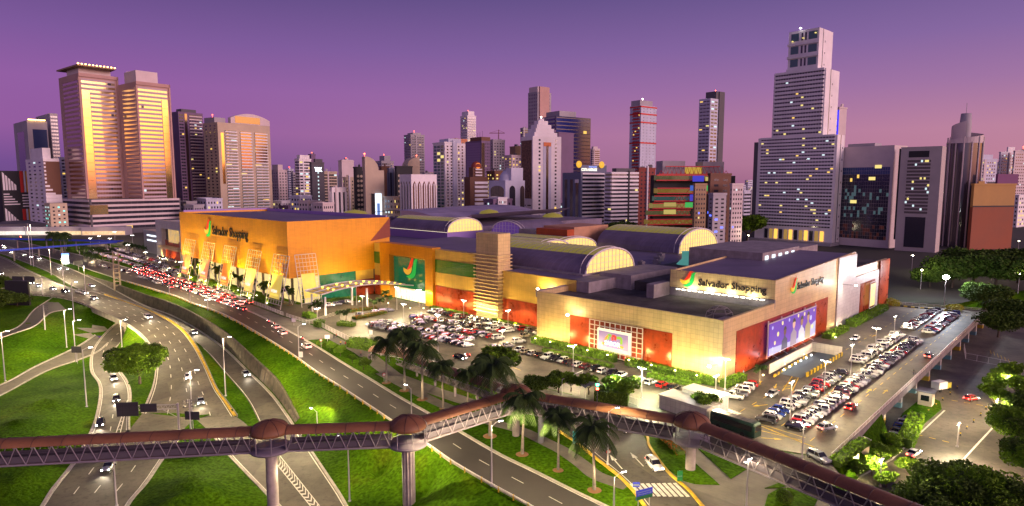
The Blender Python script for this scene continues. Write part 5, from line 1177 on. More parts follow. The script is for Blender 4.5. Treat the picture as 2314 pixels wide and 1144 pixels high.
# --- red striped tower
b=Bld(A,'tall pale tower with bright red horizontal stripes and red balconies','tower',1422,1449,1482,238,860,a=38,wall=C_LBL); b.body(); b.rows('R',n=30,cols=4,fh=.18,fw=.2,lit=.02,z0=30)
for z_ in (b.h-2.5,b.h-12,b.h-23,b.h-50,b.h-95,b.h-101): b.face('R',-.01,1.01,z_,z_+1.8,.5,mat('stripe_red',(.6,.03,.02),.5),'red_stripe'); b.face('L',0,1,z_,z_+1.8,.5,mat('stripe_red',(.6,.03,.02)),'red_stripe')
b.rows('L',n=34,cols=4,fh=.6,fw=.8,lit=.06,slab=1.4,slabm=mat('stripe_red',(.6,.03,.02)),y0=.1,y1=.7); b.top(.0,.8,.1,.9,0,7,C_GRY); b.beacon(.3,.3,9,L_SPOT,1)
gen('red brown brick block in front of the red striped tower',1440,1444,1481,381,640,C_REDB,'grid',lit=.02,cols=(2,4))
b=Bld(A,'slender tall tower with a dark right side standing alone at centre right','tower',1577,1606,1632,222,850,a=40,wall=C_LBL); b.body(); b.rows('L',n=34,cols=3,fh=.6,fw=.85,lit=.08,slab=1.2); b.face('R',.6,1.0,4,b.h+10,1.5,C_DGR,'dark_side'); b.rows('R',n=34,cols=2,fh=.45,fw=.8,lit=.08,y0=.05,y1=.55); b.top(.4,1,.0,.9,0,10,C_DGR); b.beacon(.7,.4,12)
# --- red trussed building
b=Bld('trussed_office_building','dark stepped office building hung in bright red steel trusses with coloured lights','office building',1468,1478,1676,396,560,a=80,wall=C_BLK,wL=8); RD=mat('truss_red',(.5,.02,.025),.4,emit=(.9,.03,.04),estr=.04); b.body(C_BLK,4,b.h)
lv=[(.0,.85,.92,1),(.0,.75,.72,.3),(-.02,.5,.60,.9),(-.06,.55,.49,.2),(-.1,.45,.38,.0),(-.12,.62,.24,0),(.02,.5,.10,0)]
for i,(x0,x1,zf,_) in enumerate(lv):
    z_=b.h*zf; mb=MB(); X0,X1=b.wR*x0,b.wR*x1; mb.box(X0,X1,-6-i%2*3,0,z_,z_+b.h*.075); mb.build('storey_box',[mat('storey_glass%d'%(i%4),[(.03,.03,.03),(.06,.05,.02),(.02,.04,.05),(.05,.03,.02)][i%4],.15,spec=.8,noise=(.15,.9),emit=[(.9,.9,.3),(1,.6,.1),(.3,.9,.8),(1,.75,.2)][i%4],estr=[.05,.12,.05,.16][i%4],samp=False)],b.t)
    mb=MB(); y=-6.2-i%2*3
    for zz in (z_,z_+b.h*.078): mb.box(X0-.5,X1+.5,y-.5,y,zz-.5,zz+.5)
    k=8
    for j in range(k):
        xa=X0+(X1-X0)*j/k; xb=X0+(X1-X0)*(j+1)/k
        if j>3 or i in(5,6): mb.tube([(xa,y-.3,z_),((xa+xb)/2,y-.3,z_+b.h*.077),(xb,y-.3,z_)],.28,4)
    mb.build('red_truss',RD,b.t)
for (x0,x1,z0_,z1_,c,nm) in ((.45,.6,.9,.99,(.03,.05,1),'blue_screen'),(.42,.52,.76,.84,(.02,.2,1),'blue_screen'),(.5,.66,.76,.84,(.05,.8,.15),'green_lit_planter'),(.42,.55,.6,.7,(.05,.05,.9),'blue_screen'),(.36,.52,.5,.58,(.05,.9,.1),'green_lit_planter'),(.08,.24,.40,.47,(1,.8,.2),'lit_window'),(.08,.24,.52,.58,(.8,.6,.15),'lit_window'),(.1,.28,.12,.19,(1,.5,.05),'lit_window'),(.62,.76,.91,.97,(1,.85,.35),'lit_window'),(.9,1.0,.90,.97,(.8,.65,.2),'lit_window')):
    b.face('R',x0,x1,b.h*z0_,b.h*z1_,9.8,em(nm+str(c[0]),c,.4),nm,9.6)
mb=MB(); 
for z_,z2_ in ((b.h+1,b.h+7.5),):
    X0,X1=b.wR*.05,b.wR*.98; mb.box(X0+6,X1-8,-2.5,-2,z2_-.4,z2_+.4); mb.box(X0,X1,-2.5,-2,z_-.5,z_+.3)
    for j in range(16): xa=X0+(X1-X0)*j/16; xb=X0+(X1-X0)*(j+1)/16; mb.tube([(xa,-2.3,z_),((xa+xb)/2,-2.3,z2_ if 0<j<15 else z_+3),(xb,-2.3,z_)],.3,4)
mb.build('roof_truss',RD,b.t); b.top(.12,.42,.2,2,0,12.5,C_GRY); b.top(.66,.95,.2,2,0,12,C_GRY); b.top(.42,.65,.3,1.5,0,7.0,mat('roof_yellow_glow',(.3,.2,.03),.6,noise=(.3,.9),emit=(1,.65,.08),estr=.35,samp=False))
b.face('R',.72,1.02,b.h*.86,b.h*.99,10,C_BLK,'storey_box'); 
# base with advertising
mb=MB(); mb.box(b.wR*.15,b.wR*.55,-3,10,0,b.h*.12); mb.build('pavilion',W_('pavilion_cream',(.5,.38,.2)),b.t)
# brown apartment blocks in front
def brown(label,xl,xc,xr,yt,D,w_,c=4,a=22):
    b=Bld('apartment_block',label,'apartment block',xl,xc,xr,yt,D,a=a,wall=w_); b.body(); b.rows('LR',n=12,cols=(1,c),fh=.42,fw=.5,lit=.05,lits=(L_WHT,L_YEL,L_BLUE)); b.parapet(); return b
brown('dark brown apartment block, tallest of the brown cluster by the red trusses',1600,1606,1652,395,500,C_BRN,2)
brown('tan left wing of the brown apartment cluster',1567,1571,1597,418,490,C_TAN,4)
brown('pale tan front wing of the brown apartment cluster',1602,1612,1642,440,470,C_GRY,2)
brown('pale grey right wing of the brown apartment cluster',1650,1655,1680,418,490,C_PINK,4)
gen('light blue low block glimpsed left of the white tower',1677,1681,1702,432,700,C_LBL,'band')
# --- low commercial things between
gen('low white hall with a dark louvred front left of the red trussed building',1436,1440,1500,530,520,C_WHT,'band',n=1,a=20)
# --- the tall stepped white hotel tower
def tier(b,x0,x1,z0,z1,n,c,lit,hgt_name='tier_wall',dep=.0,slab=True):
    mb=MB(); mb.box(b.wR*x0,b.wR*x1,dep,b.wL,z0,z1); mb.build(hgt_name,b.wall,b.t)
b=Bld('hotel_tower','giant stepped white tower with balcony bands, tallest on the right','tower',1712,1893,1906,304,500,a=42,wall=C_WHT,cap=90)
H1=b.h; H2=AT(1860,154,510).z; H3=AT(1840,62,515).z; b.body()
def fy(px,y=350):
    k=ray(px,y); k=k.x/k.y; d=Vector((-math.cos(b.a),math.sin(b.a))); return (k*b.P.y-b.P.x)/(d.x-k*d.y)/b.wL
def fx(px,f,y=350):   # depth so that the side reaches a picture column
    q=b.P.xy+Vector((-math.cos(b.a),math.sin(b.a)))*b.wL*f; k=ray(px,y); k=k.x/k.y; d=Vector((math.sin(b.a),math.cos(b.a))); return (k*q.y-q.x)/(d.x-k*d.y)
ya,yb=fy(1856),fy(1741); yc,yd=fy(1836),fy(1769); w2=min(40,fx(1887,ya)); w3=min(40,fx(1868,yc))
MB().box(.6,w2,b.wL*ya,b.wL*yb,H1,H2).build('tier_wall',b.wall,b.t); MB().box(1.2,w3,b.wL*yc,b.wL*yd,H2,H3).build('tier_wall',b.wall,b.t)
b.rows('L',n=27,z0=13,z1=H1-.5,cols=26,fh=.42,fw=.86,lit=.06,band=b.wall,bandp=.8,y0=.03,y1=.96)
b.rows('L',n=16,z0=H1+1,z1=H2-.5,cols=18,fh=.42,fw=.86,lit=.06,band=b.wall,bandp=.8,y0=ya+.02,y1=yb-.02,px=-.6)
for i in range(3):
    for (p,q_) in ((.06,.34),(.40,.46),(.52,.58),(.66,.92)):
        mb=MB(); b.bx(mb,'L',b.wL*(yc+(yd-yc)*p),b.wL*(yc+(yd-yc)*q_),H2+4+i*10,H2+10+i*10,-1.3,-1.1); mb.build('penthouse_window',G_TEAL if p in(.06,.66) else G_DK,b.t)
    mb=MB(); b.bx(mb,'L',b.wL*yc-.5,b.wL*yd+.5,H2+.5+i*10,H2+2.4+i*10,-1.2,0); mb.build('balcony_band',b.wall,b.t)
for f_,z_ in ((.1,H3-4.5),(.5,H3-7),(.85,H3-8.5),(.6,H3+1)):
    MB().lathe([(.01,0),(.8,.3),(.8,.8),(.01,1.2)],6,(0,b.wL*(yc+(yd-yc)*f_),z_)).build('beacon',L_YEL if z_<H3 else L_SPOT,b.t)
for (x0_,y_,z0_,z1_) in ((b.wR*.45,0,0,H1),(w2*.35,b.wL*ya,H1,H2),(w3*.3,b.wL*yc,H2,H3)):
    MB().box(x0_,x0_+1.1,y_-.08,y_+.3,z0_,z1_).build('dark_slot',G_DK,b.t)
    for i in range(int((z1_-z0_)/9)): MB().box(x0_+4,x0_+5,y_-.1,y_+.3,z0_+4+i*9,z0_+5.4+i*9).build('small_window',G_DK,b.t)
mb=MB(); b.bx(mb,'L',b.wL*.98,b.wL*1.06,0,H1-3,-8,-.5); mb.build('dark_wing',C_DGR,b.t)
for j_ in range(12): mb=MB(); b.q(mb,'L',b.wL*(.1+.065*j_),b.wL*(.1+.065*j_+.045),3,11,.4); mb.build('lobby_window',[em('lobby_warm',(1,.5,.08),1.2),em('lobby_dim',(.7,.4,.1),.4),G_DK][(j_*7)%3],b.t)
mb=MB(); mb.box(-7,10,-2,b.wL+3,-1,2.4); mb.build('podium',C_GRY,b.t)
b=gen('narrow tower with a deep blue lit left face behind the giant stepped tower',1884,1897,1909,244,620,C_PINK,'plain',a=60,cat='tower'); b.face('L',.0,1,20,b.h-2,.3,mat('blue_lit_wall',(.02,.02,.5),.5,emit=(.03,.03,1),estr=.9),'blue_lit_face')
for i in range(10): b.face('L',.3,.55,b.h-12-i*6,b.h-10-i*6,.5,G_DK,'window')
# --- dark reflecting glass office block
b=Bld(T,'broad office block with dark mirrored glass front and pale stone frame','office block',1896,2022,2049,328,480,a=55,wall=C_PINK,cap=70); b.body(C_PINK)
DG=mat('dark_mirror_front',(.03,.03,.05),.1,spec=1,noise=(.10,.8),col2=(.015,.02,.04)); nx,nz=22,20; BM=mat('blue_mirror',(.03,.07,.18),.15,spec=1)
GD=em('painted_reflection_dim',(.4,.7,.8),.10); GR=em('painted_reflection_red',(.5,.1,.05),.06)  # faint glow put into some panes in place of reflections
for i in range(nz):
    mb=MB(); z_=6+(b.h-22)*i/nz
    for j in range(nx):
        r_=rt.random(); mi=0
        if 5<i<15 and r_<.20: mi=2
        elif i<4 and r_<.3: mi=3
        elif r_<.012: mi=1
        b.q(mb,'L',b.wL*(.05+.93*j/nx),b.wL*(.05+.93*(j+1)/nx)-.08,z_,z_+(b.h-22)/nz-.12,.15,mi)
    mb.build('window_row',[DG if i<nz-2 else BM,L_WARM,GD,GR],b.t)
b.top(.2,.7,.4,.9,0,2.5,C_GRY)
for (p,q_) in ((6,.3),(12,.62),(3,.2)): mb=MB(); b.q(mb,'L',b.wL*q_,b.wL*(q_+.12),b.h-8-p*3,b.h-5.5-p*3,.3); mb.build('lit_window',L_YEL,b.t)
# ribbed pale block
b=Bld(T,'pale office block with sixteen ribbed window bands right of the dark mirrored block','office block',2034,2130,2136,330,450,a=44,wall=W_('pale_stone',(.46,.41,.40)),cap=60); b.body()
b.rows('L',n=16,cols=12,fh=.62,fw=.99,glass=mat('dusty_glass',(.12,.10,.10),.6),lit=.05,lits=(L_WHT,L_YEL),y0=.25,y1=.82,z0=27,z1=b.h-9,band=b.wall,bandp=.5); b.face('L',.3,.8,b.h-7.5,b.h-3,.15,C_BLK,'dark_vent'); b.face('L',.28,.78,3,25,.15,G_DK,'lobby_glass'); b.face('L',1.0,1.05,8,b.h-1,-.5,C_BLK,'dark_slot',-4)
# curved dark glass tower with spiral top
P=AT(2163,560,500); t=thing(T,'curved dark glass tower with a spiral fin top beside the ribbed pale block','tower',(P.x,P.y,0)); hh=AT(2163,322,500).z; r=11.5
mb=MB(); n=28
mb.lathe([(r,0),(r,hh)],n); mb.build('glass_drum',mat('curved_glass',(.05,.045,.06),.1,spec=1),t)
mb=MB()
for k in range(n):
    a_=2*math.pi*k/n; 
    if k%2==0: x,y=(r+.3)*math.cos(a_),(r+.3)*math.sin(a_); mb.tube([(x,y,0),(x,y,hh+ (4 if k%4 else 0))],.6,4)
mb.build('mullion',C_PINK,t)
mb=MB(); vs=[]; n2=40
for k in range(n2+1):
    a_=math.pi*1.0+2*math.pi*k/n2*1.15; z_=hh+2+ (k/n2)**1.3*14; rr_=r+1.2-4.0*(k/n2); vs+=[(rr_*math.cos(a_),rr_*math.sin(a_),hh-1),(rr_*math.cos(a_),rr_*math.sin(a_),z_)]
mb.add(vs,[(2*k,2*k+2,2*k+3,2*k+1) for k in range(n2)]); mb.build('spiral_fin',C_PINK,t)
mb=MB(); mb.lathe([(4,0),(4,13),(3.4,22),(.1,22.2)],12,(-1,0,hh)); mb.tube([(-1,0,hh+22),(-1,0,hh+30)],.2,4); mb.build('spiral_core',C_GRY,t)
mb=MB(); mb.lathe([(r+.1,hh-.2),(.1,hh)],n); mb.build('roof',C_GRY,t)
# right side neighbours
gen('dark tower with amber windows behind the curved glass one',2168,2176,2196,350,640,C_DGR,'grid',lit=.14,a=20)
b=gen('ochre and rust coloured windowless block with a purple rear tower',2196,2202,2296,418,470,C_ORW,'plain',a=12,name='warehouse_block'); b.face('R',-.0,1,-2,b.h*.66,.15,C_RUST,'rust_cladding'); b.face('L',0,1,-2,b.h*.66,.15,C_RUST,'rust_cladding'); b.face('R',0,1,b.h*.66,b.h*.68,.4,C_BLK,'dark_joint'); b.top(.55,1.05,.1,.9,0,8,W_('purple_block',(.18,.06,.16)))
gen('white tower with a dark gridded front and scattered lit windows at right',2192,2202,2252,360,800,C_LBL,'grid',lit=.22,a=20,roof=(.2,.8,.1,.8,0,6))
gen('pale residential slab at the right edge, left of the last tower',2255,2262,2290,345,900,C_WHT,'grid',lit=.06,a=20,roof=(.5,1,.1,.8,0,8))
gen('pale residential tower touching the right edge of the view',2288,2294,2330,342,880,C_PINK,'grid',lit=.08,a=20,bcn=6)
gen('slim pink tower right of the gridded white one',2246,2250,2262,372,900,C_PINK,'plain',a=20)
# --- distant skyline
rb=random.Random(23)
WL=[C_PINK,C_WHT,C_GRY,C_LBL,C_BEI,C_PUR,C_TAN,C_DGR]; WN=['pink','white','grey','light blue','beige','plum','tan','dark grey']
spans=[(605,960,26,392,438),(960,1480,24,372,430),(1430,1720,14,395,440),(1880,2330,18,380,440),(0,60,3,400,440),(395,470,5,380,430)]
k=0
for x0,x1,n_,y0,y1 in spans:
    for i in range(n_):
        x=x0+(x1-x0)*(i+rb.uniform(.1,.9))/n_; w_=rb.uniform(9,22); i_=rb.randrange(8); D=rb.uniform(1100,2200); yt=rb.uniform(y0,y1)
        b=Bld('distant_building','distant %s city block, a few pixels high, on the far skyline'%WN[i_],'building',x-w_*.35,x,x+w_*.65,yt,D,a=rb.uniform(20,50),wall=WL[i_],group='distant city blocks along the skyline')
        b.body(); b.rows('LR',n=max(4,int(b.h/7)),cols=(2,4),fh=.45,fw=.6,lit=.12,z0=2,z1=b.h-1)
def relabel(grp,fmt):
    d={}
    for o in COL.objects:
        if o.parent is None and o.get('group')==grp: d.setdefault(o['label'],[]).append(o)
    for lab,L_ in d.items():
        L_.sort(key=lambda o:o.location.x/o.location.y)
        for i,o in enumerate(L_): o['label']=fmt(lab,i+1) if len(L_)>1 else lab
relabel('distant city blocks along the skyline',lambda l,i:ordinal(i)+' from the left of the '+l.split(' city block')[0]+' blocks on the far skyline')
# nearer low rise filling between mall and towers
for i in range(34):
    x=rb.choice([rb.uniform(610,900),rb.uniform(1000,1180),rb.uniform(1260,1460),rb.uniform(1900,2314),rb.uniform(420,470)]); yt=rb.uniform(442,468); i_=rb.randrange(6)
    b=Bld('low_building','low %s rooftop building in the dim streets behind the mall'%WN[i_],'building',x-22,x,x+rb.uniform(20,45),yt,rb.uniform(560,900),a=rb.uniform(20,50),wall=WL[i_],cap=40,group='low buildings behind the mall')
    b.body(); b.rows('LR',n=max(2,int(b.h/5)),cols=(3,5),fh=.45,fw=.5,lit=.2,z0=1,z1=b.h-1); b.parapet()
relabel('low buildings behind the mall',lambda l,i:ordinal(i)+' from the left of the '+l.split(' rooftop')[0]+' rooftop buildings behind the mall')
# ============================================================ VEHICLES
def purge():
    roots=[o for o in COL.objects if o.parent is None and o.location.z<-400]; kill=[]
    for r in roots:
        for k in [k for k,v in PROTO.items() if v==r]: del PROTO[k]; USED.pop(k,None)
        kill+=[c for c in r.children_recursive]+[r]
    for o in kill: bpy.data.objects.remove(o)

PAINT={'white':(.62,.62,.60),'silver':(.34,.35,.37),'black':(.012,.012,.015),'grey':(.10,.10,.11),'red':(.45,.012,.012),'blue':(.015,.04,.22),'beige':(.38,.33,.25),'maroon':(.12,.01,.02)}
def paint(c):
    m=mat('paint_'+c,PAINT[c],.25,metal=.35 if c in('silver','grey') else 0); m.node_tree.nodes['Principled BSDF'].inputs['Coat Weight'].default_value=.6; return m
M_CG=mat('car_glass',(.012,.012,.016),.06,spec=1); M_TY=mat('tyre',(.015,.015,.015),.85); M_RIM=mat('rim',(.30,.30,.31),.35,metal=.8); M_TRIM=mat('black_trim',(.02,.02,.02),.6)
M_HL=mat('headlight_off',(.6,.6,.6),.15,spec=1); M_TL=mat('taillight_off',(.35,.01,.01),.2)
M_HLON=em('headlight_on',(1,.93,.8),60,False); M_TLON=em('taillight_on',(1,.04,.03),26,False)
def loft(mb,st,mi=0,cap=True,smooth=False):
    n=len(st[0]); vs=[p for r in st for p in r]; fs=[(i*n+k,(i+1)*n+k,(i+1)*n+(k+1)%n,i*n+(k+1)%n) for i in range(len(st)-1) for k in range(n)]
    mb.add(vs,fs,mi,smooth)
    if cap: mb.add(st[0],[tuple(range(n))],mi); mb.add(st[-1],[tuple(reversed(range(n)))],mi)
KIND={ # length half, width half, hood z, roof z, cabin base x0,x1, roof x0,x1, belt z rear/front
 'hatchback':dict(l=1.98,w=.86,hood=.86,tail=.96,roof=1.50,cb=(-1.9,1.05),cr=(-1.45,.25)),
 'sedan':dict(l=2.22,w=.87,hood=.84,tail=.93,roof=1.45,cb=(-1.62,1.05),cr=(-.95,.25)),
 'SUV':dict(l=2.2,w=.92,hood=1.02,tail=1.10,roof=1.70,cb=(-2.12,1.05),cr=(-1.85,.35)),
 'pickup':dict(l=2.65,w=.93,hood=1.08,tail=1.08,roof=1.80,cb=(-.95,1.15),cr=(-.75,.45))}
def carproto(kind,col,lit=False):
    K=KIND[kind]; l,w_=K['l'],K['w']; t=thing('parked_car' if not lit else 'moving_car','x','car',(0,0,-500))
    P=paint(col)
    def ring(x,zb,zt,wd):
        return [(x,-wd*.94,zb),(x,-wd,zb+.18),(x,-wd,(zb+zt)/2+.08),(x,-wd*.90,zt),(x,0,zt+.045),(x,wd*.90,zt),(x,wd,(zb+zt)/2+.08),(x,wd,zb+.18),(x,wd*.94,zb)]
    mb=MB(); h,tl=K['hood'],K['tail']; c0,c1=K['cb']
    st=[ring(-l,.45,tl-.22,w_*.86),ring(-l+.10,.30,tl-.03,w_*.95),ring(-l+.5,.24,tl,w_),ring(c0+.3,.24,tl,w_),ring(0,.24,(tl+h)/2+.03,w_),ring(c1,.24,h+.02,w_),ring(l-.45,.24,h-.10,w_*.97),ring(l-.12,.28,h-.22,w_*.90),ring(l,.36,h-.36,w_*.80)]
    loft(mb,st,0,smooth=True)
    if kind=='pickup': mb.box(-l+.12,c0-.1,-w_*.82,w_*.82,tl-.02,tl+.05,1)
    r0,r1=K['cr']; zr=K['roof']; wr=w_*.72; wb=w_*.88
    def rr(x,z,wd): return [(x,-wd,z),(x,wd,z)]
    mb.add([(r0-.03,-wr,zr-.05),(r1+.05,-wr,zr-.05),(r1+.05,wr,zr-.05),(r0-.03,wr,zr-.05),(r0+.12,-wr*.88,zr+.03),(r1-.1,-wr*.88,zr+.03),(r1-.1,wr*.88,zr+.03),(r0+.12,wr*.88,zr+.03)],[(4,5,6,7),(0,1,5,4),(1,2,6,5),(2,3,7,6),(3,0,4,7)],0,True)
    zb=lambda x: tl+(h-tl)*((x-c0)/(c1-c0))
    for s_ in (-1,1):   # pillars
        for (xa,xb,xc,xd) in ((c1-.02,c1-.14,r1+.04,r1-.06),(-.28,-.40,-.30,-.42),(c0+.02,c0+.22,r0-.02,r0+.16)):
            o=.015*s_; mb.add([(xa,s_*wb+o,zb(xa)),(xb,s_*wb+o,zb(xb)),(xd,s_*wr+o,zr-.04),(xc,s_*wr+o,zr-.04)],[(0,1,2,3) if s_>0 else (3,2,1,0)],0)
    mb.box(-l-.02,-l+.12,-w_*.8,w_*.8,.30,.48,1); mb.box(l-.1,l+.02,-w_*.72,w_*.72,.28,.46,1)
    mb.build('body',[P,M_TRIM],t)
    mb=MB(); a=[(c0,-wb,zb(c0)-.02),(c1,-wb,zb(c1)-.02),(c1,wb,zb(c1)-.02),(c0,wb,zb(c0)-.02)]; b=[(r0,-wr,zr-.045),(r1,-wr,zr-.045),(r1,wr,zr-.045),(r0,wr,zr-.045)]
    mb.add(a+b,[(0,1,5,4),(1,2,6,5),(2,3,7,6),(3,0,4,7),(4,5,6,7)]); mb.build('windows',M_CG,t)
    for x in (-l+.78,l-.82):
        for s_ in (-1,1):
            m2=MB(); rd=.34 if kind in('SUV','pickup') else .31
            for (ra,rb_,y0,y1,mi) in ((.02,rd,.0,.0,0),):
                n=10; y=s_*(w_+.02); yi=s_*(w_-.2)
                v1=[(x+rd*math.cos(2*math.pi*k/n),y,rd+rd*math.sin(2*math.pi*k/n)) for k in range(n)]; v2=[(p[0],yi,p[2]) for p in v1]; v3=[(x+.2*math.cos(2*math.pi*k/n),y+s_*.012,rd+.2*math.sin(2*math.pi*k/n)) for k in range(n)]
                m2.add(v1+v2,[(k,(k+1)%n,(k+1)%n+n,k+n) for k in range(n)]+[tuple(range(n))],0); m2.add(v3,[tuple(range(n))],1)
            m2.build('wheel',[M_TY,M_RIM],t)
    for s_ in (-1,1):
        y0,y1=s_*w_*.52,s_*w_*.84
        MB().box(l-.22,l-.03,y0,y1,h-.36,h-.20).build('headlight',M_HLON if lit else M_HL,t)
        MB().box(-l-.03,-l+.12,y0,y1,tl-.30,tl-.10).build('taillight',M_TLON if lit else M_TL,t)
    return reg(t)
PROTO={}
def proto(kind,col,lit=False):
    k=(kind,col,lit)
    if k not in PROTO: PROTO[k]=carproto(kind,col,lit); USED[k]=False
    return k
USED={}; NCAR=[0]; rc=random.Random(42)
def pick():
    c=rc.choices(['white','silver','black','grey','red','blue','beige','maroon'],[44,15,14,9,8,3,4,2])[0]; k=rc.choices(['hatchback','sedan','SUV','pickup'],[38,28,30,4])[0]; return k,c
def setcar(k,loc,rz,label,group,parts=True,cat=None):
    NCAR[0]+=1; p=PROTO[k]
    if not USED[k] and parts:
        USED[k]=True; p.location=loc; p.rotation_euler=(0,0,rz); p['label']=label; p['group']=group; r=p
        if cat: p['category']=cat
        return r
    if parts: return dup(p,loc,rz,label,group)
    # far copies: one mesh each
    key=('far',)+k
    if key not in FAR:
        ms=[];mb=MB()
        for c in [q for q in p.children if q.type=='MESH']:
            me=c.data; off=[]
            for m in me.materials:
                if m not in ms: ms.append(m)
                off.append(ms.index(m))
            o=len(mb.v); mb.v+= [tuple(v.co) for v in me.vertices]
            for f in me.polygons: mb.f.append(tuple(i+o for i in f.vertices)); mb.m.append(off[f.material_index]); mb.sm.append(False)
        o=mb.build('parked_car',ms); FAR[key]=o.data; bpy.data.objects.remove(o)
    o=bpy.data.objects.new('parked_car' if not k[2] else 'moving_car',FAR[key]); COL.objects.link(o); o.location=loc; o.rotation_euler=(0,0,rz); tag(o,label,'car',group); return o
FAR={}
def place(k,loc,rz,label,group,parts=True): return setcar(k,loc,rz+rc.uniform(-.03,.03),label,group,parts)
Ua=MROT; Va=MROT+math.pi/2
def row(u0,v0,u1,v1,n,ang,desc,group,gaps=(),parts=True,over=None):
    j=0
    for i in range(n):
        if i in gaps: continue
        f=i/max(1,n-1); k=pick()
        if over and i in over: k=over[i]
        kk=proto(*k); j+=1
        p=MW(u0+(u1-u0)*f+rc.uniform(-.25,.25),v0+(v1-v0)*f+rc.uniform(-.12,.12),.03)
        flip=math.pi if rc.random()<.35 else 0
        place(kk,p,ang+flip,'%s %s, %s %s'%(k[1],k[0],ordinal(j),desc),group,parts)
# front row before the beige wall
row(-13.5,57,-13.5,21,14,Ua+math.pi,'from the left in the row below the glowing board wall','cars parked below the beige front wall',over={0:('hatchback','white'),1:('hatchback','beige'),2:('hatchback','white'),3:('hatchback','black'),4:('SUV','white'),5:('SUV','black'),6:('hatchback','white'),7:('SUV','black'),8:('hatchback','white'),9:('hatchback','maroon'),10:('hatchback','black'),11:('hatchback','white'),12:('hatchback','black'),13:('sedan','white')})
row(-13.5,15.5,-12.8,2.6,5,Ua+math.pi,'from the left in the short row near the beige corner','cars parked near the front corner',over={0:('hatchback','white'),1:('hatchback','white'),2:('hatchback','red'),3:('SUV','black'),4:('hatchback','beige')})
row(-17,-2,-19,-5.5,2,Ua+math.pi,'beside the white kiosk roofs','cars by the kiosks',over={0:('hatchback','white'),1:('hatchback','red')})
row(-9,-7,2.5,-6.2,5,-.45,'from the front in the cluster at the beige corner','cars parked at the front corner',over={0:('pickup','white'),1:('pickup','silver'),2:('SUV','white'),3:('SUV','white'),4:('hatchback','red')})
# front car park
row(5,121,6,76,18,R(28),'from the left in the front car park row nearest the yellow wall','cars parked in the front car park, wall side row')
row(6.8,74,7.5,64,4,R(28),'from the left beside the left end of the beige block','cars beside the beige block')
row(-6.3,117,1.5,76.5,19,R(28),'from the left in the second front car park row from the wall','cars parked in the front car park, second row',over={0:('hatchback','blue'),1:('hatchback','red'),5:('hatchback','red')})
row(-11.8,109,-7.5,72,15,R(28),'from the left in the third front car park row from the wall','cars parked in the front car park, third row',gaps=(2,3),over={9:('hatchback','red'),11:('SUV','black'),13:('hatchback','red')})
row(-19.8,118,-16,77,19,R(28),'from the left in the fourth front car park row from the wall','cars parked in the front car park, fourth row')
row(-25.2,117,-20.5,72,20,R(28),'from the left in the front car park row nearest the palms','cars parked in the front car park, palm side row',over={1:('hatchback','maroon'),14:('SUV','white'),15:('hatchback','white'),13:('hatchback','red')})
# right parking deck
D1='parking deck cars, mall side row'; D2='parking deck cars, outer row'
DA=R(-36)
row(-17.7,-18.8,27.5,-18.8,19,DA,'from the near end of the near deck block, mall side','cars on the deck, near block mall side row',over={0:('SUV','grey'),1:('hatchback','white'),2:('hatchback','blue'),16:('SUV','white')})
row(-18,-24.6,25.5,-24.6,19,DA,'from the near end of the near deck block, outer side','cars on the deck, near block outer row',over={0:('hatchback','black'),1:('hatchback','red'),15:('hatchback','red'),16:('SUV','white')})
row(43,-18.8,87.5,-18.8,19,DA,'from the near end of the middle deck block, mall side','cars on the deck, middle block mall side row',over={i:('SUV' if i%2 else 'hatchback','white') for i in range(19)})
row(30.5,-24.6,82,-24.6,22,DA,'from the near end of the middle deck block, outer side','cars on the deck, middle block outer row')
row(99.5,-18.8,143,-18.8,17,DA,'from the near end of the far deck block, mall side','cars on the deck, far block mall side row',parts=False)
row(97.5,-25.2,139.5,-25.2,16,DA,'from the near end of the far deck block, outer side','cars on the deck, far block outer row',parts=False)
for i,(x,y,kk,lab) in enumerate(((1120,788,('hatchback','white'),'white hatchback at the left of the pair by the lot exit'),(1148,785,('hatchback','silver'),'silver hatchback at the right of the pair by the lot exit'),(1172,775,('SUV','white'),'white SUV in the lane left of the beige block'),(1188,762,('hatchback','beige'),'beige hatchback in the lane beside the beige block corner'),(1200,750,('SUV','silver'),'silver SUV closest to the beige block corner'))):
    g=G(x,y); place(proto(*kk),(g.x,g.y,.03),R(30),lab,None)
# small groups by the entrance
for i,(x,y,c) in enumerate(((745,693,'white'),(762,690,'silver'),(775,687,'black'),(787,685,'white'),(818,715,'silver'),(850,708,'white'),(866,706,'grey'),(880,704,'silver'))):
    k=('hatchback' if i%2 else 'SUV',c); g=G(x,y); place(proto(*k),(g.x,g.y,.03),.5,'%s %s parked %s'%(c,k[0],['left end of the short row by the orange shrubs','second in the short row by the orange shrubs','third in the short row by the orange shrubs','right end of the short row by the orange shrubs','alone in front of the canopy column','left of three cars right of the canopy','middle of three cars right of the canopy','right of three cars right of the canopy'][i]),'cars near the mall entrance')
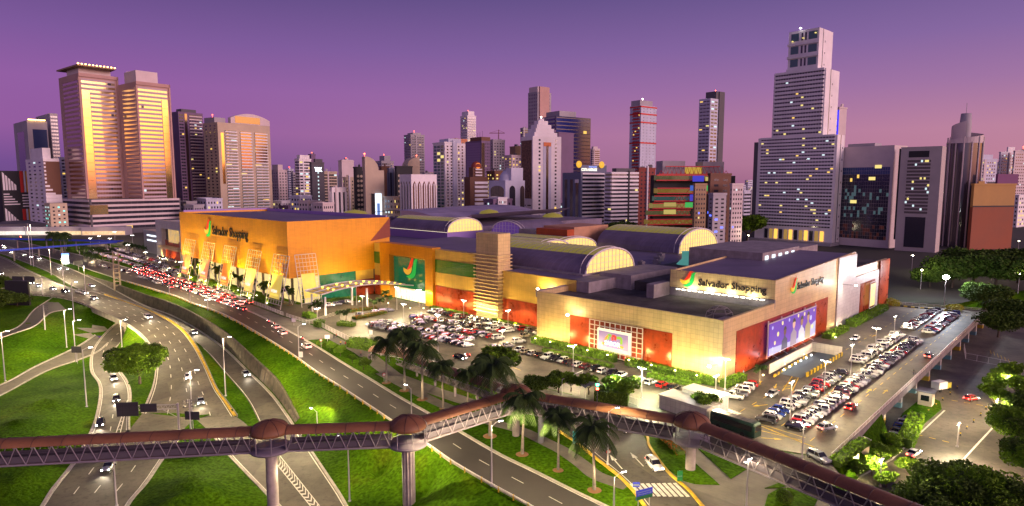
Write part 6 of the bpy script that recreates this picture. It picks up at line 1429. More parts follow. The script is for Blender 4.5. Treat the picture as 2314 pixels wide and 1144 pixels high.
# ---- moving / queueing cars with lights on
def drive(strip,px,py,k,label,rev=False,group=None,parts=True):
    d,t,dr=strip.near(px,py); p=strip.at(d,max(.08,min(.92,t))); a=math.atan2(dr.y,dr.x)+(math.pi if rev else 0)
    o=setcar(proto(*k,True),(p.x,p.y,p.z+.06),a,label,group or 'cars driving with lights on',parts); return o
def beams(o,power=900,col=(1,.85,.62)):
    l=lamp('SPOT',(2.3,0,.8),power,col,o,size=.15,spot=70,target=(12,0,-1.2)); l.name='headlight_beam'
DR=[(R3,333,722,'white SUV on the overpass curve with bright headlights',0,('SUV','white')),(R3,432,850,'white hatchback below the overpass heading toward the footbridge',0,('hatchback','white')),(R3,478,900,'silver sedan nearest the orange kerb heading to the footbridge',0,('sedan','silver')),
(R4,258,858,'white hatchback left of the big round tree on the underpass road',0,('hatchback','white')),(R4,266,905,'grey sedan below the round tree on the underpass road',0,('sedan','grey')),(M1s,245,1060,'silver sedan just below the footbridge in the bottom left lanes',0,('sedan','silver')),(R4,222,965,'black hatchback about to pass under the footbridge at left',0,('hatchback','black')),
(R2,555,848,'silver hatchback on the sunken road beside the stained wall',0,('hatchback','silver')),(R2,448,753,'white sedan on the sunken road near the wall bend',0,('sedan','white')),(R3,205,665,'white hatchback leading a tight group at the start of the overpass',0,('hatchback','white')),(R3,222,676,'silver SUV second in the tight group at the start of the overpass',0,('SUV','silver')),(R3,190,662,'white sedan third in the tight group at the start of the overpass',0,('sedan','white')),
(R2,205,648,'white hatchback beside the lattice pylon on the upper road',0,('hatchback','white')),(R2,127,610,'white sedan with cool headlights on the upper road',0,('sedan','white')),(R2,95,587,'orange lit white SUV at the top of the upper road',0,('SUV','white'))]
for i,(s_,x,y,lab,rv,k) in enumerate(DR):
    o=drive(s_,x,y,k,lab,rv); beams(o)
for i,(x,y) in enumerate(((10,598),(20,612),(32,607),(45,616),(48,604),(22,622),(62,600),(70,630),(100,640),(118,645),(128,655),(150,662),(8,587),(28,592),(55,640))):
    o=drive(R3,x,y,(('hatchback','sedan','SUV')[i%3],('white','silver','grey')[i%3]),'%s %s with lit headlights, %s car back in the far left expressway stream'%(('white','silver','grey')[i%3],('hatchback','sedan','SUV')[i%3],ordinal(i+1)),group='cars streaming in from the far left',parts=False)
    if i%3==0: beams(o,1200)
for i,(x,y) in enumerate(((20,560),(12,566),(34,566),(42,571),(55,577),(60,583),(30,558),(5,556),(48,562))):
    o=drive(R2,x,y,(('sedan','hatchback')[i%2],('white','black')[i%2]),'%s %s with lights on, %s car back on the far upper road'%(('white','black')[i%2],('sedan','hatchback')[i%2],ordinal(i+1)),group='cars on the far upper road',parts=False)
    if i%3==0: beams(o,1200)
# access road: going away (tail lights to camera)
for x,y,k,lab,rv in ((706,787,('SUV','white'),'white SUV with red tail lights at the access road kerb',1),(655,755,('SUV','white'),'second white SUV on the access road behind the motorcycle',1),(640,742,('hatchback','white'),'white hatchback ahead of the white SUV on the access road',1),(383,651,('hatchback','grey'),'grey hatchback alone beside the long railing',1)):
    drive(R1,x,y,k,lab,rv,group='cars on the access road')
for i,(x,y) in enumerate(((357,640),(372,644),(330,630),(318,626),(340,632),(350,637),(290,616),(278,613),(228,600),(236,602),(245,606))):
    g=G(x,y+2); setcar(proto(*(('hatchback','SUV')[i%2],('white','black','silver')[i%3])),(g.x,g.y,.05),Va,'%s %s, %s from the right in the kerbside line by the railing'%(('white','black','silver')[i%3],('hatchback','SUV')[i%2],ordinal(i+1)),'cars waiting along the railing kerb',False)
# the exit road
for x,y,k,lab,rv in ((1412,975,('hatchback','white'),'white hatchback with red tail lights under the footbridge on the exit road',1),(1478,1058,('SUV','white'),'white SUV just above the zebra crossing on the exit road',1),(1048,812,('hatchback','black'),'black hatchback with red tail lights behind the palms',1)):
    drive(R8,x,y,k,lab,not rv,group='cars on the exit road')
# on the deck
for x,y,a,k,lab in ((1922,925,Ua,('hatchback','red'),'red hatchback with tail lights on near the deck edge railing'),(2098,808,Ua,('hatchback','silver'),'silver hatchback driving along the deck edge railing'),(1745,895,Ua+math.pi,('sedan','silver'),'silver sedan with headlights on at the near deck lane'),(1933,768,Ua+math.pi,('sedan','white'),'white sedan with headlights on by the deck hedge'),(1868,972,.4,('hatchback','silver'),'silver hatchback turning at the near end of the deck')):
    g=G(x,y); o=setcar(proto(*k,True),(g.x,g.y,.04),a,lab,'cars driving on the deck'); 
for x,y,a,kk,lab in ((2065,1030,R(40),('sedan','white'),'white sedan with headlights on in the sunken road'),(2195,905,R(20),('hatchback','red'),'red hatchback with tail lights on in the sunken lot')):
    g=G(x,y,ZL); setcar(proto(*kk,True),(g.x,g.y,ZL+.05),a,lab,'cars in the sunken lot')
g=G(1850,1041); setcar(proto('SUV','silver'),(g.x,g.y,.04),-1.2,'silver blue SUV parked alone near the deck railing corner',None)
# jam of queueing cars between the railing and the orange building (tail lights red)
jam=[]
for lane,(u0) in enumerate((-45.3,-41.6,-37.9)):
    n=0
    v=176+lane*6
    while v<345:
        if rc.random()<.93: jam.append((u0+(v-176)*.028,v,lane))
        v+=rc.uniform(5.6,6.6)
JN=['nearest the railing','in the middle lane','nearest the orange building']; cnt=[0,0,0]
budget=300-NCAR[0]
jl=sorted(jam,key=lambda q:q[1])
stuffc=[]
for q in jl:
    cnt[q[2]]+=1; k=pick(); k=(('hatchback','SUV','sedan')[rc.randrange(3)],('white','silver','red','black','white')[rc.randrange(5)])
    if budget>0:
        budget-=1
        setcar(proto(*k,True),MW(q[0],q[1],.04),Va,'%s %s with red brake lights, %s queueing car from the right %s'%(k[1],k[0],ordinal(cnt[q[2]]),JN[q[2]]),'cars queueing beside the orange building',False)
    else: stuffc.append((q[0],q[1],Va,k,True))
# distant lot cars beyond: one mass
for r_,(u0,v0,u1,v1,n) in enumerate(((-31,215,-28,345,34),(-33,352,-31,470,30),(-26,352,-22,470,30),(-18,352,-14,468,30),(-10,352,-8,395,12),(-31,300,-22,335,8),(-26,352,-20,300,0),(-24.5,300,-22,347,14))):
    for i in range(n):
        f=i/max(1,n-1)
        if rc.random()<.9: stuffc.append((u0+(u1-u0)*f,v0+(v1-v0)*f,Ua,pick(),False))
setcar(proto('SUV','white',True),(0,0,-600),0,'x','x',False); 
base=None; mb=MB(); mats=[]
def stamp(k,lit,loc,rz):
    p=PROTO[proto(k[0],k[1],lit)]
    c,s_=math.cos(rz),math.sin(rz)
    for ch in p.children:
        if ch.type!='MESH': continue
        me=ch.data; off=[]
        for m in me.materials:
            if m not in mats: mats.append(m)
            off.append(mats.index(m))
        o=len(mb.v)
        for v in me.vertices: x,y,z_=v.co; mb.v.append((loc[0]+c*x-s_*y,loc[1]+s_*x+c*y,loc[2]+z_))
        for f in me.polygons: mb.f.append(tuple(i+o for i in f.vertices)); mb.m.append(off[f.material_index]); mb.sm.append(False)
for (u,v,a,k,lit) in stuffc: stamp(k,lit,MW(u,v,.04),a)
o=mb.build('distant_parked_cars',mats); tag(o,'mass of small distant cars filling the far left car park beside the annex','cars',None,'stuff')
# a few lights of the jam that really light the asphalt
for v in (185,215,245,275,305,335):
    lamp('POINT',MW(-42,v,1.6),140,(1,.18,.1),None,size=1.2).name='brake_light_glow'
# remove unused far dummy & unused prototypes
purge()
# bus behind the footbridge
g0,g1=G(1612,958,0),G(1712,993,0); a=math.atan2(g1.y-g0.y,g1.x-g0.x); c=(g0+g1)/2; L_=(g1-g0).length
t=thing('bus','dark green bus with a black panelled roof parked behind the footbridge','bus',(c.x,c.y,.03),a)
mb=MB(); h=L_/2; ring=lambda x,w_,zt:[(x,-w_,.4),(x,-w_-.02,1.6),(x,-w_+.04,zt-.3),(x,-w_+.25,zt),(x,w_-.25,zt),(x,w_-.04,zt-.3),(x,w_+.02,1.6),(x,w_,.4)]
loft(mb,[ring(-h,1.2,3.0),ring(-h+.2,1.28,3.15),ring(h-.3,1.28,3.15),ring(h,1.18,2.9)]); mb.build('body',mat('bus_green',(.012,.035,.025),.35),t)
for s_ in (-1,1): MB().box(-h+.5,h-.6,s_*1.27,s_*1.32,1.5,2.6).build('window_row',M_CG,t)
for i in range(7): MB().box(-h+.6+i*(L_-1.4)/7,-h+.6+(i+.86)*(L_-1.4)/7,-.95,.95,3.16,3.2).build('roof_panel',mat('roof_panel',(.05,.05,.06),.3),t)
for x in (-h+2,h-2.6):
    for s_ in (-1,1): m2=MB(); m2.tube([(x,s_*1.05,.48),(x,s_*1.33,.48)],.48,12); m2.build('wheel',M_TY,t)
MB().box(h-.05,h+.02,-1.0,1.0,1.5,2.7).build('windscreen',M_CG,t)
# motorcycles with riders
def skinfig(name,nodes,edges,mats_,parent=None,sub=1):
    me=bpy.data.meshes.new(name); me.from_pydata([n[0] for n in nodes],edges,[]); o=bpy.data.objects.new(name,me); COL.objects.link(o)
    o.modifiers.new('s','SKIN'); sd_=o.modifiers.new('u','SUBSURF'); sd_.levels=sub; sd_.render_levels=sub
    for i,n in enumerate(nodes): me.skin_vertices[0].data[i].radius=(n[1],n[1])
    me.skin_vertices[0].data[0].use_root=True
    dg=bpy.context.evaluated_depsgraph_get(); ev=o.evaluated_get(dg); m2=bpy.data.meshes.new_from_object(ev); bpy.data.objects.remove(o)
    m2.materials.clear()
    for m in mats_: m2.materials.append(m)
    for f in m2.polygons:
        f.use_smooth=True; z_=f.center.z; f.material_index=0
    return m2
def person_mesh(pose,nm):
    # joints: pelvis chest neck head, shoulders, elbows, wrists, hips, knees, ankles, toes
    if pose=='stand': kn=((.10,.03,.48),(-.10,.02,.48)); an=((.11,-.02,.08),(-.11,.0,.08)); el=((.25,.02,1.12),(-.25,.02,1.12)); wr=((.27,.08,.88),(-.27,.06,.88)); hip=.92; ln=0
    elif pose=='walk': kn=((.10,.16,.50),(-.10,.02,.48)); an=((.10,.26,.08),(-.10,-.26,.14)); el=((.24,-.10,1.12),(-.24,.12,1.12)); wr=((.25,-.08,.88),(-.25,.26,.92)); hip=.92; ln=.03
    else: kn=((.18,.38,.70),(-.18,.38,.70)); an=((.18,.25,.30),(-.18,.25,.30)); el=((.26,.24,1.12),(-.26,.24,1.12)); wr=((.28,.48,1.05),(-.28,.48,1.05)); hip=.82; ln=.10
    dz=hip-.92
    V=[((0,0,.95+dz),.13),((0,ln,1.18+dz),.14),((0,ln*1.5,1.40+dz),.13),((0,ln*1.8,1.52+dz),.055),((0,ln*2+.01,1.60+dz),.085),((0,ln*2+.015,1.72+dz),.075)]
    E=[(0,1),(1,2),(2,3),(3,4),(4,5)]
    for i,s_ in enumerate((1,-1)):
        b=len(V); V+=[((s_*.19,ln*1.5,1.40+dz),.06),((el[i][0],el[i][1]+ln,el[i][2]+dz),.045),((wr[i][0],wr[i][1]+ln,wr[i][2]+dz),.032),((wr[i][0],wr[i][1]+ln+.05,wr[i][2]+dz-.08),.035)]; E+=[(2,b),(b,b+1),(b+1,b+2),(b+2,b+3)]
        b=len(V); V+=[((s_*.10,0,.88+dz),.10),(kn[i],.062),(an[i],.042),((an[i][0],an[i][1]+.16,an[i][2]-.04),.038)]; E+=[(0,b),(b,b+1),(b+1,b+2),(b+2,b+3)]
    return skinfig(nm,V,E,[mat('skin',(.22,.11,.07),.6),mat('shirt',(.3,.3,.3),.8),mat('trousers',(.03,.035,.06),.8),mat('hair',(.01,.008,.006),.7)]),dz
PM={}
def person(px,py,pose,shirt,label,rz=0,z=None,parent_loc=None,trc=(.03,.035,.06)):
    key=(pose,shirt)
    if key not in PM:
        me,dz=person_mesh(pose,'person')
        me.materials[1]=mat('shirt'+str(shirt),shirt,.8); me.materials[2]=mat('trousers'+str(trc),trc,.8)
        for f in me.polygons:
            z_=f.center.z-dz; x=abs(f.center.x)
            f.material_index=3 if z_>1.70 or (z_>1.60 and f.center.y<(0.0 if pose!='ride' else .16)) else (0 if z_>1.49 else (1 if z_>.98 or (x>.2 and z_>1.05) else 2))
            if pose!='ride' and x>.2 and z_<1.15: f.material_index=0
        PM[key]=me
    o=bpy.data.objects.new('person',PM[key]); COL.objects.link(o); g=parent_loc or G(px,py,.03); o.location=g if parent_loc else (g.x,g.y,.04); o.rotation_euler=(0,0,rz); return tag(o,label,'person')
def moto(px,py,rz,label,plabel,shirt,lit=True,z=.03):
    g=G(px,py); t=thing('motorcycle',label,'motorcycle',(g.x,g.y,z),rz)
    mb=MB(); mb.tube([(-.5,0,.62),(-.1,0,.70),(.25,0,.85),(.5,0,.95)],[.14,.16,.17,.08],8); mb.tube([(-.75,0,.72),(-.35,0,.78)],[.09,.15],8); mb.tube([(.5,0,.95),(.72,0,.35)],.04,5); mb.tube([(.45,-.33,1.05),(.45,.33,1.05)],.025,5); mb.box(-.2,.25,-.14,.14,.3,.62); mb.build('body',mat('moto_red',(.35,.02,.02),.35),t)
    for x in (-.62,.72):
        m2=MB(); m2.tube([(x,-.07,.31),(x,.07,.31)],.31,14); m2.build('wheel',M_TY,t)
    MB().box(.55,.66,-.1,.1,.85,1.02).build('headlight',M_HLON,t); MB().box(-.9,-.8,-.1,.1,.68,.8).build('taillight',M_TLON,t)
    p=person(0,0,'ride',shirt,plabel,rz-math.pi/2,parent_loc=(g.x-.15*math.cos(rz),g.y-.15*math.sin(rz),z+.0))
moto(683,769,Va,'red motorcycle on the access road between white SUVs','person in dark jacket riding the access road motorcycle',(.05,.05,.06))
moto(620,737,Va,'motorcycle nearest the railing on the access road','person in red top on the motorcycle by the railing',(.35,.03,.03))
moto(606,730,Va,'second motorcycle further along the railing','person in blue top on the further motorcycle',(.05,.08,.3))
moto(1056,808,Va+1.2,'red motorcycle behind the palms at the car park exit','person in red jacket riding behind the palms',(.45,.03,.02))
moto(311,621,Va,'motorcycle far along the access road','person in white shirt on the far motorcycle',(.6,.6,.6))
PP=[(770,782,'stand',(.7,.5,.1),'person in yellow shirt standing in a group on the pavement'),(781,784,'stand',(.5,.03,.03),'person in red skirt and light top in the pavement group'),(786,780,'stand',(.7,.7,.7),'person in white shirt at the right of the pavement group'),(755,766,'walk',(.03,.03,.03),'person in black walking beside the white railing'),(760,765,'walk',(.45,.05,.04),'person in red walking beside the white railing'),(816,806,'walk',(.3,.1,.1),'person walking on the dark pavement near the shrubs'),(834,812,'walk',(.25,.15,.3),'person in purple walking on the dark pavement'),(659,728,'stand',(.1,.1,.25),'person standing at the railing opening by the zebra crossing'),(908,676,'stand',(.6,.05,.05),'person in red near the canopy and entrance doors'),(925,684,'walk',(.6,.6,.5),'person in pale shirt leaving the entrance doors'),(945,690,'walk',(.5,.4,.1),'person in yellow leaving the entrance doors'),(952,692,'walk',(.1,.1,.1),'person in black right of the entrance doors'),(1680,850,'walk',(.1,.3,.6),'person in blue by the beige corner hedge'),(2064,848,'stand',(.05,.08,.05),'left person of the pair on the deck by the railing'),(2069,850,'stand',(.12,.12,.1),'right person of the pair on the deck by the railing'),(1898,862,'stand',(.1,.15,.5),'person in blue between parked deck cars')]
for x,y,p_,s_,l_ in PP: person(x,y,p_,s_,l_,rc.uniform(0,6))
# ============================================================ VEGETATION
rv=random.Random(99)
def leafmat(n,c,c2,tr=.0): return mat(n,c,.75,noise=(.5,.5),col2=c2,spec=.2)
LF_G=leafmat('leaf_green',(.15,.29,.012),(.07,.15,.008)); LF_D=leafmat('leaf_dark',(.075,.14,.012),(.025,.05,.006)); LF_P=leafmat('palm_leaf',(.045,.085,.016),(.02,.04,.01)); LF_L=leafmat('leaf_lime',(.12,.22,.01),(.05,.11,.008)); LF_O=leafmat('shrub_orange',(.28,.09,.01),(.12,.10,.01)); M_BARK=mat('bark',(.07,.05,.035),.9,noise=(2,.5)); M_PT=mat('palm_trunk',(.20,.17,.14),.85,noise=(1.5,.4)); M_SOIL=mat('soil',(.22,.11,.05),.95)
def leaves(mb,c,r,n,size,flat=1.,shell=.55,mi=0):
    for _ in range(n):
        while 1:
            x,y,z_=[rv.uniform(-1,1) for _ in range(3)]; d=x*x+y*y+z_*z_
            if shell**2<d<1: break
        p=Vector((c[0]+x*r[0],c[1]+y*r[1],c[2]+z_*r[2]))
        a=Vector((rv.gauss(0,1),rv.gauss(0,1),rv.gauss(0,.6))).normalized(); b=a.cross(Vector((rv.gauss(0,1),rv.gauss(0,1),rv.gauss(0,1)))).normalized(); s_=size*rv.uniform(.6,1.3)
        mb.add([p-a*s_,p+b*s_*.55,p+a*s_,p-b*s_*.55],[(0,1,2,3)],mi)
def crown(mb,R_,H_,lobes,n,size,zc,mis=(0,1)):
    for i in range(lobes):
        a=rv.uniform(0,6.28); d=math.sqrt(rv.random())*R_*.72; z_=zc+rv.uniform(-.32,.42)*H_*(1-d/R_*.6); rr_=R_*rv.uniform(.26,.42)
        leaves(mb,(d*math.cos(a),d*math.sin(a),z_),(rr_,rr_,rr_*.62),n,size,mi=mis[0] if rv.random()<.6 else mis[1])
def tree_proto(label,R_,H_,trunk_h,lobes,n,size,lm,name='tree',limbs=5,tr=.35):
    t=thing(name,label,'tree',(0,0,-500)); mb=MB(); mb.tube([(0,0,-.5),(.1,0,trunk_h*.5),(0,.1,trunk_h)],[tr*1.3,tr,tr*.8],8)
    for i in range(limbs):
        a=6.28*i/limbs+rv.uniform(-.3,.3); d=R_*.55; mb.tube([(0,.1,trunk_h*.85),(d*.5*math.cos(a),d*.5*math.sin(a),trunk_h+H_*.15),(d*math.cos(a),d*math.sin(a),trunk_h+H_*.42)],[tr*.6,tr*.4,tr*.15],5)
    mb.build('trunk',M_BARK,t); mb=MB(); crown(mb,R_,H_,lobes,n,size,trunk_h+H_*.45); mb.build('crown',lm,t); return reg(t)
BIG=tree_proto('x',8,7.6,3.8,64,330,.34,[LF_G,LF_D]); DARK=tree_proto('x',9,7,3.5,44,170,.5,[LF_D,LF_D]); SM=tree_proto('x',3,3.2,1.6,16,110,.30,[LF_L,LF_G],tr=.14); MED=tree_proto('x',5,4.5,2.5,26,150,.38,[LF_D,LF_G],tr=.22)
FIRST=set()
def tree(p,px,py,label,s=1.,rz=None,z=None,group=None,g=None):
    g=g or (G(px,py,z) if z is not None else GT(px,py)); rz=rv.uniform(0,6) if rz is None else rz
    o=dup(p,(g.x,g.y,g.z),rz,label,group,scale=s); return o
tree(BIG,316,868,'big round leafy tree on the grass island between the curving roads',1.0,rz=1)
# small red soil ring etc. --- palms
def palm_proto(h,fr,fl,seed,lean=.4,droop=1.):
    r_=random.Random(seed); t=thing('palm_tree','x','palm tree',(0,0,-500)); mb=MB(); tp=Vector((lean,.1,h)); mb.tube([(0,0,-.3),(lean*.3,0,h*.4),(lean*.7,.05,h*.75),tp],[.30,.21,.17,.15],8); mb.tube([tp,tp+Vector((0,0,.9))],[.2,.1],8); mb.build('trunk',M_PT,t)
    mb=MB()
    for i in range(fr):
        a=6.283*i/fr+r_.uniform(-.2,.2); up=r_.uniform(-.15,1.15); L_=fl*r_.uniform(.85,1.1); pts=[]; n=9
        for k in range(n+1):
            f=k/n; rad=L_*(f*math.cos(up*.6)*(1-.15*f)); zz=L_*(math.sin(up)*f*.9-droop*.62*f*f*(1.25-.2*up)); pts.append(tp+Vector((rad*math.cos(a),rad*math.sin(a),zz+.8)))
        mb.tube(pts,[.05]*n+[.01],3,cap=False)
        side=Vector((-math.sin(a),math.cos(a),0))
        for k in range(1,n*3):
            f=k/(n*3); i0=int(f*n); p=pts[i0].lerp(pts[min(n,i0+1)],f*n-i0); d=(pts[min(n,i0+1)]-pts[i0]).normalized(); ll=fl*.30*math.sin(math.pi*min(1,f*.85+.15))**.6+.15
            for s_ in (1,-1):
                e=p+side*s_*ll*.75+d*ll*.45-Vector((0,0,ll*r_.uniform(.35,.75))); q=d*.10
                mb.add([p-q,p+q,e+q*.3,e-q*.3],[(0,1,2,3)])
    mb.build('fronds',LF_P,t); mb=MB(); mb.lathe([(.01,.03),(1.0,.03),(1.25,-.12)],12); mb.build('soil_ring',M_SOIL,t); return reg(t)
PA=palm_proto(9.5,20,4.9,1); PB=palm_proto(11,22,5.0,2,lean=-.5); PC_=palm_proto(4,13,2.6,3,droop=.8); PD=palm_proto(2.2,13,2.2,4,lean=.1,droop=.7)
def palm(p,bx,by,ty,label,group='royal palms in front of the mall'):
    g=G(bx,by); ht=AT(bx,ty,g.y).z; base={PA:11.2,PB:12.8,PC_:5.2,PD:3.2}[p]; s_=ht/base
    return dup(p,(g.x,g.y,.0),rv.uniform(0,6),label,group,scale=s_)
for i,(bx,by,ty,pp,lab) in enumerate(((1343,1107,952,PA,'palm with drooping fronds nearest the bottom beside the exit road, trunk bending at the crossing'),(1261,1062,928,PB,'palm on the lawn left of the nearest palm'),(1180,1026,885,PA,'palm whose crown overlaps the footbridge dome at the bend'),
 (1107,985,810,PB,'dark palm with a dense crown just left of the bent footbridge dome'),(1057,918,833,PA,'palm third left of the footbridge dome, before the railing'),(1002,922,818,PB,'palm with a bare straight trunk in the middle of the dark palm row'),(955,902,770,PA,'tall dark palm left of the middle of the palm row'),(914,882,745,PB,'tallest looking dark palm above the front car park'),(873,865,762,PA,'leftmost palm of the dark row by the front car park'))):
    palm(pp,bx,by,ty,' '.join(lab.split()[:16]))
for i,(bx,by,ty) in enumerate(((712,705,682),(722,704,685),(769,728,702),(782,727,700),(700,706,690))): palm(PC_,bx,by,ty,['small palm at the left on the traffic island before the entrance','second small palm on the traffic island','small palm at the left on the zebra crossing island','small palm at the right on the zebra crossing island','shortest palm on the traffic island'][i],'small palms on the entrance islands')
for i,bx in enumerate((862,880,870,845,985,1000,1018,1034,1050)):
    by=(700,694,683,704,688,691,695,699,703)[i]; palm(PD if i>3 else PC_,bx,by,by-(26 if i<4 else 20),['small palm beside the canopy column','palm right of the canopy column','palm just behind the canopy','palm before the canopy column','leftmost low palm along the dark red wall','second low palm along the dark red wall','third low palm along the dark red wall','fourth low palm along the dark red wall','low palm nearest the louvred tower'][i],'palms near the entrance wall')
for i,(bx,by) in enumerate(((655,690),(640,686),(622,680),(596,676),(570,668),(545,660),(520,650),(494,640),(470,632),(440,622))): palm(PC_,bx,by,by-38,'bushy palm, %s from the corner, between the leaning banner frames'%ordinal(i+1),'palms under the orange building')
for i,(bx,by) in enumerate(((122,572),(138,574),(148,575),(190,585),(205,588),(218,590),(232,592),(247,594),(200,600),(215,604))): palm(PA,bx,by,by-(48 if i<3 else 30),['left','middle','right'][i]+' of three tall palms at the far left junction' if i<3 else '%s far palm from the left beside the far left car park'%ordinal(i-2),'far palms beside the left car park')
for i,(bx,by) in enumerate(((305,570),(312,572),(320,574),(328,576),(287,566),(296,568))): palm(PC_,bx,by,by-18,'lime lit small palm, %s in the clump on the far car park island'%ordinal(i+1),'small palms on the far island')
g=G(1716,862); palm(PC_,1716,862,826,'small palm on the island by the ramp down','small palms on the entrance islands')
# hedges
def hedge(label,pts,w_,h,lm=LF_G,den=38,size=.22,cat='hedge',name='hedge',group=None,z=0):
    t=thing(name,label,cat,(pts[0][0],pts[0][1],z),0,group); o=Vector((pts[0][0],pts[0][1],0)); P=[Vector((p[0],p[1],0))-o for p in pts]
    core=MB(); mb=MB()
    for a,b in zip(P,P[1:]):
        d=(b-a); L_=d.length; d.normalize(); n=Vector((-d.y,d.x,0))
        c=[a-n*w_*.42,b-n*w_*.42,b+n*w_*.42,a+n*w_*.42]; core.prism([tuple(q.xy) for q in c],-.2,h*.88)
        for _ in range(int(L_*(w_+2*h)*den*.5)):
            f=rv.random()*L_; side=rv.random()
            if side<.45: q=a+d*f+n*rv.uniform(-.5,.5)*w_+Vector((0,0,h*rv.uniform(.86,1.06)))
            else: q=a+d*f+n*(.5*w_*rv.uniform(.88,1.08)*(1 if side<.72 else -1))+Vector((0,0,h*rv.uniform(.0,1)))
            e1=Vector((rv.gauss(0,1),rv.gauss(0,1),rv.gauss(0,1))).normalized(); e2=e1.cross(Vector((rv.gauss(0,1),rv.gauss(0,1),1))).normalized(); s_=size*rv.uniform(.6,1.3); mb.add([q-e1*s_,q+e2*s_*.6,q+e1*s_,q-e2*s_*.6],[(0,1,2,3)])
    core.build('core',LF_D,t); mb.build('foliage',lm,t); return t
hedge('long trimmed hedge along the base of the beige front wall, left of the red door',[MW(-3,61),MW(-3,29.8)],2.2,2.2,den=22)
hedge('trimmed hedge along the beige front wall right of the red door',[MW(-3,26.2),MW(-3,0)],2.2,2.0,den=22)
hedge('outer low hedge edging the front parking row',[MW(-8.2,52),MW(-8.2,27)],1.6,.9,den=22)
hedge('low hedge between the corner cars and the beige wall',[MW(-8.5,16),MW(-7,2)],1.6,1.2,den=22)
hedge('hedge turning the sharp beige corner beside the deck',[MW(-3.2,-2),MW(6,-3)],2.2,2.0,den=24)
hedge('low planted strip along the pale deck wall, far part',[MW(90,-3.4),MW(132,-3.4)],3.4,2.2,den=12,size=.3)
hedge('bushy planting at the end of the billboard wall',[MW(66,-3.5),MW(84,-3.5)],3.0,1.6,den=14,size=.3)
hedge('low hedge along the red wall right of the louvred tower',[MW(9.5,92),MW(9.5,74)],1.6,1.3,den=20)
hedge('hedge along the dark red wall left of the louvred tower',[MW(8.5,126),MW(8.5,105)],2,1.4,den=16)
hedge('yellow lit hedge on the lawn right of the orange building',[MW(-19,168),MW(0,163)],3,1.8,den=14,lm=LF_L)
hedge('dark hedge along the annex wall beside the distant car park',[MW(-9,294),MW(-9,345)],2.5,2.2,den=7,size=.4)
hedge('planting bed under the leaning banner frames',[MW(-31,176),MW(-30.5,286)],3.5,2.2,den=8,size=.45)
for lab,p,w_,h,lm in (('orange red shrub bed left of the reddish walkway',[(785,706),(850,698)],3,1,LF_O),('orange red shrub bed right of the reddish walkway',[(800,722),(870,708)],3,1,LF_O),('rounded hedge block at the railing opening',[(716,737),(727,740)],3,2.4,LF_G),('leafy hedge behind the railing near the lone white light',[(792,782),(850,792)],4,2.6,LF_L),('hedge along the car park exit lane',[(1080,832),(1130,852)],3,1.6,LF_G),('bright lit hedge behind the kiosk roofs, left',[(1345,905),(1420,912)],5,3.2,LF_L),('bush on the island before the entrance',[(690,715),(708,720)],3,1.8,LF_G),('planted bed on the zebra crossing island',[(765,735),(800,738)],3,1.4,LF_L),('shrub row on the central lot island',[(990,840),(1100,868)],2,1.0,LF_G),('brown shrub row along the lawn by the tall column',[(1490,985),(1540,1030)],1.6,.9,LF_O)):
    hedge(lab,[G(*q).xy for q in p],w_,h,lm,den=12,size=.28)
hedge('hedge below the deck edge near the white boxes',[G(1885,1052).xy,G(1955,1000).xy],2.2,1.0,LF_G,den=12,size=.3)
hedge('hedge on the sunken lawn beside the parked row',[MW(2,-40),MW(22,-38)],3,2.2,LF_G,den=12,size=.3,z=ZL)
# trees around
for i,(x,y,p,s_,lab) in enumerate(((1128,855,MED,1.2,'dense dark tree behind the palms at the lot corner'),(1215,892,DARK,.42,'dark leafy tree behind the bent footbridge'),(1262,888,MED,.75,'dark tree left of the white goal shaped frame'),(1390,905,SM,1.25,'bright lime tree behind the footbridge roof, left'),(1420,905,SM,1.2,'bright lime tree behind the footbridge roof, right'),(1590,938,MED,.72,'lit tree beside the white kiosk'),(1330,892,SM,1.1,'lime tree beside the small playground canopy'),(1290,885,SM,1.0,'small lime tree at the playground fence'),
 (822,835,SM,.7,'small spindly shrub on the grass by the access road, nearest'),(796,820,SM,.5,'small shrub on the grass by the access road, second'),(770,805,SM,.7,'small shrub on the grass by the access road, third'),(746,793,SM,.6,'small shrub beside the round traffic sign'),(727,785,SM,.55,'small shrub at the left end of the grass strip'),(1400,520,DARK,.8,'dark tree between the vault roofs and the banded offices'),(690,478,DARK,1.,'dark tree clump behind the orange box roof'),(660,478,MED,1.3,'small dark tree left of the clump behind the orange box'),(1690,520,MED,1.6,'yellow green lit tree left of the giant stepped tower'))):
    g=G(x,y,0) if y>560 else None
    if g is None: q=AT(x,y,520 if x!=690 and x!=660 else 600); g=Vector((q.x,q.y,0)); s_*=2.2
    tree(p,0,0,lab,s_,g=g)
for i,(x,y,s_) in enumerate(((2290,1010,.7),(2150,1160,.75),(2085,1200,.65),(2220,1190,.8),(2335,960,.7),(2195,1125,.55),(2340,1090,.75),(2285,965,.5))):
    tree(DARK if i%3 else BIG,0,0,['large dark tree at the right edge above the sunken road','big dark tree at the bottom right with a lit left side','dark tree at the bottom right, lowest and leftmost','dark tree between the two biggest ones at the bottom right','dark tree cut by the right edge, above the biggest one','small dark tree left of the bottom right clump','dark tree in the bottom right corner','smaller tree left of the large right edge tree'][i],s_,g=G(x,y,ZL),group='dark trees at the bottom right')
for i,(x,y) in enumerate(((2255,890),(2285,870),(2300,905),(2245,925))): tree(SM,0,0,['lime tree at the left of the right edge clump','lime tree highest in the right edge clump','lime tree at the right edge','lime tree below the others at the right edge'][i],1.4,g=G(x,y,ZL),group='lit lime trees at the right edge')
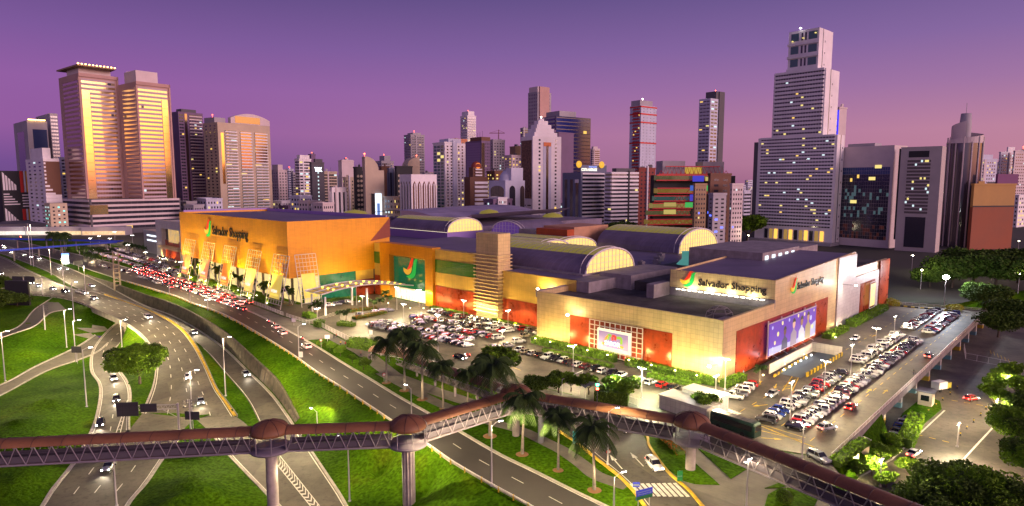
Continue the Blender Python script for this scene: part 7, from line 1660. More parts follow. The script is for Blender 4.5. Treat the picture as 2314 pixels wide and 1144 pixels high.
for i,(x,y,s_) in enumerate(((2150,650,1.5),(2200,640,1.7),(2250,655,1.6),(2300,640,1.7),(2100,650,.9),(2340,660,1.5),(2225,700,1.0),(2270,735,.9),(2300,740,.9),(2255,760,.8))): tree(DARK,0,0,['widest dark tree behind the bright star like lamp','second dark tree right of the bright lamp','third dark tree right of the bright lamp','dark tree near the right edge beyond the far road','small tree at the foot of the ribbed pale block','dark tree past the right edge','shorter tree before the far road at right','tree beside the far sunken lot','tree at the right end of the far lot','tree nearest the far lot entrance'][i],s_,g=G(x,y,0),group='dark trees beyond the deck')
for i,(x,y,s_,z_) in enumerate(((-20,668,.9,0),(10,690,.7,0),(40,695,.6,0),(-30,720,1.0,0))): tree(DARK,0,0,['dark tree at the left edge above the black billboard','dark tree left of the black billboard','small tree hidden low behind the black billboard','dark tree cut by the left edge'][i],s_,g=G(x,y,-1),group='trees at the left edge')
for i,(u,v) in enumerate(((-24,-38),(-18,-39),(-12,-38.5),(-6,-39.5),(0,-38),(-20,-42),(-10,-43))):
    p=MW(u,v); tree(SM,0,0,['shrub nearest the deck corner on the slope','second shrub along the deck slope','third shrub along the deck slope','fourth shrub along the deck slope','last shrub along the deck slope','lower shrub near the utility boxes','lower shrub beyond the utility boxes'][i],.75,g=Vector((p.x,p.y,ZT(p.x,p.y)-.6)),group='shrubs on the slope below the deck')
def ball(px,py,label,s_=1.): 
    g=G(px,py); t=thing('clipped_bush',label,'bush',(g.x,g.y,.1)); mb=MB(); mb.lathe([(.2,-.1),(1.1,.5),(1.25,1.2),(.8,1.9),(.05,2.15)],12); mb.build('core',LF_D,t); mb=MB(); leaves(mb,(0,0,1.1),(1.4,1.4,1.25),900,.14,shell=.85); mb.build('foliage',LF_G,t); t.scale=(s_,)*3
ball(1773,1139,'round clipped bush on the circular lawn at the bottom right')
for i,(x,y) in enumerate(((2012,688),(2022,692),(2150,703),(2163,703))): 
    g=G(x,y); t=thing('shrub',['lit yellow shrub at the far deck corner','second lit yellow shrub at the far deck corner','lit yellow shrub below the bright lamp','second shrub below the bright lamp'][i],'shrub',(g.x,g.y,0)); mb=MB(); leaves(mb,(0,0,1.2),(2.4,2.4,1.5),420,.3); mb.build('foliage',mat('shrub_yellow',(.35,.33,.02),.8),t)
purge()
# ============================================================ STREET LAMPS (all lit)
M_POLE=mat('pole_grey',(.40,.38,.38),.5); M_POLED=mat('pole_dark',(.12,.11,.12),.6)
LEDM=em('lamp_led',(1,.97,.9),30,True)
def lampost(px,py,top,label,arm=0,armlen=1.8,power=2600,col=(1,.77,.42),pole=M_POLE,group='street lamps with lit heads',z=None,two=False,spot=150,size=.5):
    g=GT(px,py) if z is None else G(px,py,z); h=AT(px,top,g.y).z-g.z; t=thing('street_lamp',label,'street lamp',tuple(g),0,group)
    mb=MB(); mb.tube([(0,0,-.3),(0,0,h*.5),(0,0,h)],[.16,.12,.08],8); mb.lathe([(.28,0),(.28,.25),(.17,.3)],8); mb.build('pole',pole,t)
    arms=[arm] if not two else [arm,arm+math.pi]
    for a in arms:
        d=Vector((math.cos(a),math.sin(a),0)); e=d*armlen+Vector((0,0,h+.5))
        mb=MB(); mb.tube([(0,0,h-.2),tuple(d*armlen*.5+Vector((0,0,h+.35))),tuple(e)],.05,5); mb.build('arm',pole,t)
        hd=MB(); hd.box(-.45,.45,-.17,.17,-.02,.12); o=hd.build('lamp_head',M_POLED,t,loc=tuple(e),rz=a); ld=MB(); ld.box(-.4,.4,-.14,.14,-.1,-.03); ld.build('led',LEDM,o)
    if power: lamp('SPOT',tuple(Vector((math.cos(arm)*(0 if two else armlen),math.sin(arm)*(0 if two else armlen),h+.35))),power*(.15 if two else .21),col,t,size=size,spot=168,blend=.25,wing=True)
    return t
LP=[(12,862,752,'lamp post at the left edge on the lower grass',0,1),(151,786,702,'lamp post on the grass above the slip road',.3,1),(172,818,727,'lamp post beside the slip road sign',.2,1),(276,785,725,'lamp post at the right corner of the underpass',0,1),(196,920,790,'slim pole on the grass left of the underpass road',.2,0),
(168,726,640,'thin pole on the grass wedge below the expressway',0,0),(146,660,612,'pole at the median nearest the overpass',1,0),(510,895,765,'lamp post with a star bright head between expressway and sunken road',0,1),(434,935,840,'lamp post standing by the gore below the round tree',0,1),
(194,668,603,'pole on the upper road beside the strip',-1,1),(142,624,585,'lamp post at the middle of the grass strip',-1,1),(116,622,566,'tall lamp post on the left median',-1,1),(76,602,510,'very tall lit column at the far left junction',-1,1),(383,665,626,'lamp post on the grass strip above the sunken wall',2,1),(430,684,650,'lamp post further right on the grass strip',2,1),
(930,945,878,'lamp post on the palm lawn behind the footbridge',2.4,1),(1111,1098,962,'lamp post at the guard rail right of the middle dome',.6,1),(790,1134,995,'lamp post in the grass valley left of the dome pillar',2.6,1),(717,960,930,'short lamp post just behind the footbridge at the wall',2.6,1),(264,1144,1030,'lamp post at the bottom left below the footbridge',2.8,0),
(1387,1150,1078,'lamp post at the bottom beside the crossing signs',.5,1),(1373,1050,930,'lamp post with curved arm right of the nearest palm',.4,1),(676,812,738,'lamp post at the access road by the railing gap',.8,1)]
for i,(x,y,tp_,lab,a,lit) in enumerate(LP):
    lampost(x,y,tp_,lab,a,power=(2200 if i==21 else 9000 if i in (20,15) else 5000 if i in (18,) else 24000) if lit else 0)
LPP=[(1048,722,682,'parking lamp below the louvred tower, left'),(1148,748,705,'parking lamp in front of the yellow wall'),(990,800,715,'thin parking lamp in the middle of the front car park'),(1135,795,750,'parking lamp at the right part of the front car park'),(913,762,690,'slim dark parking lamp near the canopy end'),(1295,840,785,'parking lamp left of the glowing board'),(1449,900,836,'parking lamp beside the short front row'),(1616,918,853,'parking lamp by the beige corner, left of two'),(1638,880,815,'dark double headed lamp at the beige corner, right of two'),
(1785,955,868,'parking lamp on the near deck, second'),(1862,888,820,'parking lamp between deck blocks'),(1922,848,783,'parking lamp at the middle deck block'),(1977,800,745,'parking lamp further along the deck'),(2020,762,718,'parking lamp at the far deck rows'),(1812,1042,962,'parking lamp at the near end of the deck by the footbridge'),
(806,690,643,'lamp post behind the canopy'),(820,718,672,'lamp post before the canopy'),(718,734,700,'lamp post at the zebra crossing'),(897,700,652,'lamp post right of the canopy'),(947,694,658,'lamp post beside the entrance doors')]
for i,(x,y,tp_,lab) in enumerate(LPP): lampost(x,y,tp_,lab,MROT+(0 if i%2 else math.pi/2),armlen=.7,power=14000,group='double headed car park lamps',z=0,two=True,spot=155)
for i,(x,y,tp_,lab) in enumerate(((2163,1010,962,'lamp post on the sunken lot beside the dark trees'),(1988,1100,1045,'lamp post at the kerb of the sunken road'),(2250,950,908,'lamp post at the right edge of the sunken lot'),(2275,900,853,'lamp post highest at the right edge'),(1686,1150,1046,'white lamp post in the bottom paving'))): lampost(x,y,tp_,lab,MROT,armlen=.7,power=20000 if x>1900 else 3000,group='double headed car park lamps',z=ZL if x>1900 else 0,two=True,spot=155)
for i in range(14):
    x=(250,290,330,372,410,300,350,225,260,180,205,470,210,150)[i]; y=(560,575,592,606,614,553,566,555,545,575,560,700,585,562)[i]
    lampost(x,y,y-20,'far car park lamp, %s from the left among the distant cars'%ordinal(sorted([250,290,330,372,410,300,350,225,260,180,205,470,210,150]).index(x)+1),MROT,armlen=.7,power=9000 if i%2==0 else 0,group='far car park lamps',z=0,two=True)
g=G(2133,690); t=thing('street_lamp','brilliant star like floodlight on a tall pole beyond the far deck end','street lamp',(g.x,g.y,0)); mb=MB(); mb.tube([(0,0,0),(0,0,11)],[.2,.1],8); mb.build('pole',M_POLE,t); mb=MB(); mb.lathe([(.01,10.6),(1.1,11.2),(1.1,12),(.01,12.6)],10); mb.build('lamp_head',em('star_lamp',(.9,.95,1),120,True),t); lamp('POINT',(0,0,13.2),26000,(.9,.93,1),t,size=.6)
# scattered city lamps beyond
for i,(x,y) in enumerate(((2240,620),(2290,600),(2080,640),(2190,615),(2300,560),(655,470),(740,462),(1690,545),(2060,600),(2300,650))):
    g=G(x,y+14); t=thing('street_lamp','far street lamp glowing among the trees and blocks, %s listed from the right'%ordinal(i+1),'street lamp',(g.x,g.y,0)); t['label']='small far street lamp in the dim streets behind the mall'; t['group']='small far street lamps'; mb=MB(); mb.tube([(0,0,0),(0,0,9)],.12,5); mb.build('pole',M_POLE,t); mb=MB(); mb.lathe([(.01,8.8),(.5,9.1),(.01,9.5)],6); mb.build('lamp_head',em('far_lamp',(1,.9,.6),45),t); lamp('POINT',(0,0,10),1500,(1,.8,.5),t,size=.8)
relabel('small far street lamps',lambda l,i:ordinal(i)+' from the left of the small far street lamps behind the mall')
# ============================================================ FOOTBRIDGE
M_BR=mat('bridge_roof_copper',(.20,.085,.035),.6,noise=(.25,.35)); M_BS=mat('bridge_steel',(.19,.165,.20),.5); M_BF=mat('bridge_floor',(.16,.12,.11),.8,noise=(1,.3)); M_RAIL=mat('mesh_rail',(.07,.06,.08),.7); M_COL=mat('column_concrete',(.30,.26,.25),.8,noise=(.6,.3),bump=(2,.3,.03))
ZD=5.6
def onz(px,py,z): return G(px,py,z)
BP=[onz(-260,1058,ZD),onz(612,1012,ZD),onz(922,1000,ZD),onz(1166,922,ZD),onz(1562,992,ZD),onz(2150,1240,ZD)]
ft=thing('footbridge','long covered pedestrian footbridge with brown rounded roof, trusses and domed landings','footbridge',(BP[2].x,BP[2].y,0))
fo=Vector((BP[2].x,BP[2].y,0))
def fbuild(mb,name,m,par=None):
    mb.v=[(v[0]-fo.x,v[1]-fo.y,v[2]) for v in mb.v]; return mb.build(name,m,par or ft)
HB=1.4; HT=2.85; RDm=3.2
for si,(a,b) in enumerate(zip(BP,BP[1:])):
    d=(b-a); L_=d.length; d.normalize(); n=Vector((-d.y,d.x,0)); s0=(RDm-.3 if si>0 else 0); s1=L_-(RDm-.3) if si<4 else L_
    P=lambda s_,o,h: a+d*s_+n*o+Vector((0,0,h))
    mb=MB(); c=[P(s0,-HB,0),P(s1,-HB,0),P(s1,HB,0),P(s0,HB,0)]; mb.prism([tuple(q.xy) for q in c],ZD-.22,ZD); fbuild(mb,'deck',M_BF)
    mb=MB(); k=max(2,int(round((s1-s0)/2.6))); 
    for o in (-HB,HB):
        mb.tube([P(s0,o,-.15),P(s1,o,-.15)],.16,6); mb.tube([P(s0,o,HT),P(s1,o,HT)],.12,6)
        for j in range(k):
            x0=s0+(s1-s0)*j/k; x1=s0+(s1-s0)*(j+1)/k; mb.tube([P(x0,o,-.1),P((x0+x1)/2,o,HT)],.085,5); mb.tube([P((x0+x1)/2,o,HT),P(x1,o,-.1)],.085,5)
    fbuild(mb,'truss',M_BS)
    mb=MB()
    for o in (-HB+.12,HB-.12):
        mb.add([P(s0,o,.15),P(s1,o,.15),P(s1,o,1.15),P(s0,o,1.15)],[(0,1,2,3)]); 
        for h in (1.2,.15,1.7): mb.tube([P(s0,o,h),P(s1,o,h)],.035,4)
    fbuild(mb,'railing',M_RAIL)
    mb=MB(); m=9; rows_=max(2,int((s1-s0)/2.2)); ra=HB+.22
    vs=[P(s0+(s1-s0)*i/rows_,-ra*math.cos(math.pi*j/m),HT-.05+.95*math.sin(math.pi*j/m)) for i in range(rows_+1) for j in range(m+1)]
    mb.add(vs,[(i*(m+1)+j,(i+1)*(m+1)+j,(i+1)*(m+1)+j+1,i*(m+1)+j+1) for i in range(rows_) for j in range(m)],0,True); rf=fbuild(mb,'roof',M_BR)
    for i in range(0,rows_+1,2): mb=MB(); mb.tube([vs[i*(m+1)+j]+Vector((0,0,.03)) for j in range(m+1)],.05,4); fbuild(mb,'seam',mat('seam_dark',(.06,.025,.02),.6),rf)
for i,c in enumerate(BP[1:5]):
    mb=MB(); mb.lathe([(2.2,-.7),(3.3,-.35),(3.45,-.1),(3.45,.02),(0.01,.02)],24,(c.x,c.y,ZD)); fbuild(mb,'landing',M_BS)
    mb=MB(); pr=[(3.2,HT-.1)]+[(3.2*math.cos(t),HT+.0+1.9*math.sin(t)) for t in [math.pi/2*k/8 for k in range(1,9)]]; mb.lathe([(3.0,HT-.15)]+pr,24,(c.x,c.y,ZD)); dm=fbuild(mb,'dome',M_BR)
    mb=MB()
    for k in range(8):
        a_=2*math.pi*k/8; mb.tube([(c.x+math.cos(a_)*r_*1.005,c.y+math.sin(a_)*r_*1.005,ZD+z_+.02) for r_,z_ in pr],.05,4)
    fbuild(mb,'seam',mat('seam_dark',(.06,.025,.02)),dm)
    mb=MB()
    for k in range(8): a_=2*math.pi*(k+.5)/8; mb.tube([(c.x+3.3*math.cos(a_),c.y+3.3*math.sin(a_),ZD),(c.x+3.3*math.cos(a_),c.y+3.3*math.sin(a_),ZD+HT)],.08,5)
    for h in (.2,1.2): mb.tube([(c.x+3.32*math.cos(2*math.pi*k/24),c.y+3.32*math.sin(2*math.pi*k/24),ZD+h) for k in range(25)],.04,4)
    fbuild(mb,'post_ring',M_BS)
    mb=MB(); zg=[-6.8,-7,0,0][i]-.5; r_=[.95,.95,.7,.85][i]; mb.lathe([(r_,zg),(r_,ZD-.7)],18,(c.x,c.y,0))
    if i in (1,): 
        for k in range(12): a_=2*math.pi*k/12; mb.tube([(c.x+r_*math.cos(a_),c.y+r_*math.sin(a_),zg),(c.x+r_*math.cos(a_),c.y+r_*math.sin(a_),ZD-.7)],.16,5)
    fbuild(mb,'column',M_COL)
g=G(1222,1000); mb=MB(); mb.lathe([(.55,0),(.55,ZD-.3)],10,(g.x,g.y,0)); fbuild(mb,'column',mat('column_dark',(.10,.10,.13),.6))
# stairs/ramp leading from the third dome toward the mall side, behind the palms
a,b=onz(1135,905,4.6),onz(905,820,1.2); d=(b-a).normalized(); n=Vector((-d.y,d.x,0)); mb=MB()
mb.add([a-n*1.4,b-n*1.4,b+n*1.4,a+n*1.4],[(0,1,2,3)]); mb.add([p-Vector((0,0,.3)) for p in (a-n*1.4,b-n*1.4,b+n*1.4,a+n*1.4)],[(3,2,1,0)])
fbuild(mb,'ramp_deck',M_BF); mb=MB(); L2=(b-a).length; k=int(L2/2.6)
for o in (-1.4,1.4):
    for h in (0,1.3): mb.tube([a+n*o+Vector((0,0,h)),b+n*o+Vector((0,0,h))],.09,5)
    for j in range(k): p=a.lerp(b,j/k)+n*o; q=a.lerp(b,(j+1)/k)+n*o; mb.tube([p,(p+q)/2+Vector((0,0,1.3)),q],.06,4)
fbuild(mb,'ramp_truss',M_BS); mb=MB(); vs=[]
for i in range(9):
    p=a.lerp(b,i/8)
    for j in range(8): vs.append(p+n*(-1.7*math.cos(math.pi*j/7))+Vector((0,0,2.3+.9*math.sin(math.pi*j/7))))
mb.add(vs,[(i*8+j,(i+1)*8+j,(i+1)*8+j+1,i*8+j+1) for i in range(8) for j in range(7)],0,True); fbuild(mb,'ramp_roof',M_BR)
for j in range(1,5): p=a.lerp(b,j/5); mb=MB(); mb.tube([(p.x,p.y,-.2),(p.x,p.y,p.z)],.28,8); fbuild(mb,'ramp_post',M_COL)
# ============================================================ RAILINGS, GUARD RAILS, BARRIERS
def railing(label,pts,h=1.1,post=2.2,m=M_STEEL,mesh_=True,name='railing',cat='railing',pr=.05,bar=.14,group=None):
    o=Vector(pts[0]); t=thing(name,label,cat,tuple(o),0,group); P=[Vector(p)-o for p in pts]; P=dens(P,post)
    mb=MB()
    for p in P: mb.tube([(p.x,p.y,p.z-.2),(p.x,p.y,p.z+h)],pr,4)
    mb.build('posts',m,t); mb=MB()
    for hh_ in (h,.15): mb.tube([(p.x,p.y,p.z+hh_) for p in P],.04,4)
    if mesh_:
        for a,b in zip(P,P[1:]):
            L_=(b-a).length; k=max(2,int(L_/.28))
            for j in range(1,k): q=a.lerp(b,j/k); mb.tube([(q.x,q.y,q.z+.15),(q.x,q.y,q.z+h)],.018,3,cap=False)
    mb.build('bars',m,t); return t
Gp=lambda L,z=.03:[G(x,y,z) for x,y in L]
railing('long white railing between the access road pavement and the car queue',Gp([(300,582),(365,612),(436,643),(520,668),(600,697),(640,713)]),1.3,2.5)
railing('white railing panels at the zebra crossing opening',Gp([(648,716),(700,733)]),1.3,2.5)
railing('white railing right of the rounded hedge',Gp([(724,738),(786,770),(813,784)]),1.6,2.5)
railing('white railing bending toward the palms',Gp([(813,784),(860,803),(938,815),(1010,838),(1080,862),(1150,888)]),1.6,2.5)
railing('white fence around the small playground',Gp([(1368,892),(1400,903),(1440,917)]),1.6,2)
def wall_rail(label,a,b,z=0): 
    t=thing('deck_parapet',label,'parapet',(a.x,a.y,z)); d=(b-a); L_=d.length; ang=math.atan2(d.y,d.x); t.rotation_euler=(0,0,ang)
    MB().box(0,L_,-.12,.12,-1.4,.25).build('edge_beam',M_CONC,t); mb=MB(); mb.box(0,L_,-.04,.04,1.05,1.12); mb.box(0,L_,-.03,.03,.28,.34); mb.build('rails',M_STEEL,t)
    mb=MB(); k=int(L_/2.4)
    for i in range(k+1): x=L_*i/k; mb.box(x-.05,x+.05,-.05,.05,.25,1.12)
    mb.build('posts',M_STEEL,t); mb=MB(); k=int(L_/.35)
    for i in range(k): x=L_*i/k; mb.box(x,x+.16,-.015,.015,.34,1.05)
    mb.build('slats',mat('rail_slats',(.45,.38,.32),.6),t)
wall_rail('long slatted parapet railing along the outer edge of the parking deck',MW(-27.5,-34.6),MW(156,-33.2)); wall_rail('parapet railing across the far end of the parking deck',MW(156.1,-33),MW(147,0))
for i in range(10):
    u=14+i*15; t=thing('deck_column','pale column under the deck edge, %s from the near end'%ordinal(i+1),'column',MW(u,-30,ZL),MROT,'columns under the deck edge'); MB().box(-.7,.7,-3.2,2.5,0,-ZL-1.12).build('shaft',mat('column_paint',(.40,.37,.33),.7),t); MB().box(-.74,.74,-3.24,2.54,0,1.3).build('painted_base',mat('base_blue',(.12,.25,.30),.7) if i%3 else mat('base_yellow',(.5,.35,.03),.7),t)
struct(MB().box(8,150,-20.5,-20,ZL,-1.12).build('under_deck_wall',M_GREY,None,loc=tuple(MW(0,0,0)),rz=MROT))
for i in range(5): lamp('AREA',MW(20+i*14,-27,-1.4),260,(.9,.95,1),None,size=3,target=MW(20+i*14,-27,-6)).name='deck_underside_lamp'
for i in range(5):
    k=[('hatchback','silver'),('hatchback','grey'),('SUV','blue'),('SUV','silver'),('hatchback','black')][i]; p=MW(6+i*3.2,-37.5,ZL+.05); setcar(proto(*k),p,DA,'%s %s, %s in the sheltered row under the deck edge'%(k[1],k[0],ordinal(i+1)),'cars under the deck edge')
purge()
railing('pale fence around the ramp in the far sunken lot',[G(x,y,ZL) for x,y in [(2178,790),(2182,812),(2314,838),(2380,850)]],2.0,3,mesh_=False)
# guard rail with yellow posts on the access road left side
def guard(label,P,h=.75,step=4,pm=None,rm=M_STEEL,group=None):
    o=Vector(P[0]); t=thing('guard_rail',label,'guard rail',tuple(o)); P=[Vector(p)-o for p in P]; Q=dens(P,step); mb=MB()
    for q in Q: mb.box(q.x-.12,q.x+.12,q.y-.12,q.y+.12,q.z-.3,q.z+h)
    mb.build('posts',pm or M_KERBY,t); mb=MB(); mb.tube([q+Vector((0,0,h-.12)) for q in Q],.13,4); mb.build('rail',rm,t)
dlt=Vector((0,0,.0))
def off(strip,side,o,s0=0,s1=None):
    s1=strip.len if s1 is None else s1; out=[]; d=s0
    while d<s1:
        p=strip.at(d,0 if side=='L' else 1); q=strip.at(d,1 if side=='L' else 0); v=(p-q); v.z=0; out.append(p+v.normalized()*o); d+=4
    return out
guard('guard rail with yellow posts along the left edge of the access road',off(R1,'L',.5,R1.near(270,632)[0]))
guard('concrete topped rail along the curving expressway, right side',off(R3,'R',.7,R3.near(240,668)[0],R3.len),.7,5,pm=M_CONC,rm=M_CONC)
guard('low dark guard rail beside the grass wedge on the expressway, left side',off(R3,'L',.7,R3.near(60,660)[0],BRD[0]),.7,4,pm=M_CONC,rm=M_WALLD)
# striped kerb barriers at ramp (yellow black)
M_YB=mat('yellow_black',(.6,.42,.02),.6,panel=(1.2,5,.0,1)); 
def striped(label,a,b,h=1.,w_=.3,z=0,name='barrier'):
    t=thing(name,label,'barrier',(a.x,a.y,z)); d=b-a; L_=d.length; t.rotation_euler=(0,0,math.atan2(d.y,d.x)); mb=MB(); n_=max(2,int(L_/1.2))
    for i in range(n_): mb.box(L_*i/n_,L_*(i+1)/n_,-w_/2,w_/2,0,h,i%2)
    mb.build('striped_block',[mat('barrier_yellow',(.6,.42,.02),.6),M_LET],t); return t
striped('outer striped wall of the ramp leading below the deck',MW(20,-13.5),MW(48,-13.5),1.2,.35); striped('inner striped kerb of the ramp leading below the deck',MW(14,-7.5),MW(40,-6.5),.7,.3)
t=thing('vehicle_ramp','short sunken car ramp with pale walls below the billboard','ramp',MW(32,-10,0),MROT)
MB().box(-14,16,-2.8,2.8,.03,.06).build('ramp_floor',mat('ramp_blue',(.10,.14,.17),.5),t); MB().box(-16,15,4.4,4.7,0,2.6).build('side_wall',M_WHITE,t); MB().box(15.2,15.6,-3.6,4.7,0,2.8).build('end_wall',M_WHITE,t)
for i in range(6): MB().box(-12+i*4,-11.6+i*4,2.2,2.5,.5,.85).build('marker_lamp',em('ramp_lamp',(.8,.9,1),8),t)
for (a,b,l_) in (((2010,690),(2075,697),'striped kerb at the far deck end, left part'),((2080,697),(2150,704),'striped kerb at the far deck end, right part')): striped(l_,G(*a),G(*b),.5,.4)
for i,(x,y) in enumerate(((2050,975),(2066,960),(2083,946),(2098,932),(2115,918),(2130,905),(2147,892),(2163,878),(2170,985),(2185,970),(2200,955),(2216,940),(2228,925))):
    g=G(x,y,ZL); t=thing('traffic_bollard','black and yellow bollard, %s up the %s line on the sunken lot'%(ordinal(i+1 if i<8 else i-7),'left' if i<8 else 'right'),'bollard',(g.x,g.y,ZL+.03),0,'bollards on the sunken lot'); mb=MB(); mb.lathe([(.3,0),(.3,.08),(.12,.1),(.1,.9),(.01,.95)],8); mb.build('post',M_LET,t); mb=MB(); mb.lathe([(.135,.5),(.135,.75)],8); mb.build('band',mat('barrier_yellow',(.6,.42,.02)),t)
# ============================================================ SIGNS, GANTRIES, PYLON, BOARDS
def panelsign(label,px,py,top,w_,h,m,rz=0,name='road_sign',cat='sign',z=None,words=None,post=2,wm=None,y0=None,back=M_POLED,group=None):
    g=GT(px,py) if z is None else G(px,py,z); ht=AT(px,top,g.y).z-g.z; t=thing(name,label,cat,tuple(g),rz,group)
    xs=(-w_*.35,w_*.35) if post==2 else (0,); mb=MB()
    for x in xs: mb.tube([(x,.08,-.2),(x,.08,ht)],.07,6)
    mb.build('post',M_POLE,t); p=MB().box(-w_/2,w_/2,-.06,.03,ht-h,ht).build('board',m,t)
    if words:
        for i,(tx,sz,zz,c) in enumerate(words): textmesh(tx,sz,'lettering',c,p,(-w_*.44,-.08,ht-zz),(1,0,0),(0,0,1),ext=.01,width=w_*.86)
    return t,ht
WT=em('sign_white_glow',(.9,.9,.9),.25)  # white sign lettering given a faint glow of its own
# big gantry at left centre (seen from behind)
g=GT(405,975); t=thing('sign_gantry','overhead steel gantry arm holding two dark road signs seen from behind','sign gantry',tuple(g),.12); ht=AT(405,915,g.y).z-g.z
MB().tube([(0,0,-.3),(0,0,ht+.4)],.25,10).build('post',M_POLE,t); mb=MB(); A0=12.8
for zz in (ht-.9,ht+.1): mb.tube([(0,0,zz),(-A0,0,zz)],.11,5)
for i in range(12): mb.tube([(-A0*i/12,0,ht-.9),(-A0*(i+.5)/12,0,ht+.1),(-A0*(i+1)/12,0,ht-.9)],.05,4)
mb.tube([(0,0,ht-3),(-3.4,0,ht-.9)],.06,4); mb.build('truss_arm',M_POLE,t)
MB().box(-12.9,-8.3,-.35,-.2,ht-2.1,ht+1.1).build('sign_panel',mat('sign_back',(.03,.03,.035),.6,panel=(1.5,1.1,.03,.5)),t); MB().box(-7.9,-4.4,-.35,-.2,ht-1.3,ht+.6).build('sign_panel',mat('sign_back',(.03,.03,.035)),t)
SB=mat('sign_back',(.03,.03,.035))
g=GT(97,668); t=thing('sign_gantry','far overhead sign gantry with two small dark panels over the expressway','sign gantry',tuple(g),0); ht=AT(97,628,g.y).z-g.z
MB().tube([(0,0,-.3),(0,0,ht)],.2,8).build('post',M_POLE,t); MB().tube([(0,0,ht-.5),(-11,0,ht-.5)],.15,5).build('arm',M_POLE,t)
for x in (-5.2,-10.5): MB().box(x-2.3,x+2.3,-.3,-.15,ht-1.6,ht+.7).build('sign_panel',SB,t)
panelsign('dark back of a road sign on one pole near the slip road',175,822,783,3.0,2.0,SB,post=1); panelsign('dark square sign back on the grass gore behind the utility pole',437,985,930,3.2,1.9,SB,post=1); panelsign('dark sign back on the strip left of the lattice pylon',178,612,590,5,2.4,SB,post=1)
t_,hh_=panelsign('blue and green direction sign by the zebra crossing',1455,1162,1105,3.0,1.5,mat('sign_blue',(.02,.03,.30),.5,emit=(.05,.08,.9),estr=.15),rz=.45,z=0,words=[('Estacionamento',.3,.42,WT),('Shopping',.26,.75,WT)])
MB().box(-1.5,1.5,-.09,-.06,hh_-1.5,hh_-.95).build('green_strip',mat('sign_green',(.01,.15,.04),.5),t_)
panelsign('green upright sign post on the lawn by the exit road',1536,1090,1064,.9,2.2,mat('sign_green',(.01,.15,.04)),z=0,post=1,rz=.1,words=[('Entrada',.3,1.0,WT)]); panelsign('slim turquoise totem sign behind the palms',1299,1003,975,.8,2.6,mat('sign_teal',(.02,.28,.32),.5),z=0,post=1); panelsign('small blue lane sign at the crossing',1437,1120,1090,1.1,.8,mat('sign_blue',(.02,.03,.30)),z=0,post=1,words=[('1',.5,.6,WT)])
def roundsign(label,px,py,top):
    g=G(px,py); ht=AT(px,top,g.y).z; t=thing('traffic_sign',label,'traffic sign',(g.x,g.y,0),.2); MB().tube([(0,.05,0),(0,.05,ht)],.04,5).build('post',M_POLE,t)
    o=MB().lathe([(.01,.04),(.45,.04),(.45,0),(.01,0)],16).build('disc',mat('sign_red',(.5,.02,.03),.5),t,(0,-.02,ht-.4)); o.rotation_euler=(R(90),0,0); o=MB().lathe([(.01,.07),(.3,.07)],16).build('disc_face',mat('sign_pale',(.6,.55,.55),.5),t,(0,-.03,ht-.4)); o.rotation_euler=(R(90),0,0)
roundsign('round red and white sign on the access road grass strip',726,792,766); roundsign('round red sign at the palm lawn edge',868,862,843); roundsign('round red sign beside the exit road palms',1375,1025,1020-4)
panelsign('small white sign on the pavement by the walkers',740,775,757,1.6,1.2,mat('sign_pale',(.6,.55,.55)),z=0,post=1); panelsign('small white sign on the lamp post pavement edge',680,812,795,1.2,1.6,mat('sign_pale',(.6,.55,.55)),z=0,post=1); panelsign('white sign behind the railing in the car park entry',838,762,746,1.2,1.5,mat('sign_pale',(.6,.55,.55)),z=0,post=1); panelsign('white sign at the zebra crossing railing',664,736,720,1.4,1.2,mat('sign_pale',(.6,.55,.55)),z=0,post=1)
# black billboard at left
g=G(43,690,-.5); t=thing('billboard','large black backed roadside billboard at the left edge','billboard',tuple(g),R(-8)); ht=AT(43,635,g.y).z+.5
MB().box(-5.4,5.4,-.5,.3,ht-11.3,ht).build('panel',mat('billboard_black',(.012,.012,.014),.7),t); mb=MB()
for x in (-4,4): mb.tube([(x,.5,-1),(x,.5,ht)],.25,6)
for z_ in (ht-11.2,ht-5.6,ht-.1): mb.box(-5.5,5.5,.3,.5,z_-.12,z_+.12)
mb.build('frame',M_POLED,t)
g=G(149,600); t=thing('digital_display','small glowing white display board with a blue top on the grass strip','display',(g.x,g.y,0),.2); MB().box(-1.6,1.6,-.3,.3,1,6).build('screen',em('display_white',(1,1,.95),6,True),t); MB().box(-1.8,1.8,-.35,.35,6.02,7.2).build('header',em('display_blue',(.1,.2,1),5),t); MB().tube([(0,0,0),(0,0,1)],.2,6).build('post',M_POLE,t)
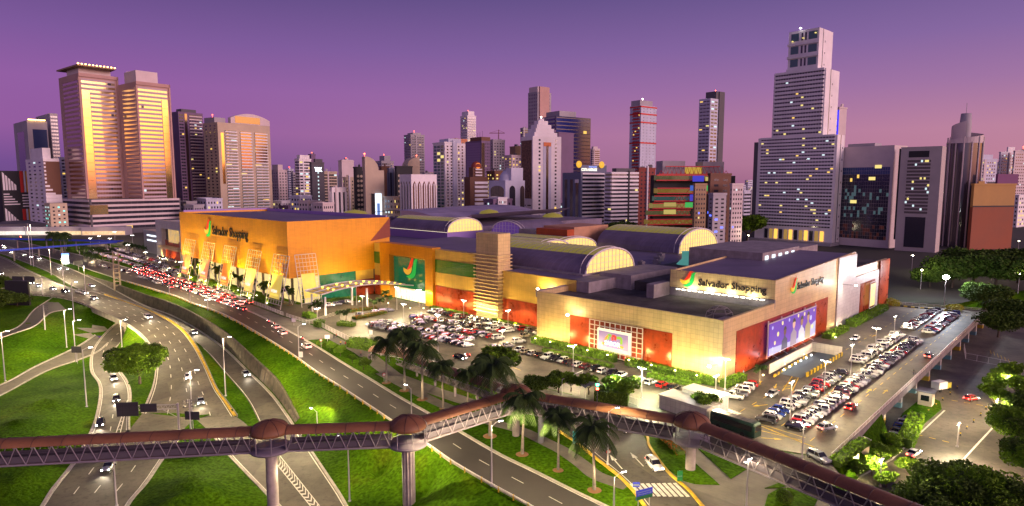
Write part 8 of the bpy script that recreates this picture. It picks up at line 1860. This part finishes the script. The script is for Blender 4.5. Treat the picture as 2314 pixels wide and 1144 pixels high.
# lattice pylon pair
g=GT(266,655); t=thing('lattice_pylon','twin trussed concrete power pylon standing between the roads near the retaining wall','pylon',tuple(g),.6); ht=AT(266,569,g.y).z-g.z
mb=MB()
for x in (-1.3,1.3): mb.tube([(x,0,-1),(x*.8,0,ht)],[.5,.28],6)
for k in range(1,9): z_=ht*k/9; mb.box(-1.5,1.5,-.2,.2,z_-.3,z_+.3)
mb.build('lattice',mat('pylon_concrete',(.26,.22,.14),.8),t); mb=MB()
for z_ in (ht-.2,ht-3.5,ht*.55): mb.tube([(-5,0,z_),(5,0,z_)],.16,5)
mb.build('crossarm',M_POLED,t)
for (x,y,tp_,lab) in ((102,745,690,'old concrete utility pole with cross arms on the left grass'),(432,985,903,'utility pole with many cross arms at the gore above the footbridge'),(70,600,505,'tall thin pole at the far left junction')):
    g=GT(x,y); t=thing('utility_pole',lab,'utility pole',tuple(g),.3); h=AT(x,tp_,g.y).z-g.z; MB().tube([(0,0,-.3),(0,0,h)],[.2,.13],8).build('pole',M_POLE,t)
    for j in range(3):
        mb=MB(); z_=h-.3-j*.7; mb.box(-1.4,1.4,-.06,.06,z_-.06,z_+.06)
        for q in (-1.2,-.5,.5,1.2): mb.lathe([(.06,0),(.09,.1),(.05,.28)],6,(q,0,z_+.06))
        mb.build('crossarm',M_POLED,t)
# blue footbridges far left
for i,(a,b,z_,lab) in enumerate((((-120,538),(275,546),7,'long blue railed footbridge crossing the far left junction'),((-60,572),(262,548),7,'second blue railed footbridge slanting toward the annex'))):
    A_,B_=G(*a,z_),G(*b,z_); d=B_-A_; t=thing('far_footbridge',lab,'footbridge',(A_.x,A_.y,0),math.atan2(d.y,d.x)); L_=d.length; MB().box(0,L_,-1.5,1.5,z_-.3,z_).build('deck',M_WALLD,t); mb=MB(); mb.box(0,L_,-1.6,-1.4,z_-.2,z_+.7); mb.box(0,L_,1.4,1.6,z_-.2,z_+.7); mb.build('blue_rail',mat('rail_blue',(.02,.05,.42),.5,emit=(.02,.08,1),estr=.04),t)
    for k in range(6): mb=MB(); mb.tube([(L_*(k+.5)/6,0,0),(L_*(k+.5)/6,0,z_-.5)],.5,8); mb.build('pier',M_CONC,t)
# low lit shops far left
for i,(x,y,w_,c,lab) in enumerate(((40,528,46,(1,.95,.8),'low shop with a white glowing front beyond the far footbridge'),(150,527,30,(1,.7,.3),'low amber lit shop front left of the palms'),(235,535,40,(1,.6,.25),'low amber lit entrance under the podium building'),(90,520,26,(1,.9,.7),'low hall with lit windows behind the junction'))):
    P=AT(x,y,600); t=thing('shop_front',lab,'shop',(P.x,P.y,0),.1); MB().box(-w_/2,w_/2,0,12,0,8).build('hall',C_GRY,t); MB().box(-w_/2+1,w_/2-1,-.3,-.05,.5,4).build('lit_front',mat('shop_glow%d'%i,(.3,.3,.3),.5,emit=c,estr=.7,noise=(.3,.9),samp=False),t); lamp('POINT',(0,-8,5),900,c,t,size=2)
# kiosk with corrugated roofs
g=G(1530,925); t=thing('kiosk','white kiosk with corrugated metal roofs beside the footbridge','kiosk',(g.x,g.y,0),MROT-.1)
MB().box(-2.5,2.5,-9,3,0,3.2).build('wall',M_WHITE,t); MB().box(3.2,7.5,-8,1,0,3.9).build('wall',M_WHITE,t); mr_=mat('corrugated_roof',(.50,.48,.45),.45,metal=.4)
for (x0,x1,y0,y1,z_) in ((-2.8,2.8,-9.3,3.3,3.22),(3.,7.8,-8.3,1.3,3.95)):
    mb=MB(); n_=int((y1-y0)/.35)
    for i in range(n_): y=y0+(y1-y0)*i/n_; mb.box(x0,x1,y,y+.2,z_,z_+.09)
    mb.box(x0,x1,y0,y1,z_-.1,z_-.005); mb.build('roof',mr_,t)
mb=MB()
for i in range(6): mb.box(3.1,3.19,-7.5+i*1.35,-6.4+i*1.35,1.6,3.0)
mb.build('window_row',M_CG,t)
lamp('POINT',(0,-3,5.5),350,(1,.95,.85),t,size=1)
# playground canopy & frame
g=G(1335,895); t=thing('play_shelter','small shelter with a curved metal roof in the lit playground','shelter',(g.x,g.y,0),.3); mb=MB(); vs=[]
for i in range(7): a_=math.pi*i/6; vs+=[(-2.2*math.cos(a_),-2,2.6+.8*math.sin(a_)),(-2.2*math.cos(a_),2,2.6+.8*math.sin(a_))]
mb.add(vs,[(2*i,2*i+2,2*i+3,2*i+1) for i in range(6)]); mb.build('roof',mr_,t)
for x in (-2.1,2.1):
    for y in (-1.8,1.8): MB().tube([(x,y,0),(x,y,2.7)],.06,5).build('post',M_STEEL,t)
lamp('POINT',(4,-3,4.5),6000,(.95,1,.6),t,size=.8); lamp('POINT',(12,-5,5.5),9000,(.95,1,.6),t,size=.8)
g=G(1270,895); t=thing('goal_frame','white pipe goal frame standing by the dark tree','frame',(g.x,g.y,0),.9); mb=MB(); mb.tube([(0,0,0),(0,0,4),(9,0,4),(9,0,0)],.09,6); mb.tube([(4,0,4),(4,0,0)],.07,5); mb.build('pipes',M_STEEL,t)
g=G(870,812); t=thing('tunnel_awning','low brown curved awning roof over stalls behind the leftmost palms','awning',(g.x,g.y,0),MROT+math.pi/2+.35)
mb=MB(); vs=[]
for i in range(9): a_=math.pi*i/8; vs+=[(-16,-2.5*math.cos(a_),2.4+1.1*math.sin(a_)),(4,-2.5*math.cos(a_),2.4+1.1*math.sin(a_))]
mb.add(vs,[(2*i,2*i+1,2*i+3,2*i+2) for i in range(8)]); mb.build('roof',mat('awning_brown',(.26,.14,.09),.7),t)
for x in (-15,-9,-3,3):
    for y in (-2.3,2.3): MB().tube([(x,y,0),(x,y,2.5)],.07,5).build('post',M_STEEL,t)
# utility boxes by the sunken road & hut
for i,(x,y,lab) in enumerate(((1926,1045,'pale hooded utility box on the grass, nearer'),(1950,1020,'pale hooded utility box on the grass, further'))):
    g=GT(x,y); t=thing('utility_box',lab,'utility box',tuple(g),.3); MB().box(-.8,.8,-.7,.7,-.3,2.4).build('cabinet',C_BEI,t); MB().box(-1,1,-.9,.9,2.42,2.6).build('cap',M_WHITE,t)
g=G(2092,915,ZL); t=thing('guard_hut','small pale guard hut with a dark roof on the sunken lawn','hut',tuple(g),MROT); MB().box(-1.5,1.5,-1.5,1.5,0,3.6).build('wall',C_BEI,t); MB().box(-2,2,-2,2,3.62,3.85).build('roof',M_POLED,t); MB().box(-1.56,-1.5,-.9,.9,1.4,2.8).build('window',M_CG,t)
g=G(2127,882,ZL); t=thing('service_truck','small pale flatbed truck with a yellow front parked by the hut','truck',tuple(g),.4); MB().box(-2.6,.8,-1.1,1.1,.7,2.6).build('cargo_box',C_WHT,t)
mb=MB(); mb.prism([(.9,-1.05),(2.5,-1.0),(2.5,1.0),(.9,1.05)],.6,2.2); mb.build('cab',mat('truck_yellow',(.5,.42,.05),.5),t); MB().box(2.51,2.56,-.9,.9,1.4,2.0).build('windscreen',M_CG,t)
for x in (-1.8,1.8):
    for s_ in (-1,1): m2=MB(); m2.tube([(x,s_*.8,.42),(x,s_*1.12,.42)],.42,10); m2.build('wheel',M_TY,t)
lamp('POINT',G(2090,880,ZL+5),700,(1,.95,.8),None,size=1).name='hut_lamp_glow'
# traffic light behind the palms
g=G(1349,930); t=thing('traffic_light','traffic light glowing green and red behind the footbridge','traffic light',(g.x,g.y,0)); MB().tube([(0,0,0),(0,0,4.6)],.08,6).build('pole',M_POLED,t); MB().box(-.35,.35,-.2,.2,4.6,6.6).build('housing',M_LET,t)
for z_,c,nm in ((6.1,(.1,1,.5),'green_lens'),(5.2,(1,.1,.05),'red_lens')):
    MB().box(-.28,.28,-.26,-.21,z_-.25,z_+.25).build(nm,em(nm,c,14),t)
g=G(68,560); t=thing('traffic_light','red traffic light hanging over the far left junction','traffic light',(g.x,g.y,0)); MB().tube([(0,0,0),(0,0,8),(-6,0,8.4)],.15,6).build('pole',M_POLED,t); MB().box(-6.8,-5.6,-.3,.3,7,9).build('housing',M_LET,t); MB().box(-6.6,-5.8,-.4,-.31,7.9,8.8).build('red_lens',em('red_lens',(1,.1,.05),14),t)

D_={}
for o in COL.objects:
    if o.parent is None and o.get('group') and o.get('label'): D_.setdefault((o['group'],o['label']),[]).append(o)
for (g_,l_),L_ in D_.items():
    if len(L_)>1:
        L_.sort(key=lambda o:o.location.x/max(1,o.location.y))
        for i,o in enumerate(L_): o['label']=' '.join((ordinal(i+1)+' from the left: '+l_).split()[:16])
